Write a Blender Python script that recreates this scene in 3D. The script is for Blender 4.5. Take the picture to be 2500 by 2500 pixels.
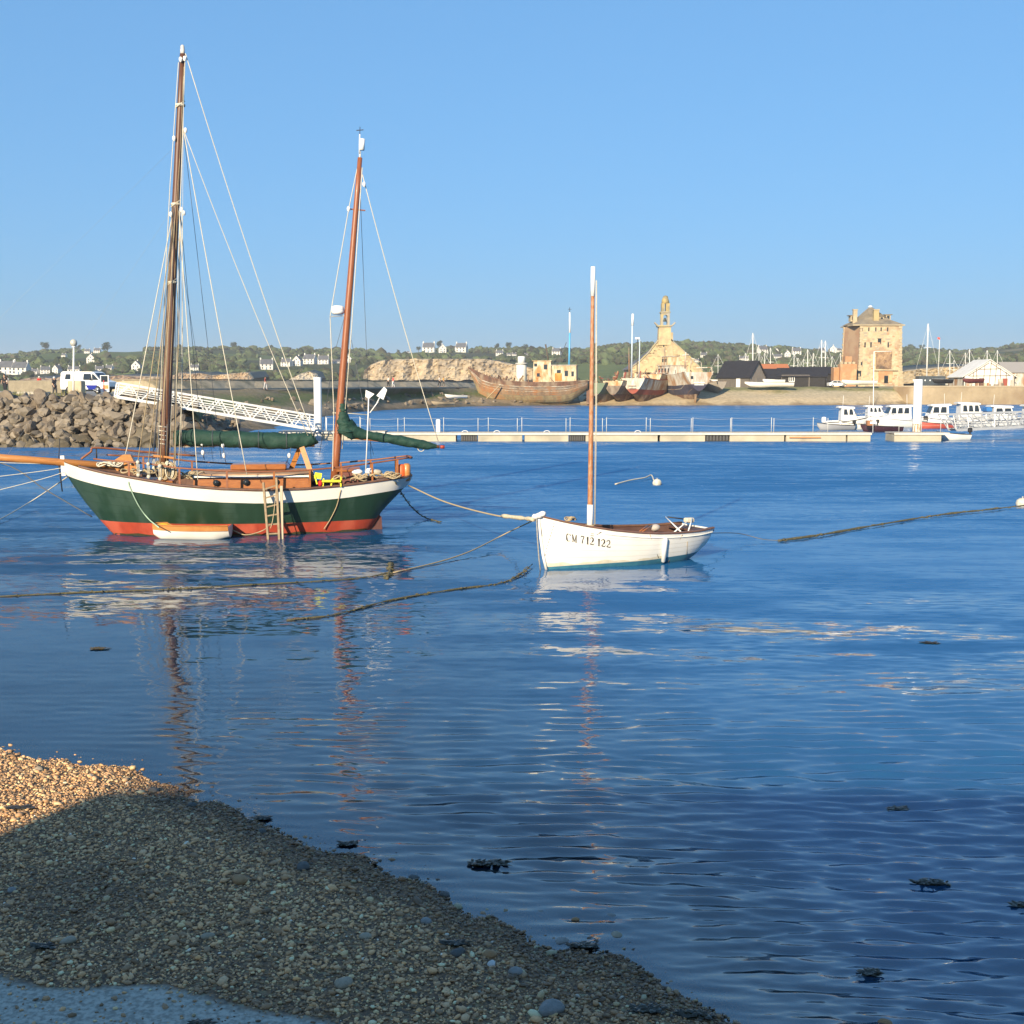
import bpy, math, random
import numpy as np
from mathutils import Vector, Matrix

for _o in list(bpy.data.objects):
    bpy.data.objects.remove(_o, do_unlink=True)
SC = bpy.context.scene
COL = SC.collection
R = math.radians

# ------------------------------------------------------------------ camera
CAM_H, PITCH, FPX = 4.07, R(6.08), 2900.0        # eye height, tilt down, focal length in photo pixels (2500 wide)
cam = bpy.data.cameras.new('camera')
cam.sensor_width = 36.0
cam.lens = 36.0 * FPX / 2500.0
cam.clip_start, cam.clip_end = 0.1, 20000.0
cam_ob = bpy.data.objects.new('camera', cam)
COL.objects.link(cam_ob)
cam_ob.location = (0, 0, CAM_H)
cam_ob.rotation_euler = (math.pi / 2 - PITCH, 0, 0)
SC.camera = cam_ob

# ------------------------------------------------------------------ sky and sun (behind the viewer, to the left)
SUN_AZ, SUN_EL = R(22.0), R(21.0)
world = bpy.data.worlds.new('World')
SC.world = world
world.use_nodes = True
wn, wl = world.node_tree.nodes, world.node_tree.links
sky = wn.new('ShaderNodeTexSky')
sky.sky_type = 'NISHITA'
sky.sun_disc = False
sky.sun_elevation = SUN_EL
sky.sun_rotation = math.pi + SUN_AZ
sky.air_density, sky.dust_density, sky.ozone_density = 1.0, 1.6, 8.0
gam = wn.new('ShaderNodeGamma')
gam.inputs[1].default_value = 0.42
tint = wn.new('ShaderNodeMix')
tint.data_type = 'RGBA'
tint.blend_type = 'MULTIPLY'
tint.inputs[0].default_value = 1.0
tint.inputs[7].default_value = (.87, 1.30, 1.68, 1)
wl.new(sky.outputs[0], gam.inputs[0])
wl.new(gam.outputs[0], tint.inputs[6])
hsv = wn.new('ShaderNodeHueSaturation')
hsv.inputs['Saturation'].default_value = 1.05
wl.new(tint.outputs[2], hsv.inputs['Color'])
wl.new(hsv.outputs[0], wn['Background'].inputs[0])
wn['Background'].inputs[1].default_value = 0.15
sun = bpy.data.lights.new('sun', 'SUN')
sun.energy = 5.0
sun.angle = R(0.55)
sun.color = (1.0, 0.83, 0.58)
sun_ob = bpy.data.objects.new('sun', sun)
COL.objects.link(sun_ob)
SUN_DIR = Vector((-math.sin(SUN_AZ) * math.cos(SUN_EL), -math.cos(SUN_AZ) * math.cos(SUN_EL), math.sin(SUN_EL)))
sun_ob.location = SUN_DIR * 60
sun_ob.rotation_euler = SUN_DIR.to_track_quat('Z', 'Y').to_euler()
SC.view_settings.view_transform = 'Standard'
SC.view_settings.look = 'None'
SC.view_settings.exposure = 0.8
SC.view_settings.gamma = 1.0
SC.view_settings.use_curve_mapping = False
SC.render.engine = 'CYCLES'
SC.cycles.max_bounces = 6
SC.cycles.diffuse_bounces = 2
SC.cycles.glossy_bounces = 3
SC.cycles.transmission_bounces = 3
SC.cycles.transparent_max_bounces = 10
SC.cycles.caustics_reflective = False
SC.cycles.caustics_refractive = False
SC.cycles.use_denoising = True

# ------------------------------------------------------------------ picking places from the photograph
_ct, _st = math.cos(PITCH), math.sin(PITCH)
def ray(u, v):
    a, b = (u - 1250) / FPX, -(v - 1250) / FPX
    return Vector((a, _ct + b * _st, -_st + b * _ct))
def at(u, v, Y):                       # the point on a sight line at the distance Y
    r = ray(u, v)
    return Vector((0, 0, CAM_H)) + r * (Y / r.y)
def on(u, v, z=0.0):                   # the point on a sight line at the height z
    r = ray(u, v)
    return Vector((0, 0, CAM_H)) + r * ((z - CAM_H) / r.z)
def lerp(a, b, t):
    return a + (b - a) * t
def clamp(x, a=0.0, b=1.0):
    return max(a, min(b, x))
def sstep(a, b, x):
    t = clamp((x - a) / (b - a))
    return t * t * (3 - 2 * t)
def interp(pts, x):
    if x <= pts[0][0]: return pts[0][1]
    for (x0, y0), (x1, y1) in zip(pts, pts[1:]):
        if x <= x1: return y0 + (y1 - y0) * (x - x0) / (x1 - x0)
    return pts[-1][1]

# ------------------------------------------------------------------ materials
MATS = {}
def lin(c):
    return tuple(c) + (1,)
def mat(name, col, col2=None, rough=0.7, scale=4.0, bump=0.0, bscale=None, metal=0.0, spec=0.5, stretch=None, contrast=(0.35, 0.65),
        island=0.0, third=None, emit=None, detail=5.0, coat=0.0, bdist=0.02):
    """noise-mixed Principled material; col2/third are real colour variation (grain, stains, weathering)"""
    if name in MATS: return MATS[name]
    m = bpy.data.materials.new(name)
    m.use_nodes = True
    N, L = m.node_tree.nodes, m.node_tree.links
    b = N['Principled BSDF']
    b.inputs['Roughness'].default_value = rough
    b.inputs['Metallic'].default_value = metal
    b.inputs['Specular IOR Level'].default_value = spec
    b.inputs['Base Color'].default_value = lin(col)
    if coat: b.inputs['Coat Weight'].default_value = coat
    tc = N.new('ShaderNodeTexCoord')
    src = tc.outputs['Object']
    if stretch:
        mp = N.new('ShaderNodeMapping')
        mp.inputs['Scale'].default_value = stretch
        L.new(src, mp.inputs[0]); src = mp.outputs[0]
    cur = None
    if col2 is not None:
        nz = N.new('ShaderNodeTexNoise')
        nz.inputs['Scale'].default_value = scale
        nz.inputs['Detail'].default_value = detail
        nz.inputs['Roughness'].default_value = 0.6
        L.new(src, nz.inputs['Vector'])
        rp = N.new('ShaderNodeValToRGB')
        rp.color_ramp.elements[0].position, rp.color_ramp.elements[1].position = contrast
        rp.color_ramp.elements[0].color, rp.color_ramp.elements[1].color = lin(col), lin(col2)
        L.new(nz.outputs['Fac'], rp.inputs[0])
        cur = rp.outputs[0]
        if third is not None:
            n2 = N.new('ShaderNodeTexNoise')
            n2.inputs['Scale'].default_value = scale * 0.37
            n2.inputs['Detail'].default_value = 6
            L.new(src, n2.inputs['Vector'])
            r2 = N.new('ShaderNodeValToRGB')
            r2.color_ramp.elements[0].position, r2.color_ramp.elements[1].position = 0.5, 0.62
            L.new(n2.outputs['Fac'], r2.inputs[0])
            mx = N.new('ShaderNodeMix'); mx.data_type = 'RGBA'
            mx.inputs[7].default_value = lin(third)
            L.new(r2.outputs[0], mx.inputs[0]); L.new(cur, mx.inputs[6])
            cur = mx.outputs[2]
    if island:
        g = N.new('ShaderNodeNewGeometry')
        oi = N.new('ShaderNodeObjectInfo')
        ad = N.new('ShaderNodeMath'); ad.operation = 'ADD'
        L.new(g.outputs['Random Per Island'], ad.inputs[0]); L.new(oi.outputs['Random'], ad.inputs[1])
        fr = N.new('ShaderNodeMath'); fr.operation = 'FRACT'
        L.new(ad.outputs[0], fr.inputs[0])
        mr = N.new('ShaderNodeMapRange')
        mr.inputs['To Min'].default_value, mr.inputs['To Max'].default_value = 1 - island, 1 + island
        L.new(fr.outputs[0], mr.inputs['Value'])
        hs = N.new('ShaderNodeHueSaturation')
        L.new(mr.outputs[0], hs.inputs['Value'])
        if cur is None: hs.inputs['Color'].default_value = lin(col)
        else: L.new(cur, hs.inputs['Color'])
        cur = hs.outputs[0]
    if cur is not None: L.new(cur, b.inputs['Base Color'])
    if bump:
        nb = N.new('ShaderNodeTexNoise')
        nb.inputs['Scale'].default_value = bscale or scale * 3
        nb.inputs['Detail'].default_value = 4
        L.new(src, nb.inputs['Vector'])
        bp = N.new('ShaderNodeBump')
        bp.inputs['Strength'].default_value = bump
        bp.inputs['Distance'].default_value = bdist
        L.new(nb.outputs['Fac'], bp.inputs['Height'])
        L.new(bp.outputs[0], b.inputs['Normal'])
    if emit:
        b.inputs['Emission Color'].default_value = lin(emit[0]); b.inputs['Emission Strength'].default_value = emit[1]
    MATS[name] = m
    return m

# ------------------------------------------------------------------ objects
WM = {}                                 # world matrix of everything that can be a parent
def props(o, label=None, cat=None, group=None, kind=None):
    if label: o['label'] = label
    if cat: o['category'] = cat
    if group: o['group'] = group
    if kind: o['kind'] = kind
    return o
def empty(name, loc, rz=0.0, label=None, cat=None, group=None, rx=0.0, ry=0.0):
    o = bpy.data.objects.new(name, None)
    o.empty_display_size = 0.2
    o.location = loc
    o.rotation_euler = (rx, ry, rz)
    COL.objects.link(o)
    WM[o.name] = Matrix.Translation(Vector(loc)) @ o.rotation_euler.to_matrix().to_4x4()
    return props(o, label, cat, group)
def link(me, name, m, parent=None):
    o = bpy.data.objects.new(name, me)
    if m is not None and not me.materials: me.materials.append(m)
    COL.objects.link(o)
    if parent is not None: o.parent = parent
    WM[o.name] = WM[parent.name].copy() if parent is not None else Matrix.Identity(4)
    return o
def dup(root, loc=None, rz=None, scale=None, label=None, group=None, parent=None):
    c = root.copy()
    COL.objects.link(c)
    if parent is not None: c.parent = parent
    if loc is not None: c.location = loc
    if rz is not None: c.rotation_euler = (root.rotation_euler[0], root.rotation_euler[1], rz)
    if scale is not None: c.scale = (scale,) * 3 if not hasattr(scale, '__len__') else scale
    if label: c['label'] = label
    if group: c['group'] = group
    for ch in list(root.children): dup(ch, parent=c)
    return c

class MB:
    """collects shapes; build() makes ONE mesh object of them"""
    def __init__(s): s.v, s.f, s.sm = [], [], []
    def add(s, vs, fs, smooth=False):
        n = len(s.v)
        s.v += [Vector(p) for p in vs]
        s.f += [tuple(i + n for i in f) for f in fs]
        s.sm += [smooth] * len(fs)
        return s
    def box(s, c, size, rz=0.0, M=None, taper=1.0, bev=0.0):
        hx, hy, hz = (d / 2 for d in size)
        c = Vector(c)
        rot = Matrix.Rotation(rz, 3, 'Z')
        if bev <= 0:
            vs = [(x * (taper if z > 0 else 1), y * (taper if z > 0 else 1), z) for z in (-hz, hz) for x, y in ((-hx, -hy), (hx, -hy), (hx, hy), (-hx, hy))]
            fs = [(3, 2, 1, 0), (4, 5, 6, 7), (0, 1, 5, 4), (1, 2, 6, 5), (2, 3, 7, 6), (3, 0, 4, 7)]
        else:
            b = min(bev, hx * .45, hy * .45, hz * .45)
            vs, fs = [], []
            for z, q in ((-hz, b), (-hz + b, 0), (hz - b, 0), (hz, b)):
                tp = taper if z > 0 else 1
                x, y = hx - q, hy - q
                e = b * .6 if q == 0 else 0
                for px, py in ((-x + e, -y), (x - e, -y), (x, -y + e), (x, y - e), (x - e, y), (-x + e, y), (-x, y - e), (-x, -y + e)):
                    vs.append((px * tp, py * tp, z))
            for k in range(3):
                for i in range(8):
                    j = (i + 1) % 8
                    fs.append((k * 8 + i, k * 8 + j, k * 8 + 8 + j, k * 8 + 8 + i))
            fs += [tuple(range(7, -1, -1)), tuple(range(24, 32))]
        out = []
        for p in vs:
            q = rot @ Vector(p) if M is None else (M.to_3x3() @ Vector(p))
            out.append(q + c)
        return s.add(out, fs)
    def tube(s, pts, r, n=6, closed=False, caps=True, smooth=True, flat=None):
        pts = [Vector(p) for p in pts]
        k = len(pts)
        rr = list(r) if hasattr(r, '__len__') else [r] * k
        vs, fs = [], []
        up = None
        for i, p in enumerate(pts):
            a, b = pts[(i - 1) % k if closed else max(i - 1, 0)], pts[(i + 1) % k if closed else min(i + 1, k - 1)]
            t = (b - a)
            t = t.normalized() if t.length > 1e-9 else Vector((0, 0, 1))
            if up is None:
                up = Vector((0, 0, 1)) if abs(t.z) < 0.9 else Vector((1, 0, 0))
            x = t.cross(up)
            if x.length < 1e-6: x = t.cross(Vector((0.3, 1, 0.2)))
            x.normalize()
            y = x.cross(t).normalized()
            up = y
            for j in range(n):
                an = 2 * math.pi * j / n
                fy = flat if flat else 1.0
                vs.append(p + (x * math.cos(an) + y * math.sin(an) * fy) * rr[i])
        m = k if closed else k - 1
        for i in range(m):
            for j in range(n):
                a, b = i * n + j, i * n + (j + 1) % n
                c, d = ((i + 1) % k) * n + (j + 1) % n, ((i + 1) % k) * n + j
                fs.append((a, b, c, d))
        if caps and not closed:
            fs.append(tuple(range(n - 1, -1, -1)))
            fs.append(tuple(range((k - 1) * n, k * n)))
        return s.add(vs, fs, smooth)
    def bar(s, a, b, w, h=None, up=(0, 0, 1)):
        a, b = Vector(a), Vector(b)
        h = h or w
        t = (b - a).normalized()
        x = t.cross(Vector(up))
        if x.length < 1e-5: x = t.cross(Vector((1, 0, 0)))
        x.normalize(); y = x.cross(t)
        vs = [p + x * i * w / 2 + y * j * h / 2 for p in (a, b) for i, j in ((-1, -1), (1, -1), (1, 1), (-1, 1))]
        return s.add(vs, [(3, 2, 1, 0), (4, 5, 6, 7), (0, 1, 5, 4), (1, 2, 6, 5), (2, 3, 7, 6), (3, 0, 4, 7)])
    def lathe(s, prof, c=(0, 0, 0), n=16, smooth=True):
        c = Vector(c)
        vs, fs = [], []
        for r, z in prof:
            for j in range(n):
                a = 2 * math.pi * j / n
                vs.append(c + Vector((r * math.cos(a), r * math.sin(a), z)))
        for i in range(len(prof) - 1):
            for j in range(n):
                fs.append((i * n + j, i * n + (j + 1) % n, (i + 1) * n + (j + 1) % n, (i + 1) * n + j))
        fs.append(tuple(range(n - 1, -1, -1)))
        fs.append(tuple(range((len(prof) - 1) * n, len(prof) * n)))
        return s.add(vs, fs, smooth)
    def grid(s, rows, smooth=True, close_u=False, flip=False):
        nu = len(rows[0])
        vs = [p for r in rows for p in r]
        fs = []
        for i in range(len(rows) - 1):
            for j in range(nu if close_u else nu - 1):
                q = (i * nu + j, i * nu + (j + 1) % nu, (i + 1) * nu + (j + 1) % nu, (i + 1) * nu + j)
                fs.append(q[::-1] if flip else q)
        return s.add(vs, fs, smooth)
    def prism(s, poly, d):                 # polygon of 3D points pushed along d
        d = Vector(d)
        n = len(poly)
        vs = [Vector(p) for p in poly] + [Vector(p) + d for p in poly]
        fs = [tuple(range(n - 1, -1, -1)), tuple(range(n, 2 * n))] + [(i, (i + 1) % n, n + (i + 1) % n, n + i) for i in range(n)]
        return s.add(vs, fs)
    def blob(s, c, rad, rng, sub=1, jit=0.15, M=None):
        v, f = ICO[sub]
        c = Vector(c)
        rad = Vector(rad) if hasattr(rad, '__len__') else Vector((rad,) * 3)
        out = []
        for p in v:
            k = 1 + rng.uniform(-jit, jit)
            q = Vector((p[0] * rad.x, p[1] * rad.y, p[2] * rad.z)) * k
            if M is not None: q = M @ q
            out.append(q + c)
        return s.add(out, f, True)
    def build(s, name, m, parent=None, world=True, label=None, cat=None, group=None, kind=None):
        me = bpy.data.meshes.new(name)
        vs = s.v
        if parent is not None and world:
            inv = WM[parent.name].inverted()
            vs = [inv @ p for p in vs]
        me.from_pydata([tuple(p) for p in vs], [], s.f)
        me.polygons.foreach_set('use_smooth', s.sm)
        me.update()
        o = link(me, name, m, parent)
        return props(o, label, cat, group, kind)

def _ico():
    t = (1 + 5 ** .5) / 2
    v = [Vector(p).normalized() for p in [(-1, t, 0), (1, t, 0), (-1, -t, 0), (1, -t, 0), (0, -1, t), (0, 1, t), (0, -1, -t), (0, 1, -t), (t, 0, -1), (t, 0, 1), (-t, 0, -1), (-t, 0, 1)]]
    f = [(0, 11, 5), (0, 5, 1), (0, 1, 7), (0, 7, 10), (0, 10, 11), (1, 5, 9), (5, 11, 4), (11, 10, 2), (10, 7, 6), (7, 1, 8), (3, 9, 4), (3, 4, 2), (3, 2, 6), (3, 6, 8), (3, 8, 9), (4, 9, 5), (2, 4, 11), (6, 2, 10), (8, 6, 7), (9, 8, 1)]
    res = [([tuple(p) for p in v], f)]
    for _ in range(2):
        mid, nf = {}, []
        v = list(v)
        def m(a, b):
            k = (min(a, b), max(a, b))
            if k not in mid:
                mid[k] = len(v); v.append((v[a] + v[b]).normalized())
            return mid[k]
        for a, b, c in f:
            x, y, z = m(a, b), m(b, c), m(c, a)
            nf += [(a, x, z), (b, y, x), (c, z, y), (x, y, z)]
        f = nf
        res.append(([tuple(p) for p in v], f))
    return res
ICO = _ico()

def np_mesh(name, V, F, m, parent=None, smooth=True, attrs=None, kind=None):
    """mesh from numpy arrays: V (n,3), F (k,3|4)"""
    me = bpy.data.meshes.new(name)
    V = np.asarray(V, np.float32); F = np.asarray(F, np.int32)
    k, w = F.shape
    me.vertices.add(len(V)); me.vertices.foreach_set('co', V.ravel())
    me.loops.add(k * w); me.loops.foreach_set('vertex_index', F.ravel())
    me.polygons.add(k)
    me.polygons.foreach_set('loop_start', np.arange(0, k * w, w, dtype=np.int32))
    me.polygons.foreach_set('use_smooth', np.full(k, smooth))
    me.update(calc_edges=True)
    for an, av in (attrs or {}).items():
        a = me.attributes.new(an, 'FLOAT', 'POINT'); a.data.foreach_set('value', np.asarray(av, np.float32))
    o = link(me, name, m, parent)
    if kind: o['kind'] = kind
    return o
def grid_faces(nr, nc):
    i = np.arange(nr - 1)[:, None] * nc + np.arange(nc - 1)[None, :]
    return np.stack([i, i + 1, i + nc + 1, i + nc], -1).reshape(-1, 4)
def fbm(x, y, seed=0, octaves=4, freq=1.0):
    """cheap smooth noise of numpy arrays (sums of rotated sines)"""
    rg = np.random.default_rng(seed)
    out, amp = np.zeros_like(x, dtype=float), 1.0
    tot = 0
    for o in range(octaves):
        for k in range(5):
            a = rg.uniform(0, 2 * math.pi); ph = rg.uniform(0, 2 * math.pi); fq = freq * rg.uniform(.7, 1.4)
            out += amp * np.sin((x * math.cos(a) + y * math.sin(a)) * fq + ph)
            tot += amp * .5
        freq *= 2.03; amp *= .55
    return out / tot * 1.6
# ================================================================== shore in the foreground
RNG = random.Random(7)
WL_PIX = [(-900, 1640), (-500, 1720), (-200, 1788), (0, 1832), (150, 1856), (330, 1888), (450, 1935), (560, 1978), (700, 2035), (860, 2078), (1060, 2172),
          (1270, 2264), (1380, 2312), (1480, 2336), (1600, 2395), (1700, 2450), (1790, 2505), (1950, 2600), (2200, 2800), (2700, 3300)]
_wl = [on(u, v, 0.0) for u, v in WL_PIX]
WLX, WLY = np.array([p.x for p in _wl]), np.array([p.y for p in _wl])
def shore_dist(x, y):
    """metres inland of the waterline (negative: out in the water)"""
    return (np.interp(x, WLX, WLY) - y) * 0.85 + .10 * np.sin(x * 2.9 + .6 * y) * np.sin(x * 1.3 + 1.0) + .05 * np.sin(x * 7.3 - y * 2.0) + .03 * np.sin(x * 15.1 + y * 4)
def ground_z(x, y):
    d = shore_dist(x, y)
    land = 0.05 * np.clip(d, 0, None) + 0.02 * np.sin(np.clip(d, 0, 6) * 1.3) * np.clip(d, 0, 1)
    off = np.clip(-d, 0, None)
    sl = .013 + .05 / (1 + np.exp(-(x - 1.5) * .8))
    sea = -(sl * off + 0.00045 * off ** 2)
    sea = np.maximum(sea, -3.2)
    wob = 0.018 * fbm(x, y, 3, 3, 1.1) * np.clip(np.abs(d) * 2, 0, 1)
    return np.where(d > 0, land + np.abs(wob) * .6, np.minimum(sea + wob, sea * .6 - .015))
_s0, _s1 = on(0, 2380, .13), on(900, 2506, .13)
def sand_line(x):
    return _s0.y + (x - _s0.x) * (_s1.y - _s0.y) / (_s1.x - _s0.x) + 0.09 * np.sin(x * 2.3) + 0.05 * np.sin(x * 5.1 + 1)

def gravel_color(N, L, val):
    rp = N.new('ShaderNodeValToRGB')
    cr = rp.color_ramp
    cr.interpolation = 'CONSTANT'
    cols = [(0, (0.231, 0.141, 0.073)), (.16, (0.432, 0.254, 0.128)), (.3, (0.651, 0.393, 0.199)), (.44, (0.356, 0.222, 0.120)), (.56, (0.774, 0.439, 0.203)), (.68, (0.508, 0.287, 0.136)),
            (.78, (0.780, 0.564, 0.286)), (.87, (0.713, 0.455, 0.244)), (.955, (0.780, 0.700, 0.417)), (.98, (0.780, 0.402, 0.157)), (.994, (0.780, 0.700, 0.551))]
    while len(cr.elements) < len(cols): cr.elements.new(0.5)
    for e, (p, c) in zip(cr.elements, cols):
        e.position, e.color = p, lin(c)
    L.new(val, rp.inputs[0])
    return rp.outputs[0]
def pebble_material():
    m = bpy.data.materials.new('pebbles'); m.use_nodes = True
    N, L = m.node_tree.nodes, m.node_tree.links
    b = N['Principled BSDF']
    g = N.new('ShaderNodeNewGeometry')
    c = gravel_color(N, L, g.outputs['Random Per Island'])
    at_ = N.new('ShaderNodeAttribute'); at_.attribute_name = 'wet'
    mx = N.new('ShaderNodeMix'); mx.data_type = 'RGBA'; mx.blend_type = 'MULTIPLY'
    mx.inputs[7].default_value = (.24, .23, .22, 1)
    L.new(at_.outputs['Fac'], mx.inputs[0]); L.new(c, mx.inputs[6])
    nz = N.new('ShaderNodeTexNoise'); nz.inputs['Scale'].default_value = 90
    hs = N.new('ShaderNodeHueSaturation')
    mr = N.new('ShaderNodeMapRange'); mr.inputs['To Min'].default_value = .7; mr.inputs['To Max'].default_value = 1.3
    L.new(nz.outputs['Fac'], mr.inputs[0]); L.new(mr.outputs[0], hs.inputs['Value']); L.new(mx.outputs[2], hs.inputs['Color'])
    L.new(hs.outputs[0], b.inputs['Base Color'])
    rr = N.new('ShaderNodeMapRange'); rr.inputs['To Min'].default_value = .75; rr.inputs['To Max'].default_value = .25
    L.new(at_.outputs['Fac'], rr.inputs[0]); L.new(rr.outputs[0], b.inputs['Roughness'])
    return m
def beach_material():
    """bed of the cove: shingle above the waterline, a strip of wet sand, pale sandy mud under the water"""
    m = bpy.data.materials.new('beach_ground'); m.use_nodes = True
    N, L = m.node_tree.nodes, m.node_tree.links
    b = N['Principled BSDF']; b.inputs['Roughness'].default_value = .7
    tc = N.new('ShaderNodeTexCoord')
    vo = N.new('ShaderNodeTexVoronoi'); vo.inputs['Scale'].default_value = 38
    L.new(tc.outputs['Object'], vo.inputs[0])
    sep = N.new('ShaderNodeSeparateColor'); L.new(vo.outputs['Color'], sep.inputs[0])
    gc = gravel_color(N, L, sep.outputs[0])
    nz = N.new('ShaderNodeTexNoise'); nz.inputs['Scale'].default_value = 1.1; nz.inputs['Detail'].default_value = 6
    L.new(tc.outputs['Object'], nz.inputs[0])
    r1 = N.new('ShaderNodeValToRGB')
    r1.color_ramp.elements[0].position, r1.color_ramp.elements[1].position = .35, .7
    r1.color_ramp.elements[0].color, r1.color_ramp.elements[1].color = (.42, .36, .26, 1), (.78, .68, .52, 1)
    L.new(nz.outputs['Fac'], r1.inputs[0])
    n3 = N.new('ShaderNodeTexNoise'); n3.inputs['Scale'].default_value = 30; n3.inputs['Detail'].default_value = 5
    L.new(tc.outputs['Object'], n3.inputs[0])
    r3 = N.new('ShaderNodeValToRGB')
    r3.color_ramp.elements[0].position, r3.color_ramp.elements[1].position = .38, .6
    r3.color_ramp.elements[0].color, r3.color_ramp.elements[1].color = (.25, .24, .20, 1), (.45, .43, .36, 1)
    L.new(n3.outputs['Fac'], r3.inputs[0])
    def mixc(attr, a, c):
        at_ = N.new('ShaderNodeAttribute'); at_.attribute_name = attr
        mx = N.new('ShaderNodeMix'); mx.data_type = 'RGBA'
        L.new(at_.outputs['Fac'], mx.inputs[0]); L.new(a, mx.inputs[6]); L.new(c, mx.inputs[7])
        return mx.outputs[2]
    dk = N.new('ShaderNodeMix'); dk.data_type = 'RGBA'; dk.blend_type = 'MULTIPLY'; dk.inputs[0].default_value = 1; dk.inputs[7].default_value = (.3, .28, .25, 1)  # damp grit, darkened further to paint the shaded gaps between pebbles
    L.new(gc, dk.inputs[6]); gc = dk.outputs[2]
    c = mixc('sand', gc, r3.outputs[0])
    c = mixc('bed', c, r1.outputs[0])
    L.new(c, b.inputs['Base Color'])
    bp = N.new('ShaderNodeBump'); bp.inputs['Strength'].default_value = .5; bp.inputs['Distance'].default_value = .012
    L.new(n3.outputs['Fac'], bp.inputs['Height']); L.new(bp.outputs[0], b.inputs['Normal'])
    return m
def build_beach():
    xs = np.concatenate([np.linspace(-90, -9, 60), np.linspace(-8.9, 8, 240), np.linspace(8.2, 90, 60)])
    ys = np.concatenate([np.linspace(1.2, 5.5, 20), np.linspace(5.6, 16, 180), np.linspace(16.2, 76, 120)])
    X, Y = np.meshgrid(xs, ys)
    Z = ground_z(X, Y)
    d = shore_dist(X, Y)
    sand = np.clip((sand_line(X) - Y) / .06, 0, 1)
    bed = np.clip((-d - .15) / .5, 0, 1)
    np_mesh('beach', np.stack([X, Y, Z], -1).reshape(-1, 3), grid_faces(*X.shape), beach_material(), attrs={'sand': sand.ravel(), 'bed': bed.ravel()}, kind='structure')
build_beach()
sea = MB()
sea.add([(-1600, -200, -3.4), (1600, -200, -3.4), (1600, 1600, -3.4), (-1600, 1600, -3.4)], [(0, 1, 2, 3)])
sea.build('seabed', mat('seabed_mud', (.1, .1, .07), (.16, .15, .1), scale=.3), kind='structure')

def build_gravel():
    rg = np.random.default_rng(11)
    n = 215000
    x, y = rg.uniform(-7.2, 4.8, n), rg.uniform(6.3, 15.2, n)
    d = shore_dist(x, y)
    keep = (d > -.55) & (np.abs(x) < y * .52)
    keep &= (d > 0) | (rg.random(n) < np.clip(1 + d / .45, .0, 1) ** 2 * .9 + .02 * (d > -.5))
    sl = sand_line(x) - y
    keep &= (sl < 0) | (rg.random(n) < .16 * np.exp(-np.clip(sl, 0, 9) * 2.2) + .012)
    x, y, d = x[keep], y[keep], d[keep]
    n = len(x)
    r = np.exp(rg.normal(math.log(.0092), .48, n))
    r = np.clip(r, .0065, .045)
    tv, tf = ICO[0]
    tv, tf = np.array(tv), np.array(tf)
    T = tv[None] * (1 + rg.uniform(-.2, .2, (n, 12, 1)))
    S = np.stack([rg.uniform(.9, 1.35, n), rg.uniform(.65, 1.0, n), rg.uniform(.35, .7, n)], -1)
    P = T * S[:, None] * r[:, None, None]
    tilt = rg.normal(0, .28, n)
    ct, st = np.cos(tilt)[:, None], np.sin(tilt)[:, None]
    P = np.stack([P[..., 0] * ct - P[..., 2] * st, P[..., 1], P[..., 0] * st + P[..., 2] * ct], -1)
    a = rg.uniform(0, 6.283, n)
    ca, sa = np.cos(a)[:, None], np.sin(a)[:, None]
    P = np.stack([P[..., 0] * ca - P[..., 1] * sa, P[..., 0] * sa + P[..., 1] * ca, P[..., 2]], -1)
    z = ground_z(x, y) + r * rg.uniform(.05, .45, n)
    P += np.stack([x, y, z], -1)[:, None]
    wet = np.clip(1 - (d - .28) / .5, 0, 1) * rg.uniform(.7, 1, n)
    wet = np.maximum(wet, np.clip(.45 * (np.sin(x * 2.1 + 1.7 * y) + np.sin(x * .9 - y * 2.3)) - .2, 0, .55) * (d < 3))
    wet *= np.clip((x + 4.6) / 1.2, .15, 1)
    F = (tf[None] + 12 * np.arange(n)[:, None, None]).reshape(-1, 3)
    o = np_mesh('gravel', P.reshape(-1, 3), F, pebble_material(), attrs={'wet': np.repeat(wet, 12)}, kind='stuff')
    props(o, 'mixed grey and brown shingle covering the foreshore at lower left', 'gravel')
build_gravel()

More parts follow.
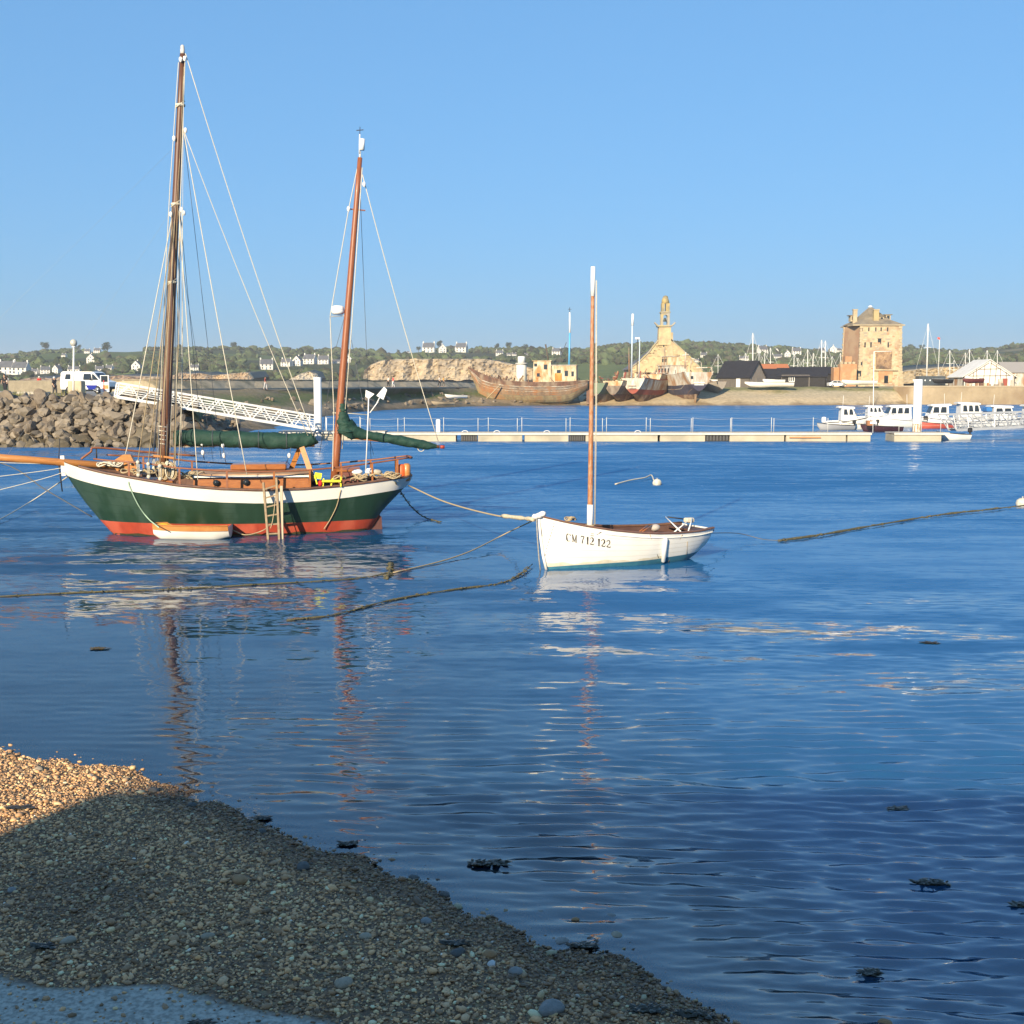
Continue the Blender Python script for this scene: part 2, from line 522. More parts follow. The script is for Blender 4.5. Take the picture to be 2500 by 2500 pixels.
# ------------------------------------------------------------------ water
def water_material():
    m = bpy.data.materials.new('sea_water'); m.use_nodes = True
    N, L = m.node_tree.nodes, m.node_tree.links
    N.remove(N['Principled BSDF'])
    out = N['Material Output']
    tc = N.new('ShaderNodeTexCoord')
    ch = N.new('ShaderNodeAttribute'); ch.attribute_name = 'chop'
    ln = N.new('ShaderNodeAttribute'); ln.attribute_name = 'lean'
    geo = N.new('ShaderNodeNewGeometry')
    def ripple(sx, sy, sc, det, rot, ax, ay):
        """slopes of small waves: two noise channels"""
        mp = N.new('ShaderNodeMapping'); mp.inputs['Scale'].default_value = (sx, sy, 1); mp.inputs['Rotation'].default_value = (0, 0, rot)
        L.new(tc.outputs['Object'], mp.inputs[0])
        nz = N.new('ShaderNodeTexNoise'); nz.inputs['Scale'].default_value = sc; nz.inputs['Detail'].default_value = det; nz.inputs['Roughness'].default_value = .55
        L.new(mp.outputs[0], nz.inputs[0])
        a = N.new('ShaderNodeVectorMath'); a.operation = 'SUBTRACT'; a.inputs[1].default_value = (.5, .5, .5); L.new(nz.outputs['Color'], a.inputs[0])
        sp = N.new('ShaderNodeSeparateXYZ'); L.new(a.outputs[0], sp.inputs[0])
        ab_ = N.new('ShaderNodeMath'); ab_.operation = 'ABSOLUTE'; L.new(sp.outputs[1], ab_.inputs[0])      # in the open harbour the wavelets lean towards the near shore
        ab = N.new('ShaderNodeMix'); ab.data_type = 'FLOAT'; L.new(ln.outputs['Fac'], ab.inputs[0]); L.new(sp.outputs[1], ab.inputs[2]); L.new(ab_.outputs[0], ab.inputs[3])
        cb = N.new('ShaderNodeCombineXYZ'); L.new(sp.outputs[0], cb.inputs[0]); L.new(ab.outputs[0], cb.inputs[1])
        b = N.new('ShaderNodeVectorMath'); b.operation = 'MULTIPLY'; b.inputs[1].default_value = (ax, -ay, 0); L.new(cb.outputs[0], b.inputs[0])
        return b.outputs[0]
    r1, r2 = ripple(.32, 1.0, 7.0, 2.0, .06, .65, 1.5), ripple(.26, 1.0, .75, 3.0, -.1, .5, 1.9)
    ad = N.new('ShaderNodeVectorMath'); ad.operation = 'ADD'; L.new(r1, ad.inputs[0]); L.new(r2, ad.inputs[1])
    mp = N.new('ShaderNodeMapping'); mp.inputs['Scale'].default_value = (.25, 1, 1); L.new(tc.outputs['Object'], mp.inputs[0])      # cat's paws
    gz = N.new('ShaderNodeTexNoise'); gz.inputs['Scale'].default_value = .16; gz.inputs['Detail'].default_value = 3; L.new(mp.outputs[0], gz.inputs[0])
    gr_ = N.new('ShaderNodeMapRange'); gr_.inputs['From Min'].default_value = .35; gr_.inputs['From Max'].default_value = .65; gr_.inputs['To Min'].default_value = .35; gr_.inputs['To Max'].default_value = 1.35; L.new(gz.outputs['Fac'], gr_.inputs[0])
    gm = N.new('ShaderNodeMath'); gm.operation = 'MULTIPLY'; L.new(gr_.outputs[0], gm.inputs[0]); L.new(ch.outputs['Fac'], gm.inputs[1])
    scl = N.new('ShaderNodeVectorMath'); scl.operation = 'SCALE'; L.new(ad.outputs[0], scl.inputs[0]); L.new(gm.outputs[0], scl.inputs['Scale'])
    a2 = N.new('ShaderNodeVectorMath'); a2.operation = 'ADD'; L.new(geo.outputs['Normal'], a2.inputs[0]); L.new(scl.outputs[0], a2.inputs[1])
    nn = N.new('ShaderNodeVectorMath'); nn.operation = 'NORMALIZE'; L.new(a2.outputs[0], nn.inputs[0])
    b2 = nn.outputs[0]
    fr = N.new('ShaderNodeFresnel'); fr.inputs['IOR'].default_value = 3.0
    L.new(b2, fr.inputs['Normal'])
    gl = N.new('ShaderNodeBsdfGlossy'); gl.inputs['Roughness'].default_value = .03
    L.new(b2, gl.inputs['Normal'])
    de = N.new('ShaderNodeAttribute'); de.attribute_name = 'depth'
    def ex(k):                                   # light left after crossing the water down and back
        a = N.new('ShaderNodeMath'); a.operation = 'MULTIPLY'; a.inputs[1].default_value = -k
        L.new(de.outputs['Fac'], a.inputs[0])
        e = N.new('ShaderNodeMath'); e.operation = 'EXPONENT'; L.new(a.outputs[0], e.inputs[0])
        return e.outputs[0]
    cc = N.new('ShaderNodeCombineColor')
    for i, k in enumerate((1.0, .45, .4)): L.new(ex(k), cc.inputs[i])
    tr = N.new('ShaderNodeBsdfTransparent'); L.new(cc.outputs[0], tr.inputs[0])
    df = N.new('ShaderNodeBsdfDiffuse'); df.inputs['Color'].default_value = (.022, .14, .34, 1)
    turb = N.new('ShaderNodeMath'); turb.operation = 'SUBTRACT'; turb.inputs[0].default_value = 1.0
    L.new(ex(2.0), turb.inputs[1])
    body = N.new('ShaderNodeMixShader')
    L.new(turb.outputs[0], body.inputs[0]); L.new(tr.outputs[0], body.inputs[1]); L.new(df.outputs[0], body.inputs[2])
    mx = N.new('ShaderNodeMixShader')
    L.new(fr.outputs[0], mx.inputs[0]); L.new(body.outputs[0], mx.inputs[1]); L.new(gl.outputs[0], mx.inputs[2])
    L.new(mx.outputs[0], out.inputs['Surface'])
    return m
def build_water():
    rg = np.random.default_rng(5)
    m = water_material()
    d0, d1, W = 5.0, 92.0, .62
    inv = np.linspace(1 / d0, 1 / d1, 880)
    d = 1 / inv
    a = np.linspace(-W, W, 540)
    D, A = np.meshgrid(d, a, indexing='ij')
    X, Y = D * A, D
    dd = np.abs(np.gradient(d))[:, None]
    Z = np.zeros_like(X)
    patch = 1 + .45 * fbm(X * .5, Y, 21, 3, .22)
    band = 1 - .62 * np.exp(-((Y - 28.0 - .12 * X) / 4.6) ** 2) * (1 / (1 + np.exp(-(X + 5) * .7)))
    near = 1.0 + .25 * np.clip((Y - 10) / 8, 0, 1)
    shal = np.clip((-shore_dist(X, Y)) / 1.6, 0, 1)
    calm = 1 - .45 * np.exp(-((X + 6) / 5) ** 2 - ((Y - 18) / 6) ** 2)
    chopv = np.clip(patch * band * calm, .15, 1.7)
    for i in range(84):
        lam = math.exp(rg.uniform(math.log(.055), math.log(.32)))
        k = 2 * math.pi / lam
        psi = rg.normal(.05, .17)
        kx, ky = k * math.sin(psi), k * math.cos(psi)
        amp = .034 * rg.uniform(.5, 1.3) * (.8 if lam > .45 else 1.0) / k
        f = np.clip((lam / dd - 3.6) / 3.0, 0, 1)
        ph = rg.uniform(0, 6.283)
        wob = .7 * np.sin(X * .6 * rg.uniform(.6, 1.4) + ph * 3) + .5 * np.sin(Y * .45 + ph * 5)
        Z += amp * f * np.sin(kx * X + ky * Y + ph + wob)
    edge = np.clip((W - np.abs(A)) / .04, 0, 1) * np.clip((d1 - Y) / 10, 0, 1) * np.clip((Y - d0) / .5, 0, 1)
    Z *= chopv * near * (.12 + .88 * shal) * edge
    depth = np.clip(-ground_z(X, Y), 0, 3.3)
    chop = np.clip(.26 + .74 * np.clip((Y - 11) / 26, 0, 1), 0, 1) * chopv * (.2 + .8 * shal)
    np_mesh('water', np.stack([X, Y, Z], -1).reshape(-1, 3), grid_faces(*X.shape), m, attrs={'depth': depth.ravel(), 'chop': chop.ravel(), 'lean': np.clip((Y - 8) / 36, 0, 1).ravel()}, kind='structure')
    # the rest of the harbour round that patch
    q = [(-1500, -60, 0), (1500, -60, 0), (1500, 1500, 0), (-1500, 1500, 0), (-W * d0, d0, 0), (W * d0, d0, 0), (W * d1, d1, 0), (-W * d1, d1, 0)]
    F = [(0, 1, 5, 4), (1, 2, 6, 5), (2, 3, 7, 6), (3, 0, 4, 7)]
    np_mesh('harbour_water', np.array(q), np.array(F), m, attrs={'depth': [3.3] * 4 + [0.0, 0, 3.3, 3.3], 'chop': [1.0] * 8, 'lean': [1.0] * 4 + [0.0, 0.0, 1.0, 1.0]}, kind='structure')
build_water()
# ================================================================== boats: lofted hulls
class Hull:
    """x runs aft from the stem; B half beam at the sheer, zs sheer height, zk profile height of keel/stem/counter, pw fullness"""
    def __init__(s, L, B, zs, zk, pw, n=44):
        s.L, s.B, s.zs, s.zk, s.pw, s.n = L, B, zs, zk, pw, n
        s.ss = [lerp(i / n, .5 - .5 * math.cos(math.pi * i / n), .75) for i in range(n + 1)]
        s.ss[0], s.ss[-1] = 0.0, 1.0
    def y(s, t, z):
        k, top = s.zk(t), s.zs(t)
        if top - k < 1e-4: return 0.0
        return s.B(t) * clamp((z - k) / (top - k), 0, 1.3) ** s.pw(t)
    def pt(s, t, z, side, off=0.0):
        return Vector((t * s.L, side * (s.y(t, z) + off), z))
    def band(s, mb, lo, hi, rows=6, off=0.0, sides=(-1, 1), s0=0.0, s1=1.0):
        """strip of planking between two height curves"""
        ts = [q for q in s.ss if s0 <= q <= s1]
        for sd in sides:
            g = []
            for t in ts:
                k = s.zk(t)
                a, b = max(k, lo(t)), max(k, hi(t))
                g.append([s.pt(t, lerp(a, b, i / rows), sd, off) for i in range(rows + 1)])
            mb.grid(g, flip=(sd > 0))
        return mb
    def cap(s, mb, w, h, off=0.0, s0=0.0, s1=1.0, dz=0.0, sides=(-1, 1)):
        """rail of width w and height h along the sheer"""
        ts = [q for q in s.ss if s0 <= q <= s1]
        for sd in sides:
            g = []
            for t in ts:
                z = s.zs(t) + dz
                yo = s.B(t) + off
                yi = max(yo - w, -w * .3)
                x = t * s.L
                g.append([Vector((x, sd * yi, z)), Vector((x, sd * yi, z + h)), Vector((x, sd * yo, z + h)), Vector((x, sd * (yo + .012), z + h * .5)), Vector((x, sd * yo, z)), Vector((x, sd * yi, z))])
            mb.grid(g, smooth=False, flip=(sd < 0))
            mb.add(g[0][:5], [(0, 1, 2, 3, 4)]); mb.add(g[-1][:5], [(4, 3, 2, 1, 0)])
        return mb
    def deck(s, mb, dz, inset=.02, s0=0.0, s1=1.0):
        ts = [q for q in s.ss if s0 <= q <= s1]
        g = [[Vector((t * s.L, k * max(s.y(t, s.zs(t) + dz) - inset, .0), s.zs(t) + dz + .05 * (1 - k * k))) for k in (-1, -.5, 0, .5, 1)] for t in ts]
        return mb.grid(g)
    def transom(s, mb, t=1.0, dx=0.0):
        k, top = s.zk(t), s.zs(t)
        zz = [lerp(k, top, i / 8) for i in range(9)]
        a = [Vector((t * s.L + dx, -s.y(t, z), z)) for z in zz] + [Vector((t * s.L + dx, s.y(t, z), z)) for z in reversed(zz[1:])]
        return mb.add(a, [tuple(range(len(a)))])

def bez(a, b, sag, n=8):
    a, b = Vector(a), Vector(b)
    return [a.lerp(b, i / n) + Vector((0, 0, -sag * 4 * (i / n) * (1 - i / n))) for i in range(n + 1)]
def smooth_path(pts, n=6):
    """Catmull-Rom through points"""
    P = [Vector(p) for p in pts]
    P = [P[0] * 2 - P[1]] + P + [P[-1] * 2 - P[-2]]
    out = []
    for i in range(1, len(P) - 2):
        for k in range(n):
            t = k / n
            out.append(0.5 * ((2 * P[i]) + (-P[i - 1] + P[i + 1]) * t + (2 * P[i - 1] - 5 * P[i] + 4 * P[i + 1] - P[i + 2]) * t * t + (-P[i - 1] + 3 * P[i] - 3 * P[i + 1] + P[i + 2]) * t ** 3))
    out.append(P[-2])
    return out

varnish = mat('varnished_wood', (.36, .135, .035), (.24, .075, .02), rough=.35, scale=6, stretch=(1, 6, 6), contrast=(.3, .7), coat=.3)
mast_wood = mat('mast_wood', (.20, .062, .026), (.30, .105, .04), rough=.4, scale=5, stretch=(8, 8, .6), coat=.2)
mast_dark = mat('dark_mast_wood', (.075, .03, .017), (.13, .055, .026), rough=.45, scale=5, stretch=(8, 8, .6), coat=.2)
spruce = mat('orange_spruce', (.50, .22, .06), (.38, .15, .04), rough=.4, scale=5, stretch=(1, 8, 8), coat=.2)
rail_wood = mat('rail_wood', (.19, .07, .035), (.27, .10, .045), rough=.5, scale=7)
cap_wood = mat('weathered_cap_rail', (.10, .05, .032), (.16, .085, .055), rough=.6, scale=6)
white_paint = mat('white_boat_paint', (.80, .79, .74), (.74, .72, .66), rough=.35, scale=1.5, contrast=(.45, .8))
green_paint = mat('green_hull_paint', (.010, .034, .018), (.014, .043, .024), rough=.45, scale=3.0, stretch=(1.6, 1.6, .22), third=(.03, .064, .046), bump=.12, bscale=4)
red_paint = mat('red_antifouling', (.46, .06, .026), (.32, .045, .024), rough=.7, scale=3, stretch=(1, 1, .35), third=(.5, .1, .055))
canvas = mat('green_sail_cover', (.004, .032, .022), (.007, .044, .03), rough=.75, scale=7, bump=.6, bscale=5, bdist=.06)
rope_white = mat('pale_rope', (.62, .58, .48), (.5, .46, .36), rough=.9, scale=30)
rope_tan = mat('tan_rope', (.42, .33, .2), (.33, .26, .16), rough=.9, scale=30)
rope_dark = mat('dark_wire', (.09, .10, .12), rough=.5)
steel = mat('galvanised_steel', (.45, .46, .47), (.36, .37, .38), rough=.35, scale=12, metal=.7)
black = mat('black_rubber', (.018, .018, .02), rough=.6)
plastic_white = mat('white_plastic', (.8, .8, .78), rough=.4)
deck_grey = mat('pale_deck', (.5, .45, .36), (.4, .35, .27), rough=.8, scale=9, stretch=(1, 6, 1))
glass = mat('dark_glass', (.02, .025, .03), rough=.08, spec=.7)
teal = mat('blue_boot_top', (.03, .14, .22), (.05, .2, .28), rough=.6, scale=5)

# ------------------------------------------------------------------ green ketch
def build_ketch():
    bow, stern = Vector((-12.20, 32.35, 0)), Vector((-2.86, 33.75, 0))
    ax = stern - bow
    L = ax.length
    yaw = math.atan2(ax.y, ax.x)
    K = empty('wooden_ketch', bow, yaw, 'dark green two-masted wooden ketch with white sheer strake and red waterline', 'sailboat')
    inv = WM[K.name].inverted()
    def P(u, v, yl=0.0):
        """sight line to the plane at lateral offset yl of the boat (boat coordinates)"""
        o, r = inv @ Vector((0, 0, CAM_H)), inv.to_3x3() @ ray(u, v)
        return o + r * ((yl - o.y) / r.y)
    B = lambda t: 1.52 * (math.sin(math.pi * clamp(t, 0, 1) ** .78 * .98) ** .62 * .985 + .015) * (1 if t < .55 else lerp(1, .93, (t - .55) / .45)) + (.16 * sstep(.9, .995, t) * (1 - sstep(.985, 1, t)))
    zs = lambda t: interp([(0, 2.02), (.06, 1.88), (.13, 1.74), (.22, 1.60), (.33, 1.42), (.45, 1.31), (.56, 1.255), (.68, 1.255), (.80, 1.32), (.91, 1.42), (1, 1.52)], t)
    zk = lambda t: interp([(0, 1.72), (.02, 1.38), (.05, .92), (.085, .48), (.12, .08), (.16, -.3), (.22, -.6), (.5, -.9), (.75, -.7), (.84, -.35), (.885, .1), (.905, .46), (.93, .72), (.965, 1.05), (.99, 1.3), (1, 1.44)], t)
    pw = lambda t: interp([(0, .75), (.15, .72), (.35, .5), (.6, .46), (.8, .56), (.9, .62), (1, .7)], t)
    H = Hull(L, B, zs, zk, pw, 60)
    boot = lambda t: .30 + .12 * (1 - t) ** 2 + .03 * t
    wl = lambda t: zs(t) - (.37 - .05 * t)
    H.band(MB(), lambda t: -1.2, boot, 8).build('hull_bottom', red_paint, K, False, label='red antifouled underwater hull')
    top = H.band(MB(), boot, wl, 10).build('hull_topsides', green_paint, K, False, label='dark green painted topsides')
    st = MB(); H.band(st, wl, zs, 3, off=.014)
    st.build('sheer_strake', white_paint, K, False, label='white sheer strake and bulwark')
    inn = MB(); H.band(inn, lambda t: zs(t) - .3, zs, 2, off=-.05); inn.build('bulwark_lining', cap_wood, K, False)
    wdl = MB(); H.band(wdl, lambda t: -.05, lambda t: .045 + .02 * math.sin(t * 40) + .012 * math.sin(t * 97), 1, off=.006); wdl.build('weed_line', mat('waterline_weed', (.03, .035, .012), (.06, .05, .02), scale=12, rough=.8), K, False)
    # thin white bead under the strake and cap rail above it
    cp = MB(); H.cap(cp, .17, .055, off=.045, s0=.05); cp.build('cap_rail', cap_wood, K, False)
    H.deck(MB(), -.30, .05, .03, .985).build('deck', deck_grey, K, False)
    sm = MB().bar((-.03, 0, 1.62), (-.05, 0, 2.17), .09, .1, up=(1, 0, 0)); sm.build('stem_head', white_paint, K, False)
    # planking seams: fine dark lines proud of the green
    for k in range(3):
        f = lambda t, k=k: lerp(boot(t), wl(t), (k + 1) / 4)
        sb = MB(); H.band(sb, lambda t, f=f: f(t) - .004, lambda t, f=f: f(t) + .004, 1, off=.003, s0=.05, s1=.93)
        sb.build('planking_seam', mat('seam_green', (.012, .036, .02), rough=.5), top, False)
    # rudder
    rd = MB(); rd.prism([(8.30, -.035, -.6), (8.62, -.035, -.6), (8.58, -.035, .35), (8.40, -.035, .52), (8.22, -.035, .3)], (0, .07, 0)); rd.build('rudder', mat('dark_red_rudder', (.07, .022, .02), rough=.7), K, False)
    # bowsprit
    a, b = P(300, 1140), P(-330, 1092)
    bs = MB(); bs.tube([a, a.lerp(b, .5), b], [.105, .1, .07], 12)
    bs.build('bowsprit', spruce, K, False)
    dst = MB(); c = P(143, 1128); dst.tube([c, P(152, 1200)], .018, 6); dst.tube([P(146, 1070), c], .012, 6); dst.build('dolphin_striker', black, K, False)
    # ------------------------------------------------ masts
    def mast(name, u0, v0, u1, v1, r0, r1, m, z0, yl=0.0):
        p0, p1 = P(u0, v0, yl), P(u1, v1, yl)
        d = (p1 - p0).normalized()
        base = p0 + d * ((z0 - p0.z) / d.z)
        n = 9
        t = MB().tube([base.lerp(p1, i / n) for i in range(n + 1)], [lerp(r0, r1, (i / n) ** 1.5) for i in range(n + 1)], 14)
        o = t.build(name, m, K, False)
        return o, base, p1
    mm, mb0, mt = mast('main_mast', 399, 1150, 446, 132, .135, .075, mast_dark, 1.3)
    mz, zb0, zt = mast('mizzen_mast', 818, 1150, 879, 385, .115, .065, mast_wood, 1.2)
    tk = MB(); tk.lathe([(.05, 0), (.062, .03), (.062, .12), (.05, .14), (.055, .2), (.02, .24)], mt, 12); tk.build('truck', mat('dull_lantern', (.5, .48, .46), rough=.4), mm, False)
    for f in (.48, .66, .885):
        p = mb0.lerp(mt, f); ba = MB(); ba.lathe([(.125, -.03), (.135, 0), (.125, .03)], p, 12); ba.tube([p + Vector((-.12, -.05, -.08)), p + Vector((0, -.13, .0)), p + Vector((.12, -.04, .1))], .018, 6)
        ba.build('mast_band', rope_white, mm, False)
    sp = mb0.lerp(mt, .12)
    # mizzen top gear
    an = MB(); an.tube([zt, zt + Vector((.0, 0, .18))], .03, 8); an.tube([zt + Vector((-.02, -.04, .1)), zt + Vector((.0, -.04, .62))], .018, 6); an.build('antenna', plastic_white, mz, False)
    rf = MB(); rf.tube([zt + Vector((.05, -.02, .2)), zt + Vector((.07, -.02, .5))], .075, 12); rf.build('radar_reflector', plastic_white, mz, False)
    wv = MB(); wv.tube([zt + Vector((.0, -.04, .6)), zt + Vector((.01, -.04, .82))], .01, 6); wv.bar(zt + Vector((-.09, -.04, .72)), zt + Vector((.1, -.04, .74)), .02); wv.build('wind_vane', black, mz, False)
    for uv0, uv1, nm in (((850, 510), (892, 514), 'spreader'), ((805, 773), (858, 770), 'radar_bracket')):
        s2 = MB().bar(P(*uv0), P(*uv1), .06, .03); s2.build(nm, mast_wood if nm == 'spreader' else steel, mz, False)
    q = P(825, 759); rad = MB(); rad.lathe([(.0, -.02), (.13, -.02), (.175, .03), (.18, .09), (.175, .1), (.18, .11), (.17, .19), (.12, .22), (.0, .225)], q + Vector((0, 0, -.08)), 18)
    rad.build('radar_dome', plastic_white, mz, False)
    # ------------------------------------------------ sails furled under green covers
    def cover(name, pts, rads, m, flat=1.25, lumps=.06, seed=1):
        rg = random.Random(seed)
        pp = smooth_path(pts, 12)
        n = len(pp)
        rr = [interp([(i / (len(rads) - 1), r) for i, r in enumerate(rads)], k / (n - 1)) for k in range(n)]
        t = MB()
        nn = 20
        rows = []
        ph = [rg.uniform(0, 6) for _ in range(6)]
        for k, p in enumerate(pp):
            tg = (pp[min(k + 1, n - 1)] - pp[max(k - 1, 0)]).normalized()
            x = Vector((0, 1, 0)); y = tg.cross(x).normalized()
            if y.z < 0: y = -y
            row = []
            for j in range(nn):
                an_ = 2 * math.pi * j / nn
                l = 1 + lumps * (math.sin(k * .45 + ph[0] + 2 * an_) + .7 * math.sin(k * .85 + ph[1] + 3 * an_) + .55 * abs(math.sin(k * .62 + ph[2] - an_))) + rg.uniform(-.035, .035)
                row.append(p + (x * math.cos(an_) + y * math.sin(an_) * flat) * rr[k] * l)
            rows.append(row)
        t.grid(rows, close_u=True)
        t.add(rows[0], [tuple(range(nn))]); t.add(rows[-1], [tuple(range(nn))[::-1]])
        return t.build(name, m, K, False)
    mc = cover('main_sail_cover', [P(425, 1069), P(480, 1069), P(560, 1072), P(640, 1075), P(710, 1077), P(760, 1073), P(770, 1069)], [.20, .215, .21, .215, .215, .20, .17, .10], canvas, 1.05, .05, 2)
    for u in (445, 520, 585, 632, 700):
        c = P(u, 1070.5 + (u - 430) * .014); MB().tube([c + Vector((.0, .235 * math.cos(a), .25 * math.sin(a))) for a in [i * math.pi / 8 for i in range(16)]], .009, 4, closed=True).build('cover_lashing', rope_dark, mc, False)
    bo = MB().tube([P(425, 1084), P(768, 1086)], .06, 10); bo.build('main_boom', spruce, K, False)
    zc = cover('mizzen_mast_cover', [P(837, 985), P(836, 1005), P(838, 1028), P(843, 1045), P(845, 1058), P(842, 1064)], [.12, .135, .19, .24, .26, .22], canvas, 1.0, .06, 4)
    zc2 = cover('mizzen_sail_cover', [P(846, 1040), P(870, 1056), P(905, 1064), P(950, 1071), P(1000, 1080), P(1040, 1087), P(1066, 1090)], [.24, .18, .125, .125, .135, .135, .115, .05], canvas, 1.0, .05, 5)
    bo = MB().tube([P(848, 1066), P(1073, 1091)], .05, 10); bo.build('mizzen_boom', varnish, K, False)
    e = P(1075, 1091); be = MB().tube([e, e + Vector((.12, 0, -.005))], .052, 10); be.build('boom_end', mat('red_boom_end', (.3, .04, .02), rough=.5), K, False)
    ring = MB(); c = P(1028, 1090); ring.tube([c + Vector((.11 * math.cos(a), 0, .14 * math.sin(a))) for a in [math.pi * (1 + i / 9) for i in range(10)]], .012, 6); ring.build('hanging_rope', rope_white, K, False)
    # gallows for the main boom
    for uv0, uv1, yl in (((737, 1092), (765, 1172), -.5), ((733, 1092), (708, 1152), .55)):
        g = MB().bar(P(*uv0, yl * .3), P(*uv1, yl), .14, .06, up=(0, 1, 0)); g.build('boom_gallows', spruce, K, False)
    # ------------------------------------------------ rails
    hr = lambda t: interp([(0, .18), (.12, .30), (.25, .42), (.5, .46), (.8, .48), (1, .5)], t)
    def railp(t, sd, k=1.0): return Vector((t * L, sd * max(B(t) - .06, .0), zs(t) + .05 + hr(t) * k))
    ts = [.10 + .89 * i / 44 for i in range(45)]
    for sd, nm in ((-1, 'near'), (1, 'far')):
        r_ = MB().tube([railp(t, sd) for t in ts], .03, 8, flat=.8)
        ro = r_.build('handrail', rail_wood, K, False)
        for t in (.2, .34, .47, .60, .70, .79, .88, .955):
            p = railp(t, sd); sx = MB().bar((p.x, p.y, zs(t) + .03), p, .05, .05)
            sx.build('stanchion', varnish if t > .5 else rail_wood, ro, False)
    bt = MB().tube([railp(.99, -1), Vector((L * 1.0, -.1, zs(1) + .52)), Vector((L * 1.0, .1, zs(1) + .52)), railp(.99, 1)], .035, 8); bt.build('taffrail', rail_wood, K, False)
    br = MB().tube(smooth_path([P(198, 1121, .4), P(222, 1103, .5), P(235, 1093, .55), P(350, 1103, 1.0), P(480, 1113, 1.35)], 5), .03, 8); br.build('bow_rail', rail_wood, K, False)
    sc_ = MB(); c = P(235, 1093, .55); sc_.tube([c, c + Vector((0, 0, -.32))], .02, 6); sc_.build('stanchion', black, K, False)
    # ------------------------------------------------ deckhouses
    def house(name, x0, x1, w0, w1, z0, h, m, topm):
        hb = MB()
        hb.add([(x0, -w0, z0), (x1, -w1, z0), (x1, w1, z0), (x0, w0, z0), (x0 + .06, -w0 * .95, z0 + h), (x1 - .04, -w1 * .95, z0 + h), (x1 - .04, w1 * .95, z0 + h), (x0 + .06, w0 * .95, z0 + h)],
               [(0, 1, 5, 4), (1, 2, 6, 5), (2, 3, 7, 6), (3, 0, 4, 7)])
        ho = hb.build(name, m, K, False)
        rows = []
        for i in range(5):
            x, w = lerp(x0 - .02, x1 + .03, i / 4), lerp(w0, w1, i / 4) + .03
            rows.append([Vector((x, w * k, z0 + h + .07 * (1 - k * k) + dz)) for k, dz in ((-1, -.045), (-1, .0), (-.5, 0), (0, 0), (.5, 0), (1, 0), (1, -.045))])
        r_ = MB().grid(rows, smooth=False)
        r_.add(rows[0], [tuple(range(7))]); r_.add(rows[-1], [tuple(range(6, -1, -1))])
        r_.build('cabin_top', topm, ho, False)
        return ho
    h1 = house('coachroof', 3.45, 6.6, .85, .95, 1.02, .66, varnish, mat('oiled_cabin_top', (.30, .17, .09), (.38, .25, .15), rough=.6, scale=4, stretch=(1, 5, 1)))
    ht = MB().box((5.2, 0, 1.83), (1.5, .9, .16), bev=.03); ht.build('sliding_hatch', varnish, h1, False)
    bl = MB().bar((3.5, -.93, 1.62), (6.6, -1.0, 1.61), .03, .045); bl.build('white_trim', white_paint, h1, False)
    for x in (4.1, 4.9, 5.7):
        w_ = MB().tube([(x, -.895, 1.45), (x, -.925, 1.45)], .085, 14); w_.build('porthole', glass, h1, False)
    h2 = house('forward_hatch', 2.0, 2.9, .42, .46, 1.2, .28, varnish, varnish)
    h3 = house('wheel_box', 7.35, 7.95, .3, .3, 1.1, .62, mat('plum_hatch', (.14, .045, .035), rough=.5), varnish)
    sk_ = MB(); sk_.prism([P(272, 1128, -.1), P(300, 1110, -.1), P(318, 1110, -.1), P(338, 1150, -.1), P(285, 1150, -.1)], (0, .3, 0)); sk_.build('windlass_bitts', spruce, K, False)
    # ------------------------------------------------ shrouds, lanyards, pinrails
    def line(pts, r, m, nm, par=None):
        MB().tube(pts, r, 5).build(nm, m, par or K, False)
    hd = mb0.lerp(mt, .655)
    for i, (x, vtop) in enumerate(((2.15, .655), (2.42, .655), (2.72, .66))):
        for sd in (-1, 1):
            t = x / L
            p = Vector((x, sd * (B(t) + .03), zs(t) + .05))
            line([p + Vector((0, 0, .45)), mb0.lerp(mt, vtop)], .013, rope_tan if sd < 0 else rope_dark, 'shroud', mm)
            dl = MB()
            for dz in (.08, .42): dl.lathe([(.0, -.05), (.05, -.03), (.05, .03), (0, .05)], p + Vector((0, 0, dz)), 8)
            for dx in (-.03, 0, .03): dl.tube([p + Vector((dx, 0, .08)), p + Vector((dx, 0, .42))], .008, 4)
            dl.build('deadeye_lanyard', rope_white, mm, False)
    rg = random.Random(4)
    for k in range(5):
        y = 1.05 + k * .12
        lr = MB().tube([P(386 + k * .6, 1040 + k * 10.5, -1.2), P(407 - k * .6, 1043 + k * 10.5, -1.2)], .013, 5); lr.build('ratline', rope_white, mm, False)
    for pts in ([P(386, 1036, -1.2), P(389, 1112, -1.25)], [P(408, 1036, -1.2), P(404, 1115, -1.25)], [P(493, 1076, -.12), P(495, 1105, -.12), P(499, 1122, .3)], [P(544, 1080, -.12), P(547, 1112, -.12), P(553, 1134, .2)], [P(712, 1085, -.12), P(706, 1112, -.12), P(698, 1134, .6)]):
        MB().tube(pts, .009, 5).build('tackle_line', rope_dark, mm, False)
    for (x, u, v) in ((2.2, 388, 1150), (2.32, 400, 1153), (2.5, 412, 1150), (2.66, 420, 1152)):     # coils hung on the pinrail
        c = P(u, v - 6, -1.1); cl = MB()
        for j in range(4):
            cl.tube([c + Vector(((.075 + .01 * j) * math.cos(a) + .02 * j - .03, -.02 * j, .2 * math.sin(a) - .02 * j)) for a in [i * math.pi / 7 for i in range(14)]], .017, 5, closed=True)
        cl.build('rope_coil', rope_tan if x != 2.5 else rope_white, K, False)
    pr = MB().bar(P(375, 1112, -1.3), P(425, 1118, -1.3), .07, .05); pr.build('pinrail', spruce, K, False)
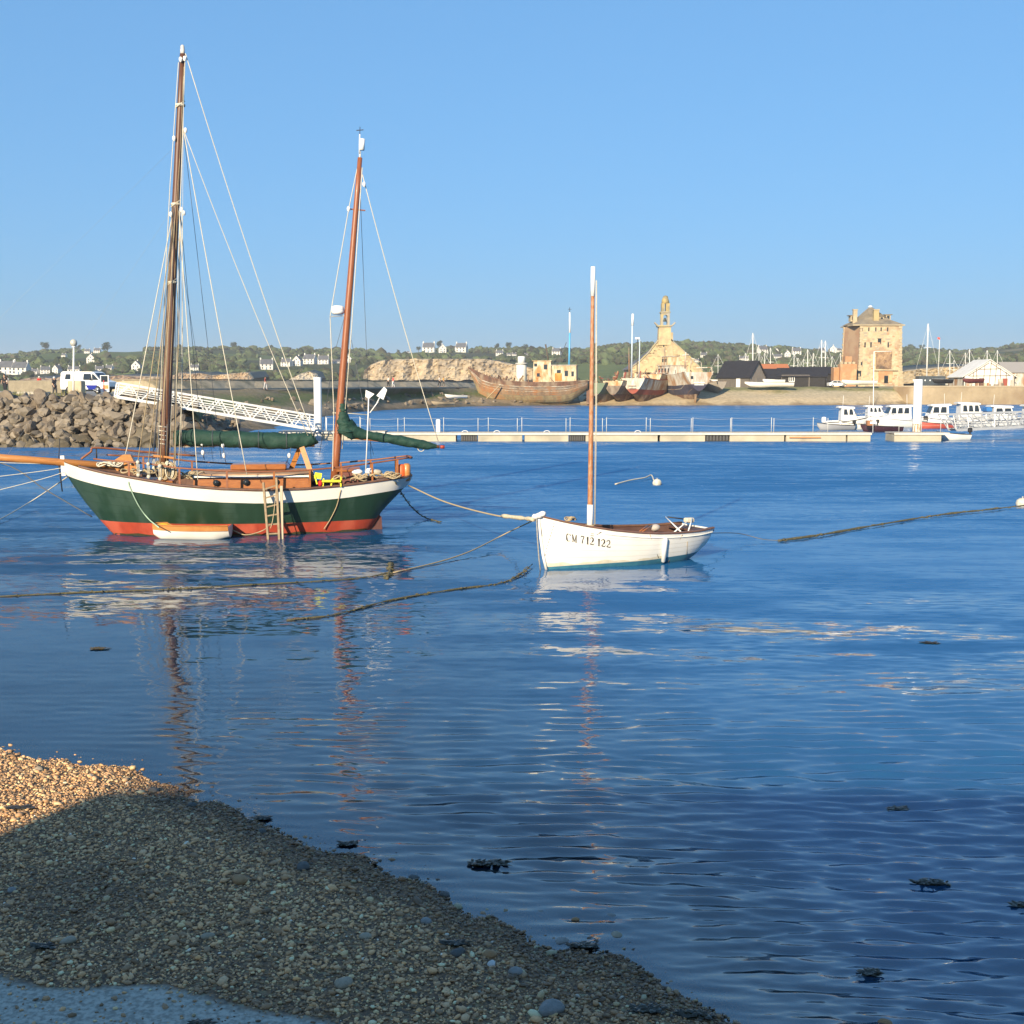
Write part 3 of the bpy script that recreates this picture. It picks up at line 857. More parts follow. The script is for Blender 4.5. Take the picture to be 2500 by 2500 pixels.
    # standing and running rigging
    mtop = mt + Vector((.04, -.05, -.05))
    T = lambda f: mb0.lerp(mt, f)
    fore = P(-320, 1090)
    for pts, r, m, nm in [
        ([T(.80), fore], .0026, mat('grey_wire', (.3, .34, .4), rough=.5), 'forestay'), ([T(.66), P(20, 1108)], .0024, mat('grey_wire', (.3, .34, .4)), 'inner_forestay'), ([T(.66) + Vector((-.03, 0, 0)), P(310, 1095, -1.1), P(306, 1110, -1.1)], .013, rope_white, 'jib_halyard'),
        (bez(mt + Vector((.08, -.08, 0)), P(764, 1064, -.15), .25, 10), .0115, rope_white, 'topping_lift'),
        (bez(T(.83) + Vector((.12, -.1, 0)), P(752, 1064, -.2), .2, 10), .010, rope_white, 'peak_halyard'),
        (bez(T(.83) + Vector((.12, -.1, 0)), P(603, 1160, -1.45), .12, 10), .0125, rope_white, 'running_backstay'),
        (bez(T(.65) + Vector((.1, -.1, 0)), P(483, 1172, -1.5), .06, 8), .012, rope_white, 'sheet_line'),
        (bez(T(.83) + Vector((.1, .1, 0)), P(540, 1120, 1.4), .1, 8), .007, rope_dark, 'far_backstay'), (bez(T(.65) + Vector((.1, .1, 0)), P(497, 1118, 1.4), .05, 8), .007, rope_dark, 'far_shroud'),
        ([T(.98) + Vector((-.09, -.05, 0)), T(.7) + Vector((-.16, -.08, 0)), T(.5) + Vector((-.17, -.1, 0)), P(385, 1125, -.4)], .011, rope_white, 'mast_halyard'),
        ([T(.98) + Vector((.08, -.08, 0)), T(.5) + Vector((.16, -.1, 0)), P(428, 1120, -.3)], .012, rope_white, 'mast_halyard'),
        ([T(.65) + Vector((.18, -.1, 0)), P(446, 900), P(436, 1140, -.5)], .011, rope_white, 'mast_halyard'), ([T(.65) + Vector((.14, -.12, 0)), P(437, 800), P(424, 1150, -.5)], .012, rope_tan, 'mast_halyard')]:
        line(pts, r, m, nm, mm)
    for i, (f, u, v, yl, r, m) in enumerate(((.655, 372, 1125, -1.35, .006, rope_dark), (.655, 392, 1120, -1.2, .007, rope_tan), (.655, 408, 1122, -1.2, .006, rope_dark), (.66, 430, 1118, 1.2, .006, rope_dark), (.66, 452, 1116, 1.3, .006, rope_dark), (.83, 415, 1118, .5, .007, rope_white), (.83, 380, 1122, -.6, .006, rope_tan), (.95, 442, 1125, -.4, .006, rope_white), (.97, 406, 1130, -.3, .006, rope_tan), (.65, 520, 1122, 1.4, .005, rope_dark))):
        line(bez(T(f) + Vector((rg.uniform(-.1, .1), -.09 if yl < 0 else .08, 0)), P(u, v, yl), .04, 6), r, m, 'mast_halyard', mm)
    Z = lambda f: zb0.lerp(zt, f)
    for pts, r, m, nm in [
        (bez(Z(.95) + Vector((.1, -.04, 0)), P(1070, 1078), .2, 10), .012, rope_white, 'mizzen_topping_lift'), (bez(Z(.97), P(906, 1125, 1.2), .12, 8), .007, rope_dark, 'mizzen_shroud'),
        ([Z(.97) + Vector((-.05, -.02, 0)), P(851, 512), P(806, 772), P(815, 1005), P(812, 1150, -1.2)], .012, rope_white, 'mizzen_shroud'),
        ([Z(.97) + Vector((.08, -.05, 0)), Z(.5) + Vector((.14, -.1, 0)), Z(.12) + Vector((.15, -.1, 0))], .013, rope_white, 'mizzen_halyard'),
        ([P(842, 770), P(812, 880, .6), P(780, 1112, 1.3)], .007, rope_dark, 'mizzen_shroud'), ([P(812, 1008), P(850, 1009), P(900, 1013)], .013, rope_white, 'boom_tackle'),
        ([P(858, 830), P(900, 1060, .4), P(912, 1110, .8)], .006, rope_dark, 'mizzen_shroud')]:
        line(pts, r, m, nm, mz)
    for par, uvs in ((mm, ((441, 145), (451, 143), (453, 318), (425, 338), (417, 523), (443, 512), (449, 520), (493, 1082), (495, 1105), (544, 1087), (547, 1112), (706, 1112))), (mz, ((889, 450), (851, 510)))):
        for u, v in uvs:
            c = P(u, v, -.12); bk = MB(); bk.lathe([(0, -.075), (.04, -.05), (.048, 0), (.04, .05), (0, .075)], c, 8); bk.build('pulley_block', plastic_white, par, False)
    # stern gear: pole with two white blades
    v1 = MB(); v1.tube([P(893, 1150, -.9), P(899, 1010, -.9), P(900, 968, -.9)], .018, 6); v1.tube([P(903, 1008, -.9), P(920, 985, -.9), P(928, 968, -.9)], .016, 6); vo_ = v1.build('vane_pole', plastic_white, K, False)
    for pl in ([(893, 952), (914, 962), (900, 974), (892, 968)], [(938, 944), (945, 952), (936, 976), (919, 966)]):
        b2 = MB().prism([P(u, v, -.92) for u, v in pl], (0, .04, 0)); b2.build('vane_blade', plastic_white, vo_, False)
    # deck clutter that belongs to the boat
    for (u, v, rr, m) in ((980, 1155, .13, mat('orange_fender', (.62, .11, .025), rough=.5)), (993, 1153, .11, spruce)):
        c = P(u, v, -.35); f = MB(); f.tube([c + Vector((0, 0, -.25)), c + Vector((0, 0, -.2)), c + Vector((0, 0, .2)), c + Vector((0, 0, .25))], [rr * .6, rr, rr, rr * .6], 12); f.build('fender', m, K, False)
    for i, (u, v, s_) in enumerate(((905, 1150, .11), (918, 1153, .1), (872, 1152, .1), (350, 1152, .1))):
        f = MB().blob(P(u, v, -.6), (s_ * 1.6, s_, s_ * .8), rg, 1, .12); f.build('canvas_bag', plastic_white if i != 1 else deck_grey, K, False)
    for (u0, v, n) in ((850, 1166, 4), (925, 1160, 4), (262, 1133, 3), (455, 1160, 4), (330, 1152, 2)):
        cl = MB(); c = P(u0, v, -.75 if u0 > 300 else -.2)
        for j in range(n + 3):
            cx = c + Vector((rg.uniform(-.25, .45), rg.uniform(-.1, .1), rg.uniform(-.05, .06)))
            ra = rg.uniform(.12, .24)
            cl.tube([cx + Vector((ra * math.cos(a), ra * .5 * math.sin(a), .05 * math.sin(a * 2 + j))) for a in [i_ * math.pi / 7 for i_ in range(14)]], .021, 5, closed=True)
        cl.build('rope_heap', rope_white if u0 in (262,) else rope_tan, K, False)
    # mooring lines made fast on the boat
    return K, P, H
KETCH, KP, KH = build_ketch()

def KON(u, v, off=.03):
    """point of the ketch's near side on a sight line, in the world"""
    M = WM[KETCH.name]; inv = M.inverted()
    o, r = inv @ Vector((0, 0, CAM_H)), inv.to_3x3() @ ray(u, v)
    for i in range(600):
        p = o + r * (29 + i * .01)
        t = p.x / KH.L
        if 0 <= t <= 1 and KH.zk(t) <= p.z <= KH.zs(t) + .03 and p.y >= -KH.y(t, p.z):
            return M @ Vector((p.x, -(KH.y(t, p.z) + off), p.z))
    return M @ KP(u, v, -1.3)
def build_ladder():
    p0, p1 = KP(643, 1178, -1.66), KP(655, 1318, -1.86)
    q0, q1 = KP(675, 1166, -1.66), KP(682, 1318, -1.86)
    M = WM[KETCH.name]
    base = M @ p1
    T = empty('boarding_ladder', base, 0, 'weathered wooden boarding ladder hung over the ketch side amidships', 'ladder')
    wood = mat('weathered_ladder', (.32, .24, .15), (.22, .16, .1), rough=.8, scale=8)
    for a, b in ((p0, p1), (q0, q1)):
        MB().bar(M @ a, M @ b, .055, .08, up=(0, 1, 0)).build('rail', wood, T)
    for k in range(6):
        f = .12 + k * .155
        MB().bar(M @ p0.lerp(p1, f), M @ q0.lerp(q1, f), .05, .035).build('rung', wood, T)
    MB().bar(M @ KP(687, 1186, -1.62), M @ KP(689, 1318, -1.8), .07, .05, up=(0, 1, 0)).build('fender_plank', mat('plank_grey', (.45, .38, .28), rough=.8), T)
    MB().tube([M @ p for p in bez(KP(676, 1170, -1.7), KP(660, 1290, -1.9), .25, 6)], .012, 5).build('lashing', rope_tan, T)
build_ladder()
ch = empty('folding_chair', KETCH.location, KETCH.rotation_euler[2], 'bright yellow folding chair on the ketch side deck by the mizzen', 'chair')
yel = mat('yellow_chair', (.75, .72, .03), rough=.5)
for a, b in (((768, 1160), (774, 1182)), ((790, 1168), (788, 1190)), ((832, 1164), (832, 1188)), ((812, 1168), (808, 1186))):
    MB().bar(KP(*a, -1.1), KP(*b, -1.1), .035).build('leg', yel, ch, False)
MB().bar(KP(768, 1160, -1.05), KP(785, 1163, -1.05), .05, .16).build('backrest', yel, ch, False)
MB().bar(KP(786, 1174, -1.1), KP(832, 1174, -1.1), .22, .05).build('seat', yel, ch, False)
rb = MB(); rb.blob(M_ := (WM[KETCH.name] @ KP(782, 1180, -1.12)), (.06, .06, .09), random.Random(3), 1, .08); rb.build('red_bag', mat('red_cloth', (.5, .02, .02), rough=.8), label='small red bag beside the yellow chair on deck', cat='bag')
bc = MB(); bc.prism([WM[KETCH.name] @ KP(u, v, .9) for u, v in ((676, 1128), (700, 1126), (712, 1142), (735, 1146), (728, 1152), (684, 1146))], (0, .1, 0))
bc.build('blue_tarpaulin', mat('blue_tarp', (.05, .1, .3), (.04, .07, .2), rough=.6, scale=8, bump=.5), label='blue tarpaulin folded on the far deck of the ketch', cat='tarpaulin')

# ------------------------------------------------------------------ tender lying along the ketch
def build_dinghy():
    a, b = on(384, 1312, 0), on(568, 1310, 0)
    ax = b - a; L = 2.02
    D = empty('rowing_dinghy', (a.x, a.y - .25, 0), math.atan2(ax.y, ax.x) * .5, 'small white dinghy with orange wooden gunwale tied beside the ketch', 'dinghy')
    B = lambda t: .46 * (math.sin(math.pi * clamp(.06 + t * .72, 0, 1)) ** .6)
    zs = lambda t: .36 + .03 * (1 - t) ** 2
    zk = lambda t: interp([(0, .1), (.1, -.04), (.8, -.1), (1, .02)], t)
    H = Hull(L, B, zs, zk, lambda t: .35, 24)
    h = MB(); H.band(h, lambda t: -1, lambda t: zs(t) - .13, 6); H.transom(h); h.build('hull', white_paint, D, False)
    g = MB(); H.band(g, lambda t: zs(t) - .13, zs, 2, off=.02); g.build('gunwale_strake', mat('orange_gunwale', (.58, .26, .08), (.5, .2, .06), rough=.5, scale=6), D, False, label='orange wooden upper strake')
    i = MB(); H.band(i, lambda t: -1, zs, 5, off=-.03); i.build('inner_skin', spruce, D, False)
    c = MB(); H.cap(c, .06, .03, off=.03); c.build('gunwale_rim', spruce, D, False)
    s_ = MB().box((1.15, 0, .28), (.22, .84, .03)); s_.build('thwart', spruce, D, False)
    y = MB().blob((.25, -.1, .36), (.2, .12, .06), random.Random(2), 1, .1); y.build('yellow_cushion', mat('yellow_cloth', (.7, .5, .03), rough=.7), D, False)
build_dinghy()
# ------------------------------------------------------------------ white open boat with lettering
GLYPH = {  # thick/thin roman figures in a 1 x 1.4 box: (polyline, width) - broken by stencil gaps
 'C': [([(.95, 1.05), (.98, 1.35)], .07), ([(.9, 1.2), (.72, 1.36), (.5, 1.4)], .06), ([(.42, 1.39), (.2, 1.2), (.1, .75), (.18, .3), (.4, .03)], .19), ([(.5, 0), (.72, .03), (.98, .25)], .07)],
 'M': [([(.12, 0), (.12, 1.36)], .07), ([(.0, 0), (.26, 0)], .07), ([(.0, 1.38), (.2, 1.38)], .07), ([(.14, 1.36), (.55, .1)], .19), ([(.58, .1), (1.0, 1.34)], .07), ([(1.02, 0), (1.02, 1.36)], .2), ([(.86, 0), (1.2, 0)], .07), ([(1.0, 1.38), (1.2, 1.38)], .07)],
 '7': [([(.08, 1.02), (.1, 1.38)], .08), ([(.1, 1.34), (.85, 1.34)], .14), ([(.82, 1.28), (.5, .7), (.38, 0)], .17)],
 '1': [([(.12, 1.15), (.4, 1.36)], .07), ([(.42, 0), (.42, 1.38)], .2), ([(.18, 0), (.66, 0)], .07)],
 '2': [([(.1, 1.05), (.25, 1.32), (.5, 1.4)], .08), ([(.55, 1.39), (.78, 1.2), (.74, .85), (.5, .5)], .18), ([(.44, .44), (.1, .08)], .08), ([(.08, .06), (.85, .06)], .15), ([(.86, .06), (.92, .34)], .07)]}
def build_sloop():
    bow, stern = Vector((.60, 26.05, 0)), Vector((4.42, 28.18, 0))
    ax = stern - bow
    L = ax.length
    S = empty('open_boat', bow, math.atan2(ax.y, ax.x), 'white open wooden boat with brown gunwale and single mast, moored in front', 'boat')
    inv = WM[S.name].inverted()
    def P(u, v, yl=0.0):
        o, r = inv @ Vector((0, 0, CAM_H)), inv.to_3x3() @ ray(u, v)
        return o + r * ((yl - o.y) / r.y)
    B = lambda t: .86 * interp([(0, .02), (.04, .13), (.1, .29), (.2, .53), (.32, .76), (.45, .92), (.58, 1.0), (.7, 1.0), (.82, .95), (.92, .86), (1, .74)], t)
    zs = lambda t: interp([(0, 1.19), (.1, 1.07), (.2, .97), (.35, .85), (.5, .77), (.62, .73), (.75, .71), (.88, .71), (1, .74)], t)
    zk = lambda t: interp([(0, 1.1), (.012, .8), (.03, .3), (.05, -.05), (.12, -.2), (.5, -.28), (.85, -.16), (.93, .0), (1, .2)], t)
    pw = lambda t: interp([(0, .8), (.1, .75), (.3, .5), (.55, .38), (.8, .38), (1, .45)], t)
    H = Hull(L, B, zs, zk, pw, 50)
    wt = mat('white_open_boat_paint', (.82, .81, .76), (.77, .75, .69), rough=.4, scale=1.2, stretch=(1, 1, .5), contrast=(.5, .85))
    boot = lambda t: interp([(0, .06), (.25, .09), (.6, .13), (1, .2)], t)
    h = MB(); H.band(h, boot, zs, 12); hull = h.build('hull', wt, S, False)
    h = MB(); H.band(h, lambda t: -1, boot, 5); h.build('boot_top', teal, S, False, label='blue painted strip at the waterline')
    h = MB(); H.transom(h); h.build('transom', wt, S, False)
    dk = mat('dark_brown_interior', (.075, .035, .025), (.1, .05, .035), rough=.6, scale=5)
    i = MB(); H.band(i, lambda t: zs(t) - .45, zs, 5, off=-.035); i.build('inner_planking', dk, S, False)
    i = MB(); H.deck(i, -.42, .05, .03, 1); i.build('floorboards', mat('floorboards', (.13, .07, .05), rough=.7), S, False)
    i = MB(); H.deck(i, -.02, .03, .0, .30); i.build('foredeck', mat('foredeck_brown', (.16, .085, .06), rough=.6), S, False)
    c = MB(); H.cap(c, .085, .04, off=.02); c.build('gunwale', mat('brown_gunwale', (.13, .065, .042), (.17, .09, .06), rough=.55, scale=6), S, False)
    c = MB()
    for sd in (-1, 1): c.tube([H.pt(t, zs(t) - .085, sd, .012) for t in H.ss if .3 < t], .012, 5)
    c.build('rubbing_strake', wt, S, False)
    for x in (1.9, 2.9, 3.7):
        t = x / L; w = 2 * (H.y(t, zs(t) - .15) - .05)
        MB().box((x, 0, zs(t) - .16), (.24, w, .035)).build('thwart', dk, S, False)
    cs = MB().box((4.18, 0, zs(.95) - .04), (.5, 1.15, .04)); cs.build('stern_bench', dk, S, False)
    MB().tube([(-.02, 0, 1.25), (0, 0, 1.05), (.035, 0, .75), (.11, 0, .3), (.2, 0, -.05)], .035, 8).build('stem', wt, S, False)
    # mast
    m0, m1 = P(1440, 1295), P(1448, 651)
    n = 8
    k0 = .89
    mo = MB().tube([m0.lerp(m1, i / n * k0) for i in range(n + 1)], [lerp(.062, .042, i / n) for i in range(n + 1)], 12).build('mast', mat('peeling_varnish_mast', (.33, .13, .05), (.42, .24, .14), rough=.5, scale=9, stretch=(3, 3, .8), contrast=(.45, .6)), S, False)
    MB().tube([m0.lerp(m1, k0), m0.lerp(m1, .96), m1], [.05, .052, .05], 12).build('mast_tip', plastic_white, mo, False)
    MB().tube([m0, m0.lerp(m1, .1)], .068, 12).build('mast_collar', plastic_white, mo, False)
    for off in (.09, .115): MB().tube([m0 + Vector((off, -.04, .05)), m0.lerp(m1, .5) + Vector((off, -.04, 0)), m1 + Vector((off * .6, -.04, -.3))], .008, 5).build('halyard', rope_white, mo, False)
    cl = MB()
    for j in range(5): cl.tube([m0 + Vector((.1 * math.cos(a), .1 * math.sin(a) - .01, -.02 + .035 * j)) for a in [i * math.pi / 6 for i in range(12)]], .016, 5, closed=True)
    cl.build('rope_turns', rope_tan, mo, False)
    # bow padding, roller and ropes
    rg = random.Random(6)
    b = MB()
    for d in ((-.04, -.05, 1.22), (.05, -.06, 1.26), (-.1, .0, 1.2), (.1, .02, 1.24)): b.blob(d, (.085, .07, .065), rg, 1, .15)
    b.build('bow_padding', mat('white_rag', (.72, .7, .66), rough=.9), S, False)
    cr = MB(); c = H.pt(.13, zs(.13) + .05, -1, -.03)
    for j in range(5): cr.tube([c + Vector((.03 * j + .09 * math.cos(a), .05 * math.sin(a), .05 + .04 * math.sin(a + j))) for a in [i * math.pi / 5 for i in range(10)]], .013, 5, closed=True)
    cr.build('rope_coil', rope_tan, S, False)
    def onhull(u, v, off=.012):          # point of the near side seen at a pixel
        o, r = inv @ Vector((0, 0, CAM_H)), inv.to_3x3() @ ray(u, v)
        a0, b0 = 0.0, 0.0
        best = None
        for i in range(400):
            k = 22 + i * .025
            p = o + r * (k / r.length) if False else o + r * k
            t = p.x / L
            if 0 <= t <= 1 and zk(t) <= p.z <= zs(t) + .03 and p.y >= -(H.y(t, p.z)):
                return Vector((p.x, -(H.y(t, p.z) + off), p.z))
        return P(u, v, -.5)
    # painter down the stem with fringe of weed; chain
    MB().tube([P(1310, 1268, -.03), P(1312, 1310, -.04), P(1316, 1365, -.05), P(1320, 1398, -.05)], .016, 6).build('bow_chain', mat('grey_chain', (.35, .34, .32), (.2, .2, .19), rough=.6, scale=40), S, False)
    for k in range(4):
        sm_ = MB(); H.band(sm_, lambda t, k=k: lerp(boot(t), zs(t), (k + 1) / 5.2) - .003, lambda t, k=k: lerp(boot(t), zs(t), (k + 1) / 5.2) + .003, 1, off=.0025, s0=.04, s1=.99); sm_.build('planking_seam', mat('seam_cream', (.62, .6, .54), rough=.6), hull, False)
    gr_ = MB(); H.band(gr_, lambda t: boot(t) - .01, lambda t: boot(t) + (.06 + .03 * math.sin(t * 23) + .02 * math.sin(t * 61)) * (1 - .6 * t), 2, off=.003, s1=.7); gr_.build('grime_band', mat('cream_grime', (.72, .68, .56), (.6, .54, .4), scale=6, rough=.6), hull, False)
    dots = MB()
    for k in range(11):
        p = onhull(lerp(1352, 1330, k / 10), lerp(1275, 1352, k / 10), .006); dots.tube([p, p + Vector((-.012, 0, -.04))], .006, 5)
    dots.build('stem_rope_stitches', rope_dark, hull, False)
    # fender amidships with its lines
    f0, f1 = onhull(1622, 1312, .05), onhull(1614, 1372, .06)
    MB().tube([f0, f0.lerp(f1, .06), f0.lerp(f1, .5), f0.lerp(f1, .94), f1], [.025, .052, .055, .052, .02], 12).build('fender', plastic_white, S, False)
    for uv in ([(1585, 1305), (1607, 1362)], [(1624, 1320), (1620, 1360)], [(1664, 1305), (1630, 1372)], [(1677, 1322), (1676, 1355)]):
        MB().tube([onhull(*uv[0]), onhull(*uv[1])], .007, 5).build('hull_line', rope_tan, S, False)
    # oars and spars across the stern
    for uv0, uv1, y0, y1, m in (((1625, 1262), (1664, 1300), .3, -.6, plastic_white), ((1690, 1264), (1645, 1300), .2, -.4, plastic_white), ((1690, 1266), (1680, 1298), .0, -.3, plastic_white), ((1630, 1262), (1690, 1270), .4, .3, black), ((1592, 1283), (1568, 1298), .1, -.2, varnish), ((1582, 1283), (1562, 1297), .2, -.1, varnish)):
        MB().tube([P(*uv0, y0), P(*uv1, y1)], .017, 6).build('oar', m, S, False)
    hd = MB(); hd.box(P(1682, 1270, .1), (.22, .16, .12), bev=.03); hd.build('rope_bundle', rope_white, S, False)
    hm = MB().blob(P(1600, 1288, .1), (.13, .1, .09), rg, 1, .1); hm.build('bailer', mat('grey_bag', (.4, .36, .33), rough=.8), S, False)
    # registration, figure by figure on the curve of the bow
    u, v0 = 1381, 1320.0
    dkp = mat('dark_lettering', (.045, .04, .04), rough=.6)
    txt = 'CM 712 122'
    cw, chh = 13.0, 12.6
    for ch_ in txt:
        if ch_ == ' ': u += 5.0; continue
        g = MB()
        adv = {'C': 1.1, 'M': 1.35, '1': .78}.get(ch_, 1.05)
        for pl, w in GLYPH[ch_]:
            pix = [(u + x * cw * .82, v0 - y * chh + (u + x * cw - 1381) * .155) for x, y in pl]
            for (ua, va), (ub, vb) in zip(pix, pix[1:]):
                dx, dy = ub - ua, vb - va; l = math.hypot(dx, dy) or 1
                nx, ny = -dy / l * w * 7.6, dx / l * w * 7.6
                ex, ey = dx / l * .25, dy / l * .25
                q = [onhull(*p, .006) for p in ((ua + nx - ex, va + ny - ey), (ub + nx + ex, vb + ny + ey), (ub - nx + ex, vb - ny + ey), (ua - nx - ex, va - ny - ey))]
                g.add(q, [(0, 1, 2, 3)])
        g.build('registration_letter', dkp, hull, False)
        u += adv * cw * .95
    lg = MB()
    for (ua, va, ub, vb, w) in ((1441, 1303, 1449, 1303, .6), (1441, 1307, 1448, 1308, .6), (1449, 1303, 1448, 1308, .6), (1455, 1305, 1460, 1303, .7), (1461, 1302, 1467, 1299, .7)):
        lg.add([onhull(ua, va - w, .006), onhull(ub, vb - w, .006), onhull(ub, vb + w, .006), onhull(ua, va + w, .006)], [(0, 1, 2, 3)])
    lg.build('small_emblem', dkp, hull, False)
    return S, P
SLOOP, SP = build_sloop()

# ------------------------------------------------------------------ mooring ropes and buoys
weed = mat('weed_covered_rope', (.075, .066, .034), (.13, .115, .06), rough=.9, scale=20, bump=1, bscale=60)
def rope(pts, r, m, name, label, cat='rope', fuzz=0.0, seed=1):
    rg = random.Random(seed)
    pp = smooth_path(pts, 6)
    rr = [r * (1 + rg.uniform(-fuzz, fuzz)) for _ in pp]
    t = MB().tube(pp, rr, 6)
    if fuzz > .3:
        for _ in range(len(pp) * 3):
            k = rg.randrange(len(pp) - 1)
            p = pp[k].lerp(pp[k + 1], rg.random())
            t.blob(p + Vector((rg.uniform(-.05, .05), rg.uniform(-.04, .04), rg.uniform(-.02, .02))), (r * rg.uniform(1, 3), r * rg.uniform(.8, 2), r * rg.uniform(.5, 1.1)), rg, 0, .3)
    return t.build(name, m, label=label, cat=cat)
KM, SM_ = WM[KETCH.name], WM[SLOOP.name]
bowp = SM_ @ Vector((-.08, 0, 1.14))
sternk = KM @ KP(997, 1185, -.3)
rope([sternk, sternk.lerp(bowp, .35) + Vector((0, 0, -.18)), sternk.lerp(bowp, .75) + Vector((0, 0, -.16)), bowp], .02, rope_tan, 'mooring_rope', 'pale rope from the white boat bow to the ketch stern')
a, b = sternk.lerp(bowp, .78), bowp
rope([a + Vector((0, -.02, -.13)), a.lerp(b, .5) + Vector((0, -.02, -.07)), b + Vector((-.05, -.02, 0))], .05, mat('chafe_canvas', (.6, .53, .38), (.45, .38, .26), rough=.9, scale=14), 'chafe_sleeve', 'canvas chafe sleeve wrapped on the rope by the white bow', 'sleeve', .25)
q = KM @ KP(965, 1178, -.6)
rope([q, on(1000, 1232, .5), on(1035, 1262, .08), on(1075, 1274, .03)], .016, weed, 'mooring_rope', 'drooping weedy rope from the ketch stern into the water', fuzz=.35, seed=2)
rope([bowp, on(1240, 1300, .35), on(1150, 1345, .1), on(1070, 1372, .03), on(960, 1398, .02)], .016, rope_tan, 'mooring_rope', 'thin rope from the white bow slanting down left to the water')
rope([on(960, 1396, .02), on(900, 1408, .02), on(820, 1416, .02), on(640, 1426, .015), on(420, 1438, .015), on(200, 1446, .015), on(-120, 1462, .015)], .013, weed, 'floating_rope', 'long weedy floating rope crossing the water below the ketch', fuzz=.5, seed=3)
rope([on(1300, 1377, .06), on(1270, 1402, .04), on(1220, 1424, .02), on(1100, 1440, .02), on(950, 1466, .02), on(820, 1500, .015), on(700, 1514, .01)], .015, weed, 'floating_rope', 'weedy floating rope running left from under the white bow', fuzz=.55, seed=4)
st = SM_ @ Vector((4.5, 0, .55))
rope([st, on(1800, 1302, .25), on(1860, 1316, .08), on(1905, 1320, .04)], .012, rope_dark, 'stern_line', 'thin dark line from the white boat stern to the right')
rope([on(1900, 1320, .04), on(2000, 1306, .05), on(2150, 1280, .05), on(2300, 1256, .06), on(2420, 1243, .06), on(2620, 1220, .1)], .028, weed, 'floating_rope', 'thick weedy rope floating at the right edge', fuzz=.5, seed=5)
rope([on(955, 1374, .05), on(952, 1396, .02), on(945, 1412, .02)], .028, weed, 'weed_tuft', 'tuft of weed hanging on the long floating rope', 'weed', fuzz=.6, seed=6)
rope([KON(314, 1176), KON(318, 1190), KON(338, 1232), KON(362, 1264, .08), KM @ KP(388, 1288, -2.0)], .017, mat('green_rope', (.35, .5, .38), rough=.9), 'painter_rope', 'pale green painter hanging down the ketch bow to the dinghy')
rope([on(567, 1294, .18), on(600, 1306, .06), on(640, 1296, .15), KM @ KP(662, 1280, -1.75)], .016, rope_tan, 'painter_rope', 'slack rope from the dinghy stern to the ladder')
rope([KON(832, 1196), KON(822, 1235), KON(806, 1268), KON(791, 1291, .06)], .014, rope_tan, 'hanging_rope', 'single rope hanging down the ketch side toward the stern')
rope([KM @ KP(168, 1162, -.1), on(90, 1215, .4), on(0, 1268, .1), on(-140, 1335, .0)], .018, rope_white, 'anchor_line', 'pale line running from the ketch bow down to the left')
rope([KM @ KP(225, 1262, 0), KM @ KP(110, 1195, 0), KM @ KP(0, 1130, 0), KM @ KP(-250, 1098, 0)], .018, rope_dark, 'bobstay_chain', 'dark bobstay under the ketch bowsprit', 'chain')
for k, (v0, v1) in enumerate(((1135, 1122), (1140, 1160), (1150, 1195))):
    rope([KM @ KP(165, v0, -.05), KM @ KP(80, lerp(v0, v1, .5) + 3, -.05), KM @ KP(-160, v1 + 18 * k + 4, -.05)], .009, rope_white, 'bow_line', ['upper pale line under the bowsprit at the left edge', 'middle pale line under the bowsprit at the left edge', 'lowest pale line under the bowsprit at the left edge'][k])
def buoy(u, v, r, label):
    p = on(u, v, 0)
    e = empty('mooring_buoy', (p.x, p.y, 0), 0, label, 'buoy')
    b = MB().lathe([(0, -r * .8), (r * .6, -r * .55), (r * .95, -r * .1), (r, r * .2), (r * .85, r * .7), (r * .45, r * 1.0), (0, r * 1.05)], p + Vector((0, 0, r * .25)), 16); b.build('float', mat('grubby_buoy', (.62, .6, .54), (.4, .38, .3), rough=.6, scale=7), e)
    t = MB().tube([p + Vector((0, 0, r * 1.2)), p + Vector((0, 0, r * 1.55))], r * .16, 8); t.build('eye_bolt', steel, e)
buoy(1604, 1184, .19, 'round white mooring buoy floating between the white boat and pontoon')
buoy(2496, 1236, .22, 'white mooring buoy cut by the right edge')
rope([on(1502, 1182, .03), on(1540, 1172, .1), on(1575, 1166, .12), on(1590, 1160, .15), on(1597, 1174, .15)], .03, rope_white, 'buoy_rope', 'pale rope lying in the water beside the round buoy')

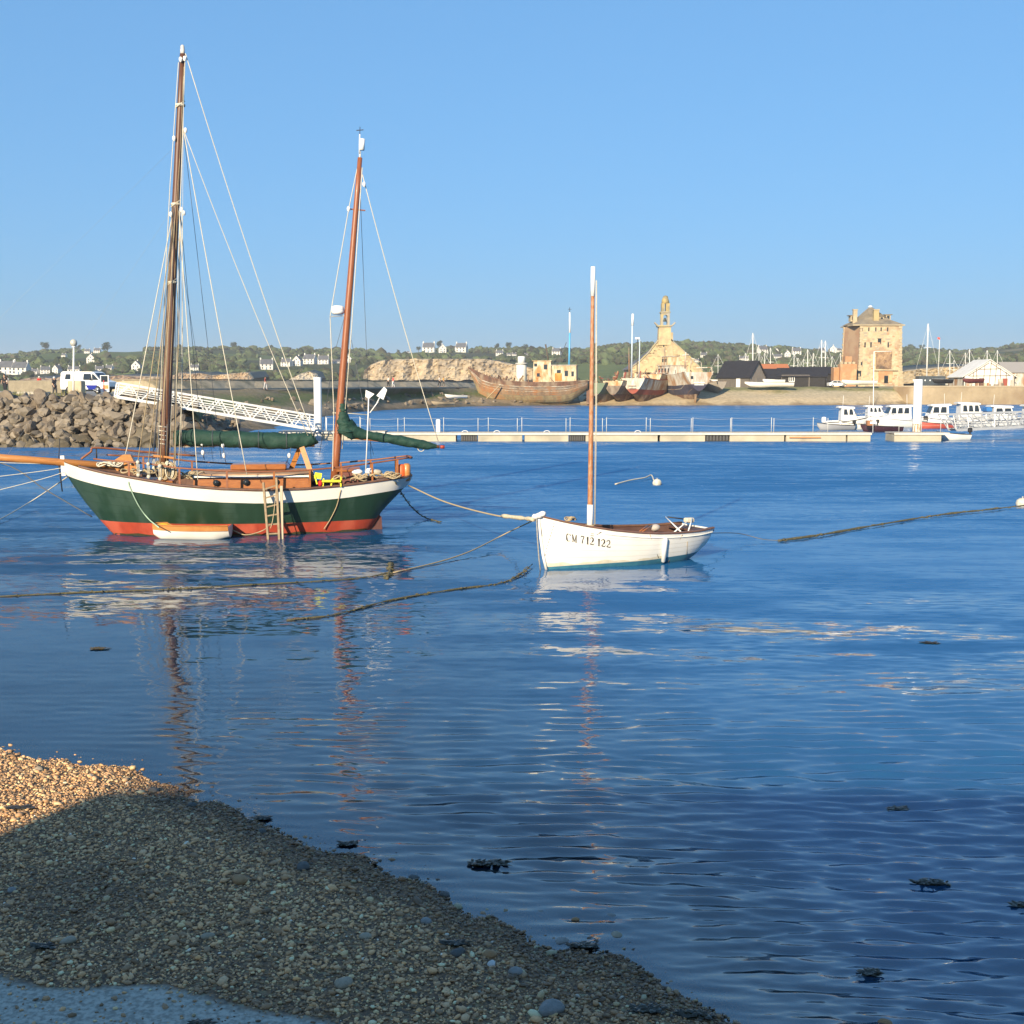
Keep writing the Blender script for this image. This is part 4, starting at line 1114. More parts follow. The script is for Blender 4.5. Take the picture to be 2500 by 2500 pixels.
# ------------------------------------------------------------------ stones and weed on the foreshore
stone_mats = [mat('stone_grey', (.2, .19, .17), (.27, .26, .24), scale=14, bump=.4), mat('stone_tan', (.3, .24, .16), (.38, .31, .22), scale=14, bump=.4), mat('stone_orange', (.32, .16, .06), (.38, .22, .1), scale=14, bump=.4),
              mat('stone_dark', (.07, .068, .06), (.11, .105, .095), scale=14, bump=.4), mat('stone_white', (.5, .48, .44), (.6, .58, .54), scale=14, bump=.4)]
STONES = [(1372, 2282, .06, 0, 'grey rounded stone at the water edge right of centre'), (1505, 2266, .055, 1, 'largest tan stone standing in the shallows'), (1536, 2273, .028, 3, 'small dark stone right of the largest stone in the shallows'),
          (1320, 2210, .04, 0, 'grey stone in the shallows left of the other wet stones'), (1405, 2226, .035, 2, 'brown stone awash beyond the shingle edge'), (1493, 2218, .045, 0, 'flat grey stone awash beyond the tan stone'),
          (585, 2163, .085, 2, 'broad orange-brown stone on the shingle near the waterline'), (840, 2428, .07, 1, 'tan block of stone in the lower middle shingle'), (1196, 2333, .055, 2, 'orange stone on the shingle near the right end'),
          (1118, 2335, .06, 3, 'dark angular stone left of the orange one'), (892, 2300, .05, 1, 'pale tan stone among the shingle'), (1040, 2250, .05, 0, 'grey stone on the shingle slope'), (740, 2115, .075, 3, 'dark flat stone near the waterline'),
          (845, 2160, .045, 2, 'small rust coloured stone near the waterline'), (168, 2330, .06, 1, 'flat tan stone low on the left shingle'), (1010, 2128, .05, 3, 'dark stone at the waterline midway along the shingle'), (1085, 2172, .05, 3, 'dark stone just in the water off the shingle'),
          (1345, 2478, .1, 0, 'large grey stone at the bottom edge'), (95, 1875, .06, 1, 'sunlit stone on the golden corner of the beach'), (1260, 2375, .055, 0, 'grey cobble near the right end of the shingle'), (1200, 2358, .04, 4, 'white pebble near the orange stone'),
          (508, 2312, .05, 1, 'pale stone in the middle of the left shingle'), (30, 2200, .045, 0, 'grey stone at the left edge of the shingle'), (1790, 2210, .0, 3, ''), (2163, 2476, .05, 2, 'brown stone awash at lower right'), (375, 1925, .06, 3, 'dark stone at the point where sun meets shade'),
          (640, 2022, .05, 3, 'dark stone in the shallows left of centre'), (470, 1958, .05, 3, 'low dark stone at the shaded waterline')]
for i, (u, v, r, mi, lb) in enumerate(STONES):
    if not lb: continue
    rg = random.Random(100 + i)
    p = on(u, v, .05)
    z = float(ground_z(np.array([p.x]), np.array([p.y]))[0])
    M = Matrix.Rotation(rg.uniform(0, 3), 3, 'Z') @ Matrix.Rotation(rg.uniform(-.2, .2), 3, 'X')
    r *= .78
    s_ = MB().blob((p.x, p.y, max(z, -.02) + r * .25), (r * 1.25, r * .95, r * .62), rg, 2, .04, M)
    for q_ in s_.v: q_ += Vector((math.sin(q_.y * 60 / (r * 20)), math.sin(q_.x * 50 / (r * 20)), 0)) * r * .09
    s_.build('stone', stone_mats[mi], label=lb, cat='stone', group='larger stones on the foreshore')
weedm = mat('black_seaweed', (.018, .014, .007), (.05, .036, .013), rough=.3, scale=20)
WEEDS = [(60, 1998, .30, .0, 'flat black seaweed on the sunlit sand at left'), (1190, 2110, .42, 0, 'floating clump of dark seaweed off the shingle'), (2270, 2158, .36, 0, 'dark seaweed clump floating at the right'), (2498, 2212, .22, 0, 'black seaweed at the right edge of the frame'),
         (2125, 2378, .18, 0, 'small dark seaweed clump at the lower right'), (2195, 1978, .2, 0, 'thin line of seaweed floating upper right of the shallows'), (1420, 2302, .28, .03, 'black seaweed washed up beside the grey stone'), (1690, 2482, .5, .03, 'black seaweed ribbon on the tip of the shingle'),
         (1580, 2465, .4, .06, 'black seaweed strip along the bottom shingle edge'), (1115, 2292, .2, .1, 'small black weed scrap on the shingle slope'), (105, 2265, .18, .3, 'black weed scrap on the left shingle'), (490, 2455, .2, .28, 'black weed tuft at the edge of the wet sand'),
         (640, 2000, .16, 0, 'weed scrap at the shaded waterline'), (850, 2063, .16, 0, 'dark weed at the waterline midway'),
         (2270, 1571, .12, 0, 'patch of floating weed far right on the blue water'), (240, 1585, .14, 0, 'brown weed patch left on the calm water')]
for i, (u, v, s_, z, lb) in enumerate(WEEDS):
    rg = random.Random(300 + i)
    p = on(u, v, z)
    g = float(ground_z(np.array([p.x]), np.array([p.y]))[0])
    z0 = max(g, 0.0) + .012
    far = p.y / 9.0
    w = MB()
    s_ *= .48
    w.blob((p.x, p.y, z0 - .006), (s_ * far * .62, s_ * far * .2, .012), rg, 2, .3)
    for k in range(80):
        c = Vector((p.x + clamp(rg.gauss(0, .36), -.7, .7) * s_ * far, p.y + clamp(rg.gauss(0, .16), -.26, .26) * s_ * far * .6, z0 + abs(rg.gauss(0, .25)) * s_ * .12))
        a = rg.uniform(0, 6.28); l = rg.uniform(.03, .09) * far ** .5; d = Vector((math.cos(a), math.sin(a) * .7, rg.uniform(-.1, .18))) * l
        sd = Vector((-d.y, d.x, 0)).normalized() * l * rg.uniform(.12, .3)
        w.add([c - sd, c + d * .5 - sd * 1.3, c + d, c + d * .5 + sd * 1.3, c + sd, c + d * .5 + Vector((0, 0, .006))], [(0, 1, 5), (1, 2, 5), (2, 3, 5), (3, 4, 5), (4, 0, 5)])
    w.build('seaweed', weedm if 'brown' not in lb else mat('brown_seaweed', (.1, .07, .02), (.06, .045, .015), rough=.5), label=lb, cat='seaweed')

# ------------------------------------------------------------------ quay and house behind the viewer (they shade the foreground)
qm = mat('quay_stone', (.3, .28, .25), (.22, .2, .18), scale=1.5, bump=.5, bscale=8)
MB().box((20, -29, 1.1), (180, 60, 2.7)).build('near_quay', qm, kind='structure')
hw = empty('quayside_house', (22, -12, 2.45), 0, 'long quayside house behind the viewer whose shadow falls on the shingle', 'house')
HX0, HX1, HY, HTOP = -11.9, 70.0, -8.0, 8.15
segs = [(HX0, -4.0, 0.0), (-4.0, 2.5, -.05), (2.5, 9.0, -.10), (9.0, 17.0, -.14), (17.0, 25.0, -.17), (25.0, 40.0, -.2), (40.0, HX1, -.22)]
rend = mat('house_render', (.6, .56, .48), (.52, .48, .4), scale=.6)
slt = mat('slate', (.09, .095, .1), (.13, .13, .14), scale=3)
for a, b, dh in segs:
    t = HTOP + dh
    MB().box(((a + b) / 2, HY - 4, (2.45 + t) / 2), (b - a - .004, 8, t - 2.45)).build('wall', rend, hw)
    MB().prism([(a + .15, HY - .6, t + .002), (a + .15, HY - 4, t + .9), (a + .15, HY - 7.9, t + .002)], (b - a - .3, 0, 0)).build('roof', slt, hw)
    MB().box((lerp(a, b, .5), HY - 5.5, t + .9), (.9, .7, 1.0)).build('chimney', rend, hw)
for k in range(20):
    x = HX0 + 3 + k * 4
    for z in (3.9, 6.6):
        w = MB().box((x, HY + .02, z), (1.0, .08, 1.4)).build('window', glass, hw)
        MB().box((x, HY + .05, z - .76), (1.2, .14, .08)).build('sill', qm, w)
# ================================================================== harbour: breakwater, gangways, pontoons
rockm = [mat('rock_a', (0.187, 0.149, 0.107), (0.138, 0.108, 0.075), third=(0.232, 0.193, 0.144), scale=1.1, bump=.7, bscale=4, bdist=.05), mat('rock_b', (0.145, 0.114, 0.082), (0.201, 0.159, 0.112), third=(0.104, 0.083, 0.062), scale=1.3, bump=.7, bscale=4, bdist=.05),
         mat('rock_c', (0.239, 0.200, 0.150), (0.180, 0.145, 0.106), scale=1.2, bump=.7, bscale=4, bdist=.05), mat('rock_wet', (0.082, 0.068, 0.043), (0.116, 0.092, 0.057), scale=1.2, bump=.6, bscale=4, bdist=.05)]
asphalt = mat('quay_paving', (.24, .22, .19), (.30, .27, .23), scale=.6)
concrete = mat('concrete', (.42, .38, .31), (.34, .3, .25), scale=.8, bump=.2)
white_steel = mat('white_painted_steel', (.78, .78, .75), (.7, .69, .64), rough=.45, scale=2, contrast=(.5, .8))
# breakwater core
W0, W1 = on(-500, 1098, 0), on(480, 1104, 0)
bw = MB()
bw.add([(-75, 79.5, -.5), (-20.9, 79.5, -.5), (-20.0, 93, -.5), (-75, 82.5, 3.32), (-26.2, 82.5, 3.32), (-27.5, 93, 3.32), (-75, 152, 3.32), (-42.5, 150, 3.32), (-24, 150, -.5)],
       [(0, 1, 4, 3), (1, 2, 5, 4), (3, 4, 5, 7, 6), (2, 8, 7, 5)])
BW = bw.build('breakwater', mat('breakwater_fill', (.045, .038, .028), scale=.7), kind='structure')  # near-black colour paints the shade in the gaps between rocks
top = MB().add([(-75, 83.2, 3.36), (-26.6, 83.2, 3.36), (-28, 93, 3.36), (-43.5, 150, 3.36), (-75, 152, 3.36)], [(0, 1, 2, 3, 4)]); top.build('quay_road', asphalt, kind='structure')
def rock_mesh(seed):
    rg = random.Random(seed)
    n = 9
    pts = []
    pl = [(Vector((rg.gauss(0, 1), rg.gauss(0, 1), rg.gauss(0, 1))).normalized(), rg.uniform(.5, .9)) for _ in range(n)]
    v, f = ICO[2]
    out = []
    for p in v:
        p = Vector(p)
        k = 1.15
        for nn, d in pl:
            c = p.dot(nn)
            if c > 1e-4: k = min(k, d / c)
        out.append(p * k)
    m = bpy.data.meshes.new('rock')
    m.from_pydata([tuple(p) for p in out], [], f)
    return m
rock_src = [rock_mesh(i) for i in range(9)]
ROCKM = [[None] * 9 for _ in range(4)]
for a_ in range(4):
    for b_ in range(9):
        me = rock_src[b_].copy(); me.materials.append(rockm[a_]); ROCKM[a_][b_] = me
def put_rock(p, r, rg, mi, parent):
    o = bpy.data.objects.new('rock', ROCKM[mi][rg.randrange(9)])
    COL.objects.link(o)
    o.parent = parent
    o.location = p
    o.rotation_euler = (rg.uniform(-.6, .6), rg.uniform(-.6, .6), rg.uniform(0, 6.28))
    o.scale = (r * rg.uniform(.9, 1.45), r * rg.uniform(.7, 1.0), r * rg.uniform(.65, .95))
rg = random.Random(31)
for row in range(8):
    n = 34
    for i in range(n):
        f = (i + rg.uniform(-.35, .35) + (row % 2) * .5) / (n - 1)
        z = -.15 + row * .46 + rg.uniform(-.14, .14)
        x = lerp(-43.5, -20.4 - z * 1.55, f)
        y = lerp(79.0, 82.4, row / 7) + rg.uniform(-.3, .3)
        put_rock((x, y, z), rg.choice((.36, .44, .52, .6, .72)) * rg.uniform(.9, 1.15), rg, 3 if row < 2 else rg.choice((0, 0, 1, 1, 2)), BW)
for i in range(28):                                  # round the end of the mole
    t = rg.random(); row = rg.random()
    put_rock((lerp(-20.2, -19.2, t) - row * 5.0 + rg.uniform(-.3, .3), lerp(80, 92, t), row * 3.0), rg.uniform(.35, .7), rg, 3 if row < .25 else rg.choice((0, 1, 2)), BW)
fill = MB()
for i in range(420):                                 # smaller rubble packed between the boulders
    z = rg.uniform(-.1, 3.2); x = rg.uniform(-43.5, -20.6 - z * 1.55); y = lerp(78.8, 81.9, z / 3.3) + rg.uniform(-.15, .2)
    r_ = rg.uniform(.16, .4)
    fill.blob((x, y, z), (r_ * rg.uniform(1, 1.5), r_, r_ * rg.uniform(.6, 1)), rg, 0, .3, Matrix.Rotation(rg.uniform(0, 6), 3, 'Z') @ Matrix.Rotation(rg.uniform(-.8, .8), 3, 'X'))
fill.sm = [False] * len(fill.f)
fill.build('rubble', mat('rubble_stone', (.15, .125, .095), (.21, .175, .13), scale=1.5, island=.4, bump=.5, bscale=5), BW, kind='stuff')
# low stone blocks along the edge of the quay
def stone_block(u0, u1, v0, v1, Y, depth, label, m=concrete):
    a, b = at(u0, v1, Y), at(u1, v0, Y)
    MB().box(((a.x + b.x) / 2, Y + depth / 2, (3.36 + b.z) / 2), (b.x - a.x, depth, b.z - 3.34), bev=.06).build('stone_block', m, label=label, cat='block')
stone_block(40, 112, 957, 972, 84.5, 1.0, 'long low stone kerb block on the breakwater edge')
stone_block(-40, 30, 957, 968, 86, 1.0, 'stone kerb block at the left edge of the breakwater')
stone_block(166, 198, 930, 972, 86, .9, 'upright pale stone pillar at the foot of the lamp post', mat('pale_pillar', (.5, .42, .29), (.42, .34, .23), scale=2, bump=.3))
stone_block(20, 150, 929, 944, 108, 1.2, 'low wall behind the people on the left quay', mat('old_wall', (.2, .17, .12), (.28, .24, .17), scale=2, bump=.4))
be = MB(); c0 = at(120, 960, 85); be.box(c0 + Vector((.3, .4, -.05)), (1.6, .5, .12)); BN = empty('bench', (c0.x, c0.y, 3.38), 0, 'dark bench beside the stone pillar on the quay', 'bench')
be.build('seat', mat('dark_bench', (.05, .045, .04), rough=.7), BN)
for dx in (-.35, .95): MB().box(c0 + Vector((dx, .4, -.35)), (.14, .45, .5)).build('leg', concrete, BN)
gr = MB()
rg = random.Random(8)
for k in range(420):
    cx, sp_, Yc = rg.choice(((182, 12, 85.6), (20, 22, 83.8), (100, 60, 83.4), (320, 30, 84)))
    p = at(cx + rg.gauss(0, sp_), 968, Yc); p.z = 3.3
    h = rg.uniform(.15, .55); dx = rg.uniform(-.15, .15)
    gr.add([p, p + Vector((.05, 0, 0)), p + Vector((dx, rg.uniform(-.1, .1), h))], [(0, 1, 2)])
gr.build('grass', mat('rough_grass', (.09, .11, .02), (.16, .14, .04), scale=3), kind='stuff', label='tufts of rough grass along the breakwater top', cat='grass')

# lamp post with globe
p = at(179, 966, 85.2)
LP = empty('lamp_post', (p.x, p.y, 3.38), 0, 'pale lamp post with round globe on the breakwater', 'lamp post')
tp = at(180, 845, 85.2)
MB().tube([(p.x, p.y, 3.36), (tp.x, tp.y, tp.z)], [.075, .055], 10).build('pole', white_steel, LP)
MB().lathe([(.05, -.1), (.14, -.06), (.12, .0)], tp, 14).build('lamp_collar', white_steel, LP)
gl = MB().lathe([(.12, 0), (.2, .06), (.245, .18), (.25, .26), (.21, .39), (.1, .48), (.0, .49)], tp, 18); gl.build('globe', mat('grey_globe', (.5, .49, .44), (.4, .4, .36), rough=.2, scale=4), LP)

# ------------------------------------------------------------------ people: one continuous body, clothes over it
skin = mat('skin', (.5, .3, .2), rough=.6)
def person(u, v0, v1, shirt, trousers, label, hair=(.05, .03, .02), face=0.0, stride=.12, Y=None, z=None, hat=None, lean=0.0):
    """v0 crown, v1 feet; height fixes the distance"""
    if Y is None: Y = 1.72 * FPX / (v1 - v0)
    p = at(u, v1, Y)
    if z is not None: p.z = z
    T = empty('person', p, face, label, 'person')
    k = 1.0
    J = {'pel': (0, 0, .93), 'chest': (0, -.01 + lean * .5, 1.28), 'neck': (0, lean, 1.47), 'hc': (0, lean - .015, 1.6), 'ht': (0, lean - .01, 1.70)}
    for s_, sg in (('l', 1), ('r', -1)):
        J[s_ + 'hip'] = (.09 * sg, 0, .9); J[s_ + 'kn'] = (.1 * sg, -.03 - stride * sg * .6, .5); J[s_ + 'an'] = (.1 * sg, .04 + stride * sg * -.9, .08); J[s_ + 'toe'] = (.11 * sg, -.12 - stride * sg * .9, .03)
        J[s_ + 'sh'] = (.18 * sg, lean * .8, 1.41); J[s_ + 'el'] = (.235 * sg, .04 + stride * sg * .3, 1.13); J[s_ + 'wr'] = (.24 * sg, -.08 + stride * sg * .6, .9); J[s_ + 'ha'] = (.235 * sg, -.11 + stride * sg * .7, .81)
    Rr = {'pel': .13, 'chest': .145, 'neck': .055, 'hc': .095, 'ht': .07, 'hip': .1, 'kn': .062, 'an': .042, 'toe': .035, 'sh': .068, 'el': .043, 'wr': .032, 'ha': .038}
    def fig(name, names, edges, m, grow, parent):
        me = bpy.data.meshes.new(name)
        me.from_pydata([J[n] for n in names], [(names.index(a), names.index(b)) for a, b in edges], [])
        o = link(me, name, m, parent)
        me.skin_vertices.new() if hasattr(me.skin_vertices, 'new') and not me.skin_vertices else None
        md = o.modifiers.new('skin', 'SKIN'); md.use_smooth_shade = True
        if not me.skin_vertices: return o
        for i, n in enumerate(names):
            r = Rr[n] if n in Rr else Rr[n[1:]]
            me.skin_vertices[0].data[i].radius = (r * 1.0 + grow, r * (.75 if n in ('pel', 'chest') else 1) + grow)
            me.skin_vertices[0].data[i].use_root = (i == 0)
        o.modifiers.new('sub', 'SUBSURF').render_levels = 1
        return o
    E = [('pel', 'chest'), ('chest', 'neck'), ('neck', 'hc'), ('hc', 'ht')]
    for s_ in 'lr': E += [('pel', s_ + 'hip'), (s_ + 'hip', s_ + 'kn'), (s_ + 'kn', s_ + 'an'), (s_ + 'an', s_ + 'toe'), ('chest', s_ + 'sh'), (s_ + 'sh', s_ + 'el'), (s_ + 'el', s_ + 'wr'), (s_ + 'wr', s_ + 'ha')]
    names = []
    for a, b in E:
        for q in (a, b):
            if q not in names: names.append(q)
    body = fig('body', names, E, skin, 0, T)
    cm = lambda c: mat('cloth_%d_%d_%d' % tuple(int(x * 255) for x in c), c, tuple(x * .8 for x in c), rough=.9, scale=6)
    fig('shirt', ['chest', 'pel', 'lsh', 'lel', 'rsh', 'rel'], [('chest', 'pel'), ('chest', 'lsh'), ('lsh', 'lel'), ('chest', 'rsh'), ('rsh', 'rel')], cm(shirt), .02, T)
    fig('trousers', ['pel', 'lhip', 'lkn', 'lan', 'rhip', 'rkn', 'ran'], [('pel', 'lhip'), ('lhip', 'lkn'), ('lkn', 'lan'), ('pel', 'rhip'), ('rhip', 'rkn'), ('rkn', 'ran')], cm(trousers), .018, T)
    h = MB().blob((0, lean + .012, 1.655), (.1, .11, .095), random.Random(1), 1, .03); h.build('hair' if hat is None else 'cap', cm(hat or hair), T, False)
    return T
person(12, 914, 956, (.02, .02, .025), (.03, .03, .04), 'person in dark clothes at the left edge of the quay', Y=112, z=3.4)
person(13 + 5, 918, 954, (.62, .6, .55), (.03, .03, .04), 'person in a pale shirt and dark trousers on the left quay', Y=135, z=3.4, face=.6)
person(97, 921, 955, (.7, .03, .03), (.02, .03, .09), 'person in a bright red top and white cap on the quay', Y=138, z=3.4, hat=(.75, .75, .72), face=.8)
person(134, 932, 966, (.03, .03, .04), (.05, .05, .06), 'seated-looking person in black beside the bench', Y=104, z=3.1, face=1.2, hat=(.6, .6, .6))
person(511, 922, 950, (.02, .02, .025), (.02, .02, .03), 'person in black on the causeway path behind the gangway', z=None, face=1.4)
person(648, 920, 951, (.3, .05, .05), (.5, .5, .52), 'person in a dark red jacket carrying a bag on the causeway', face=1.5, stride=.2)
person(948, 919, 945, (.7, .66, .62), (.02, .02, .025), 'person in a white top on the causeway, left of the pair', face=-1.4, stride=.2)
person(960, 919, 946, (.75, .08, .10), (.72, .7, .66), 'person in a red top and white trousers on the causeway', face=-1.4, stride=.2)
person(1073, 919, 944, (.7, .68, .6), (.03, .03, .03), 'person in white top walking on the causeway near the wreck', face=1.4, stride=.25)
person(1083, 920, 944, (.75, .35, .03), (.1, .09, .08), 'person in orange top beside the walker near the wreck', face=1.4, stride=.2)

# ------------------------------------------------------------------ vehicles on the mole
def wheel(c, r, w, par, ax=(0, 1, 0)):
    c, ax = Vector(c), Vector(ax)
    t = MB().tube([c - ax * w / 2, c + ax * w / 2], r, 16); o = t.build('wheel', black, par, False)
    MB().tube([c - ax * (w / 2 + .012), c + ax * (w / 2 + .012)], r * .6, 12).build('rim', steel, o, False)
def van(loc, rz, label):
    V = empty('delivery_van', loc, rz, label, 'van')
    vp = mat('van_white', (.8, .8, .78), rough=.3, coat=.3)
    prof = [(-2.1, .35), (2.05, .35), (2.15, .6), (2.12, .95), (1.55, 1.12), (.95, 1.75), (.75, 1.83), (-1.95, 1.85), (-2.1, 1.7), (-2.15, .8)]
    rows = []
    for y, k, dz in ((-.85, .985, 0), (-.88, 1, 0), (.88, 1, 0), (.85, .985, 0)):
        rows.append([Vector((x * k, y * (1 - .12 * max(0, z - 1) / .85), z)) for x, z in prof])
    b = MB().grid([r + [r[0]] for r in rows], smooth=False)
    b.add(rows[0], [tuple(range(len(prof)))]); b.add(rows[-1], [tuple(range(len(prof)))[::-1]])
    b.build('body', vp, V, False)
    for sd in (-1, 1):
        for xs in ([(.0, 1.15), (.78, 1.15), (.68, 1.65), (.05, 1.65)], [(.85, 1.15), (1.4, 1.15), (.95, 1.6), (.8, 1.62)], [(-1.7, 1.2), (-1.2, 1.2), (-1.2, 1.62), (-1.62, 1.62)]):
            MB().prism([(x, sd * (.885 - .1 * (z - 1) / .85), z) for x, z in xs], (0, sd * .012, 0)).build('side_window', glass, V, False)
        for x in (-1.3, 1.3): wheel((x, sd * .8, .32), .32, .2, V)
        MB().bar((.75, sd * .96, 1.15), (.75, sd * 1.08, 1.2), .1, .16).build('wing_mirror', black, V, False)
    MB().prism([(1.5, -.7, 1.16), (.98, -.62, 1.7), (.98, .62, 1.7), (1.5, .7, 1.16)], (.03, 0, .02)).build('windscreen', glass, V, False)
    for y in (-.4, .4): MB().prism([(-2.145, y - .3, 1.1), (-2.145, y + .3, 1.1), (-2.12, y + .27, 1.6), (-2.12, y - .27, 1.6)], (-.03, 0, 0)).build('rear_window', glass, V, False)
    for y in (-.75, .75): MB().box((-2.15, y, .95), (.06, .12, .35)).build('tail_light', mat('red_lens', (.5, .02, .02), rough=.3), V, False)
    for y in (-.65, .65): MB().box((2.1, y, .8), (.1, .3, .18)).build('headlight', plastic_white, V, False)
    MB().box((2.14, 0, .45), (.12, 1.6, .2), bev=.03).build('bumper', black, V, False)
    # rear doors swung open
    return V
vv = at(218, 963, 101)
VAN = van((vv.x, 101, 3.4), R(-12), 'white delivery van parked on the mole behind the stone pillar')
dd_ = MB().box((0, 0, .0), (.05, .95, 1.5), bev=.02)
c = at(256, 942, 97); D_ = empty('van_door', (c.x, c.y, 3.5), R(75), 'open van door with orange panel at the head of the gangway', 'door')
MB().box((0, 0, .72), (.06, .8, 1.35), bev=.02).build('panel', plastic_white, D_, False); MB().box((-.035, 0, 1.1), (.02, .62, .5)).build('window', glass, D_, False)
MB().box((-.04, -.1, .45), (.03, .5, .3)).build('orange_panel', mat('orange_sticker', (.75, .25, .08), rough=.5), D_, False); MB().box((-.05, .05, .55), (.04, .07, .9)).build('red_stripe', mat('red_sticker', (.55, .03, .04), rough=.5), D_, False)
def small_car(loc, rz, label, m):
    V = empty('parked_car', loc, rz, label, 'car')
    prof = [(-1.9, .3), (1.9, .3), (2.0, .55), (1.9, .8), (1.15, .92), (.5, 1.38), (-.9, 1.42), (-1.7, 1.0), (-1.95, .9)]
    rows = [[Vector((x, y * (1 - .3 * max(0, z - .9)), z)) for x, z in prof] for y in (-.82, .82)]
    b = MB().grid([r + [r[0]] for r in rows], smooth=False); b.add(rows[0], [tuple(range(len(prof)))]); b.add(rows[1], [tuple(range(len(prof)))[::-1]]); b.build('body', m, V, False)
    for sd in (-1, 1):
        for xs in ([(-.1, .95), (.95, .95), (.45, 1.32), (-.1, 1.34)], [(-1.4, .98), (-.2, .95), (-.2, 1.34), (-.85, 1.35)]):
            MB().prism([(x, sd * (.825 * (1 - .3 * max(0, z - .9))), z) for x, z in xs], (0, sd * .012, 0)).build('side_window', glass, V, False)
        for x in (-1.2, 1.2): wheel((x, sd * .75, .3), .3, .18, V)
    MB().prism([(1.14, -.7, .95), (.53, -.62, 1.36), (.53, .62, 1.36), (1.14, .7, .95)], (.03, 0, .02)).build('windscreen', glass, V, False)
    MB().prism([(-1.7, -.68, 1.03), (-.93, -.6, 1.41), (-.93, .6, 1.41), (-1.7, .68, 1.03)], (-.03, 0, .02)).build('rear_window', glass, V, False)
    return V
cw_ = mat('car_silver', (.6, .6, .6), rough=.3, metal=.3)
c = at(332, 955, 150); small_car((c.x, 149, 3.4), R(10), 'pale car parked behind the head of the gangway', cw_)
wb = at(224, 960, 96); WB = empty('wheelbarrow', (wb.x, 96, 3.4), R(20), 'blue tub wheelbarrow standing beside the van', 'wheelbarrow')
MB().add([(-.45, -.3, .7), (.45, -.3, .7), (.45, .3, .7), (-.45, .3, .7), (-.25, -.18, .35), (.2, -.18, .35), (.2, .18, .35), (-.25, .18, .35)], [(4, 5, 6, 7), (0, 1, 5, 4), (1, 2, 6, 5), (2, 3, 7, 6), (3, 0, 4, 7)]).build('tub', mat('blue_tub', (.03, .05, .4), rough=.4), WB, False)
MB().tube([(.5, 0, .18), (.1, -.15, .35)], .02, 6).tube([(-.8, -.25, .55), (.1, -.15, .35)], .02, 6).tube([(-.8, .25, .55), (.1, .15, .35)], .02, 6).build('handle', plastic_white, WB, False)
wheel((.45, 0, .18), .18, .08, WB)

# ------------------------------------------------------------------ white access gangway and piles
def gangway(name, label, A0, A1, B0, B1, width, m, diag=9, bars=40):
    """truss between left end (A0 bottom, A1 top) and right end (B0, B1); two sides, deck, handrails"""
    G = empty(name, A0, 0, label, 'gangway')
    d = (B0 - A0); d.z = 0; n = Vector((-d.y, d.x, 0)).normalized()
    for sd in (0, 1):
        o = n * width * sd
        MB().bar(A0 + o, B0 + o, .12, .2).build('bottom_chord', m, G)
        MB().bar(A1 + o, B1 + o, .1, .11).build('top_chord', m, G)
        for f in (.3, .45, .6, .78):
            MB().bar(A0.lerp(A1, f) + o, B0.lerp(B1, f) + o, .035, .045).build('guard_rail', m, G)
        for k in range(diag * 2):
            f0, f1 = k / (diag * 2), (k + 1) / (diag * 2)
            a = A0.lerp(B0, f0) if k % 2 == 0 else A1.lerp(B1, f0)
            b = A1.lerp(B1, f1) if k % 2 == 0 else A0.lerp(B0, f1)
            MB().bar(a + o, b + o, .07, .07).build('diagonal', m, G)
        for f in (0, 1):
            MB().bar(A0.lerp(B0, f) + o, A1.lerp(B1, f) + o, .07, .07).build('end_post', m, G)
    dk = MB(); dk.add([A0 + Vector((0, 0, .05)), B0 + Vector((0, 0, .05)), B0 + n * width + Vector((0, 0, .05)), A0 + n * width + Vector((0, 0, .05))], [(0, 1, 2, 3)])
    dk.build('walkway', mat('gangway_deck', (.5, .5, .48), (.4, .4, .38), scale=8), G)
    for k in range(bars):
        f = (k + .5) / bars
        c = A0.lerp(B0, f) + Vector((0, 0, .075))
        MB().bar(c + n * .06, c + n * (width - .06), .05, .03).build('tread', m, G)
    return G
gangway('access_gangway', 'long white truss gangway sloping from the mole down to the pontoon', at(285, 969, 80.6), at(291, 935, 80.6), at(768, 1049, 86.4), at(768, 1014, 86.4), 1.3, white_steel, 9, 46)
def pile(u, v0, v1, Y, r, label, rust=False):
    a, b = at(u, v1, Y), at(u, v0, Y)
    T = empty('mooring_pile', (a.x, Y, 0), 0, label, 'pile')
    x = (a.x + b.x) / 2
    MB().tube([(x, Y, -2.5), (x, Y, b.z - .03), (x, Y, b.z)], [r, r, r * .93], 24).build('tube', mat('pile_white', (.8, .8, .78), (.74, .73, .7), rough=.45, scale=.8, contrast=(.5, .8)), T)
    MB().lathe([(r * 1.35, 0), (r * 1.35, .12), (r * 1.02, .12)], (x, Y, .55), 20).build('guide_ring', steel, T)
    if rust:
        MB().tube([(x, Y, .1), (x, Y, .9), (x, Y, 1.25)], [r + .006, r + .006, r + .004], 24, caps=False).build('rust_band', mat('rusty_white', (.8, .78, .72), (.35, .16, .05), scale=5, stretch=(3, 3, .4), contrast=(.42, .55)), T)
pile(776, 921, 1052, 89.6, .29, 'tall white mooring pile at the foot of the gangway')
pile(2240, 926, 1056, 88.3, .31, 'tall white rust-stained mooring pile at the right', True)

